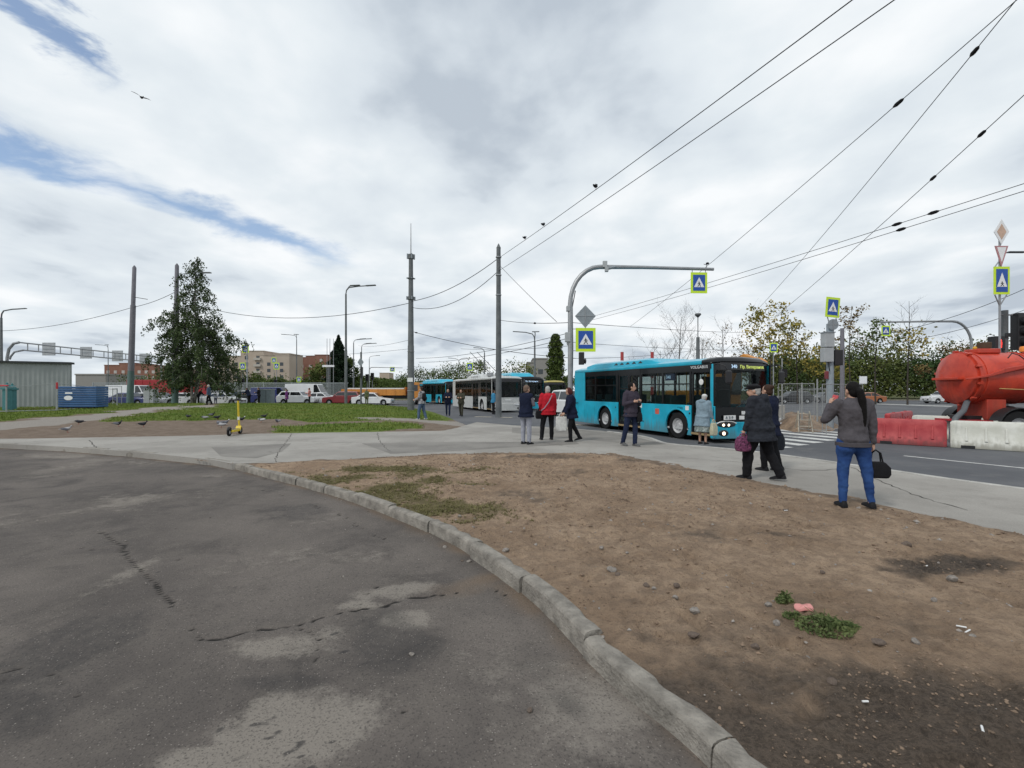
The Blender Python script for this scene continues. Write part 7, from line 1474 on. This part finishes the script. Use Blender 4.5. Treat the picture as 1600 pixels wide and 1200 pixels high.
for k, (px, py, s) in enumerate(((1085, 992, .045), (1214, 979, .04), (1200, 950, .04), (1057, 917, .032), (1055, 934, .026), (955, 893, .05), (965, 899, .035), (940, 858, .035), (980, 866, .025), (1416, 856, .05), (790, 858, .04), (1087, 962, .045), (1372, 1013, .045), (1430, 1010, .04), (1262, 1032, .03), (1300, 1070, .03), (695, 858, .03), (733, 880, .028), (722, 879, .022), (718, 806, .04), (739, 822, .035), (1010, 915, .03), (1022, 920, .022), (1107, 800, .03), (1228, 801, .04), (1460, 941, .035), (1487, 911, .06), (1285, 895, .025), (1150, 845, .03), (643, 1026, .02), (828, 1114, .022), (1240, 885, .025), (1520, 1000, .03), (1180, 1010, .03))):
    o = bpy.data.objects.new('stone', RM[k % 6]); COL.objects.link(o); p = sz(px, py) if px > 800 or py < 830 else None
    if px in (695, 733, 722, 643, 828): g = G(px, py, ROAD); p = Vector((g.x, g.y, ROAD+.012))
    elif p is None: p = sz(px, py)
    o.location = p+Vector((0, 0, s*.25)); o.scale = (s, s, s*.9); o.rotation_euler = (0, 0, k*1.3); STONES.append((o, px, py))
stone_labels()
def scatter(name, label, pts, smin, smax, m, seed, flat=.7):
    rs = np.random.RandomState(seed); ph = np.array([(1, 0, 0), (-1, 0, 0), (0, 1, 0), (0, -1, 0), (0, 0, 1), (0, 0, -1)], float); fs = [(0, 2, 4), (2, 1, 4), (1, 3, 4), (3, 0, 4), (2, 0, 5), (1, 2, 5), (3, 1, 5), (0, 3, 5)]; n = len(pts)
    sc = rs.uniform(smin, smax, n)*np.clip(rs.exponential(.8, n), .35, 2.2)*np.clip(pts[:, 1]/5.5, .42, 1.15); v = ph[None]*rs.uniform(.6, 1.3, (n, 6, 1))+rs.normal(0, .15, (n, 6, 3)); a = rs.uniform(0, 2*PI, n); ca, sa = np.cos(a), np.sin(a)
    x = v[..., 0]*ca[:, None]-v[..., 1]*sa[:, None]; y = v[..., 0]*sa[:, None]+v[..., 1]*ca[:, None]; v = np.stack([x, y, v[..., 2]*flat], -1)*sc[:, None, None]+pts[:, None, :]
    f = (np.array(fs)[None]+np.arange(n)[:, None, None]*6).reshape(-1, 3); me = bpy.data.meshes.new(name); me.from_pydata(v.reshape(-1, 3).tolist(), [], f.tolist()); me.materials.append(m); o = bpy.data.objects.new(name, me); COL.objects.link(o); return tag(o, label, 'soil', kind='stuff')
Xs, Ys, Zs, gs, ks = SOIL; rs = np.random.RandomState(9)
cl = np.clip(fbm(Xs, Ys, 1.6, 4, 99)-.38, 0, 1)*3*(1+1.5*smooth(8, 10.5, Ys)); vis = ks & (Ys > 1.6) & (np.abs(Xs/np.maximum(Ys, .1)) < 1.25) & (Zs > -.07)
idx = np.argwhere(vis); wt = cl[vis]+.08; wt = wt/Ys[vis]**.35; pk = idx[rs.choice(len(idx), 12000, p=wt/wt.sum())]; jit = rs.uniform(-.015, .015, (len(pk), 2)); pt = np.c_[Xs[pk[:, 0], pk[:, 1]]+jit[:, 0], Ys[pk[:, 0], pk[:, 1]]+jit[:, 1], Zs[pk[:, 0], pk[:, 1]]+.002]
scatter('soil_clods', 'crumbly clods scattered over the bare soil', pt, .005, .014, mat('soil_clod', (.13, .095, .07), .95, col2=(.29, .212, .152), scale=2.2, bump=.5, bscale=60), 10)
pk = idx[rs.choice(len(idx), 700)]; pt = np.c_[Xs[pk[:, 0], pk[:, 1]], Ys[pk[:, 0], pk[:, 1]], Zs[pk[:, 0], pk[:, 1]]+.003]; scatter('pebbles', 'pale pebbles strewn over the bare soil', pt, .007, .016, M_ST, 11)
q = []
for _ in range(900):                                     # grit along the gutter and over the near road
    if rs.rand() < .55: p = KS[rs.randint(0, len(KS)-1)]; d = abs(rs.normal(0, .14))+.03; t = KS[min(len(KS)-1, 1)]; q.append((p[0]-d*.75, p[1]-d*.65, ROAD+.018))
    else: y = rs.uniform(1.4, 7)**1; q.append((rs.uniform(-1.1, .35)*y, y, ROAD+.016))
q = np.array([p for p in q if p[1] > 1]); scatter('road_grit', 'fine grit lying on the near asphalt', q, .003, .008, mat('grit', (.10, .09, .08), .9, col2=(.34, .31, .28), scale=9), 12)
# weeds
def weed(label, px, py, n, rad, hh, seed):
    p = sz(px, py); o = thing('weed', label, 'plant', p, 0, None); np.random.seed(seed); lf = Leaves(); a = np.random.uniform(0, 2*PI, n); r = rad*np.sqrt(np.random.uniform(0, 1, n)); lf.at(np.c_[r*np.cos(a), r*np.sin(a)*.8, np.random.uniform(0, hh, n)*(1.1-r/rad)+.004], .022); lf.build('leaves', leaf_mat('weed_leaf', (.085, .115, .045), (.17, .20, .08), 12), o)
    m = MB(); rd = random.Random(seed)
    for _ in range(26): a_ = rd.uniform(0, 2*PI); l = rad*rd.uniform(.3, 1); m.tube([(0, 0, 0), (math.cos(a_)*l*.5, math.sin(a_)*l*.5, hh*.6), (math.cos(a_)*l, math.sin(a_)*l, hh*rd.uniform(.2, .9))], .0018, 3)
    m.build('stems', mat('weed_stem', (.06, .09, .03), .8), o)['kind'] = 'stuff'
weed('low leafy weed in the middle of the bare soil', 1287, 985, 800, .17, .10, 3); weed('small pale weed beside the pink litter', 1226, 944, 260, .06, .10, 4); weed('small weed tuft right of the leafy weed', 1322, 985, 260, .09, .05, 5); weed('flat weed between pale weed and leafy weed', 1240, 966, 220, .07, .04, 6)
p = sz(1256, 958); m = MB(); bmv = []
o = MB().loft([[(.065*math.cos(a)*k, .04*math.sin(a)*k, z+.008*math.sin(3*a)) for a in np.linspace(0, 2*PI, 15)[:-1]] for k, z in ((1, .0), (1.02, .01), (.9, .022), (.4, .027))]).build('litter', mat('pink_wrap', (.62, .26, .24), .5), None, smooth=True); o.location = p; tag(o, 'crumpled pink wrapper among the weeds', 'litter')
for k, (px, py, l, rz) in enumerate(((1512, 988, .07, .5), (1502, 984, .05, -.5), (1228, 802, .05, .2), (1535, 1150, .05, .9), (1352, 1098, .03, 0), (1055, 862, .05, .1), (740, 727, .06, 0), (1448, 888, .02, .4))):
    o = MB().tube([(-l/2, 0, .006), (l/2, 0, .006)], .005, 6).build('litter', M_WHITE, None); o.location = sz(px, py)+Vector((0, 0, .004)); o.rotation_euler = (0, 0, rz); tag(o, 'white scrap of litter on the bare soil', 'litter', 'white scraps on the soil')
# birds
def bird(label, loc, rz, m, head, neck, sc=1.0, pale=None, flying=False, grp='pigeons feeding on the bare patch', name='pigeon', bow=0.0):
    o = thing(name, label, 'bird', loc, rz, grp); o.scale = (sc,)*3; z = .12
    b = MB().loft([[(x, y*w, z+zc+h*q) for y, q in ((math.cos(a), math.sin(a)) for a in np.linspace(0, 2*PI, 13)[:-1])] for x, w, h, zc in ((-.21, .012, .006, .005), (-.13, .022, .012, .01), (-.10, .036, .03, .01), (-.04, .058, .052, .008), (.03, .062, .060, .01), (.08, .048, .050, .03), (.105, .028, .032, .055-bow*.5), (.115, .022, .022, .085-bow), (.122, .024, .024, .105-bow*1.3), (.14, .018, .016, .108-bow*1.3), (.152, .006, .006, .105-bow*1.3))]).build('body', m, o, smooth=True, shade=0)
    MB().ell((.125, 0, z+.105-bow*1.3), (.027, .024, .025), 10, 8).build('head', head, o, smooth=True); MB().tube([(.145, 0, z+.104-bow*1.3), (.175, 0, z+.096-bow*1.3)], [.007, .002], 6).build('beak', M_BLK, o)
    for s in (-1, 1):
        if not flying:
            MB().ell((-.035, s*.052, z+.016), (.105, .012, .040), 12, 8, (0, .12, 0)).build('wing', pale or m, o, smooth=True); MB().tube([(.02, s*.022, z-.03), (.025, s*.024, .008), (.05, s*.03, .004)], .004, 5).build('leg', mat('bird_leg', (.35, .10, .08), .6), o)
        else:
            MB().loft([[(x+c, s*y, z+.03+dz), (x-c*1.3, s*y, z+.03+dz), (x-c*1.3, s*y, z+.02+dz), (x+c, s*y, z+.02+dz)] for x, y, c, dz in ((.02, .03, .07, 0), (.04, .18, .075, .05), (.0, .33, .05, .06), (-.08, .46, .012, .04))]).build('wing', m, o)
    return o
BG = mat('feather_grey', (.115, .12, .14), .7, col2=(.18, .185, .21), scale=20); BD = mat('feather_dark', (.022, .023, .028), .6, col2=(.045, .047, .055), scale=20); BP = mat('feather_pale', (.36, .36, .37), .7); BW = mat('feather_white', (.60, .60, .60), .7)
for k, (px, py, rz, m, hd_, pl, bw, lb) in enumerate(((104, 676, 20, BP, BP, BG, 0, 'pale brown pigeon nearest to the left kerb'), (124, 664, 200, BD, BD, None, .05, 'dark pigeon alone behind the pale brown one'), (184, 667, 12, BD, BD, BG, 0, 'dark long-tailed pigeon left of the crow'), (223, 668, 25, BD, BD, None, 0, 'black pigeon right of the long-tailed one'), (294, 656, 160, BD, BD, None, .05, 'black pigeon at the grass edge left of the flock'), (320, 658, 200, BG, BD, BP, .06, 'grey pigeon pecking at the left of the flock'), (331, 654, 10, BD, BD, BG, 0, 'dark pigeon at the back of the flock'), (339, 658, 30, BD, BD, None, .03, 'dark pigeon in the middle of the flock'), (342, 666, 150, BG, BD, BG, .06, 'grey pigeon at the front of the flock, left'), (352, 665, 20, BG, BW, BG, 0, 'grey pigeon with a white head by the scooter'), (347, 669, 190, BP, BP, BP, .08, 'pale pigeon pecking before the white-headed one'), (377, 661, 30, BD, BW, BD, 0, 'dark pigeon with a white head right behind the scooter'), (409, 661, 200, BG, BW, BW, .06, 'grey and white pigeon right of the scooter'), (413, 656, 10, BD, BD, None, 0, 'black pigeon right of the scooter, farther one'), (434, 663, 260, BG, BG, BP, .03, 'grey pigeon farthest right of the flock'))):
    g = G(px, py); bird(lb, (g.x, g.y, lawn_z(g.x, g.y)+.002), math.radians(rz), m, hd_, 0, 1.12, pl, bow=bw)
p = P(220, 156, 24); o = bird('gull-like bird flying high at the upper left', p, math.radians(25), BD, BD, 0, .95, flying=True, grp=None, name='flying_bird'); o.rotation_euler = (math.radians(20), math.radians(-12), math.radians(105))
def on_wire(px, A, B, sag):
    A, B = Vector(A), Vector(B); best = None
    for t in np.linspace(0, 1, 400):
        q = A.lerp(B, t)-Vector((0, 0, sag*4*t*(1-t))); x = 800+F*q.x/q.y
        if best is None or abs(x-px) < best[0]: best = (abs(x-px), q)
    return best[1]
for px, lb in ((820, 'bird on the upper wire nearest to the dark pole'), (849, 'bird on the upper wire, middle one of three'), (931, 'bird on the upper wire farthest from the dark pole')):
    q = on_wire(px, T1, P(1385, -40, 8.2), .10); bird(lb, q+Vector((0, 0, .0)), 1.0, BD, BD, 0, 1.05, grp='birds perched on the wire', name='perched_bird')
# yellow kick scooter
def scooter():
    g = G(361, 680.5); o = thing('kick_scooter', 'yellow electric kick scooter parked at the pavement edge', 'scooter', (g.x, g.y+.2, .004), math.radians(99)); my = mat('scooter_yellow', (.66, .48, .025), .4, coat=.3)
    for x, nm in ((-.42, 'wheel'), (.48, 'wheel')): wheel(o, x, 0, .125, .07, 1, M_RIM, nm, 5).location = (x, 0, .125)
    MB().prism([(-.36, .13), (-.30, .20), (.28, .20), (.36, .30), (.40, .28), (.33, .14), (.2, .11), (-.3, .11)], -.085, .085).build('deck', my, o, bevel=.015); MB().b2((-.28, -.07, .2), (.24, .07, .208)).build('grip_mat', M_BLK, o)
    MB().tube([(.42, 0, .22), (.36, 0, .55), (.30, 0, 1.18)], .033, 10).build('stem', my, o, smooth=True); MB().tube([(.44, -.05, .16), (.42, 0, .3), (.44, .05, .16)], .018, 6).build('fork', M_BLK, o)
    hb = MB().tube([(.27, -.26, 1.20), (.30, 0, 1.20), (.27, .26, 1.20)], .016, 8).build('handlebar', M_BLK, o)
    for s in (-1, 1): MB().tube([(.27, s*.15, 1.20), (.265, s*.27, 1.20)], .022, 8).build('grip', M_BLK, hb)
    MB().b2((.27, -.05, 1.18), (.36, .05, 1.27)).build('display_unit', M_BLK, o, bevel=.01); MB().tube([(-.56, 0, .2), (-.50, 0, .28), (-.38, 0, .29), (-.28, 0, .24)], .03, 6).build('rear_mudguard', M_BLK, o); MB().tube([(-.05, .08, .12), (-.08, .16, .01)], .01, 6).build('kickstand', M_BLK, o); MB().b2((.325, -.03, .5), (.39, .03, .62)).build('white_sticker', M_WHITE, o)
scooter()
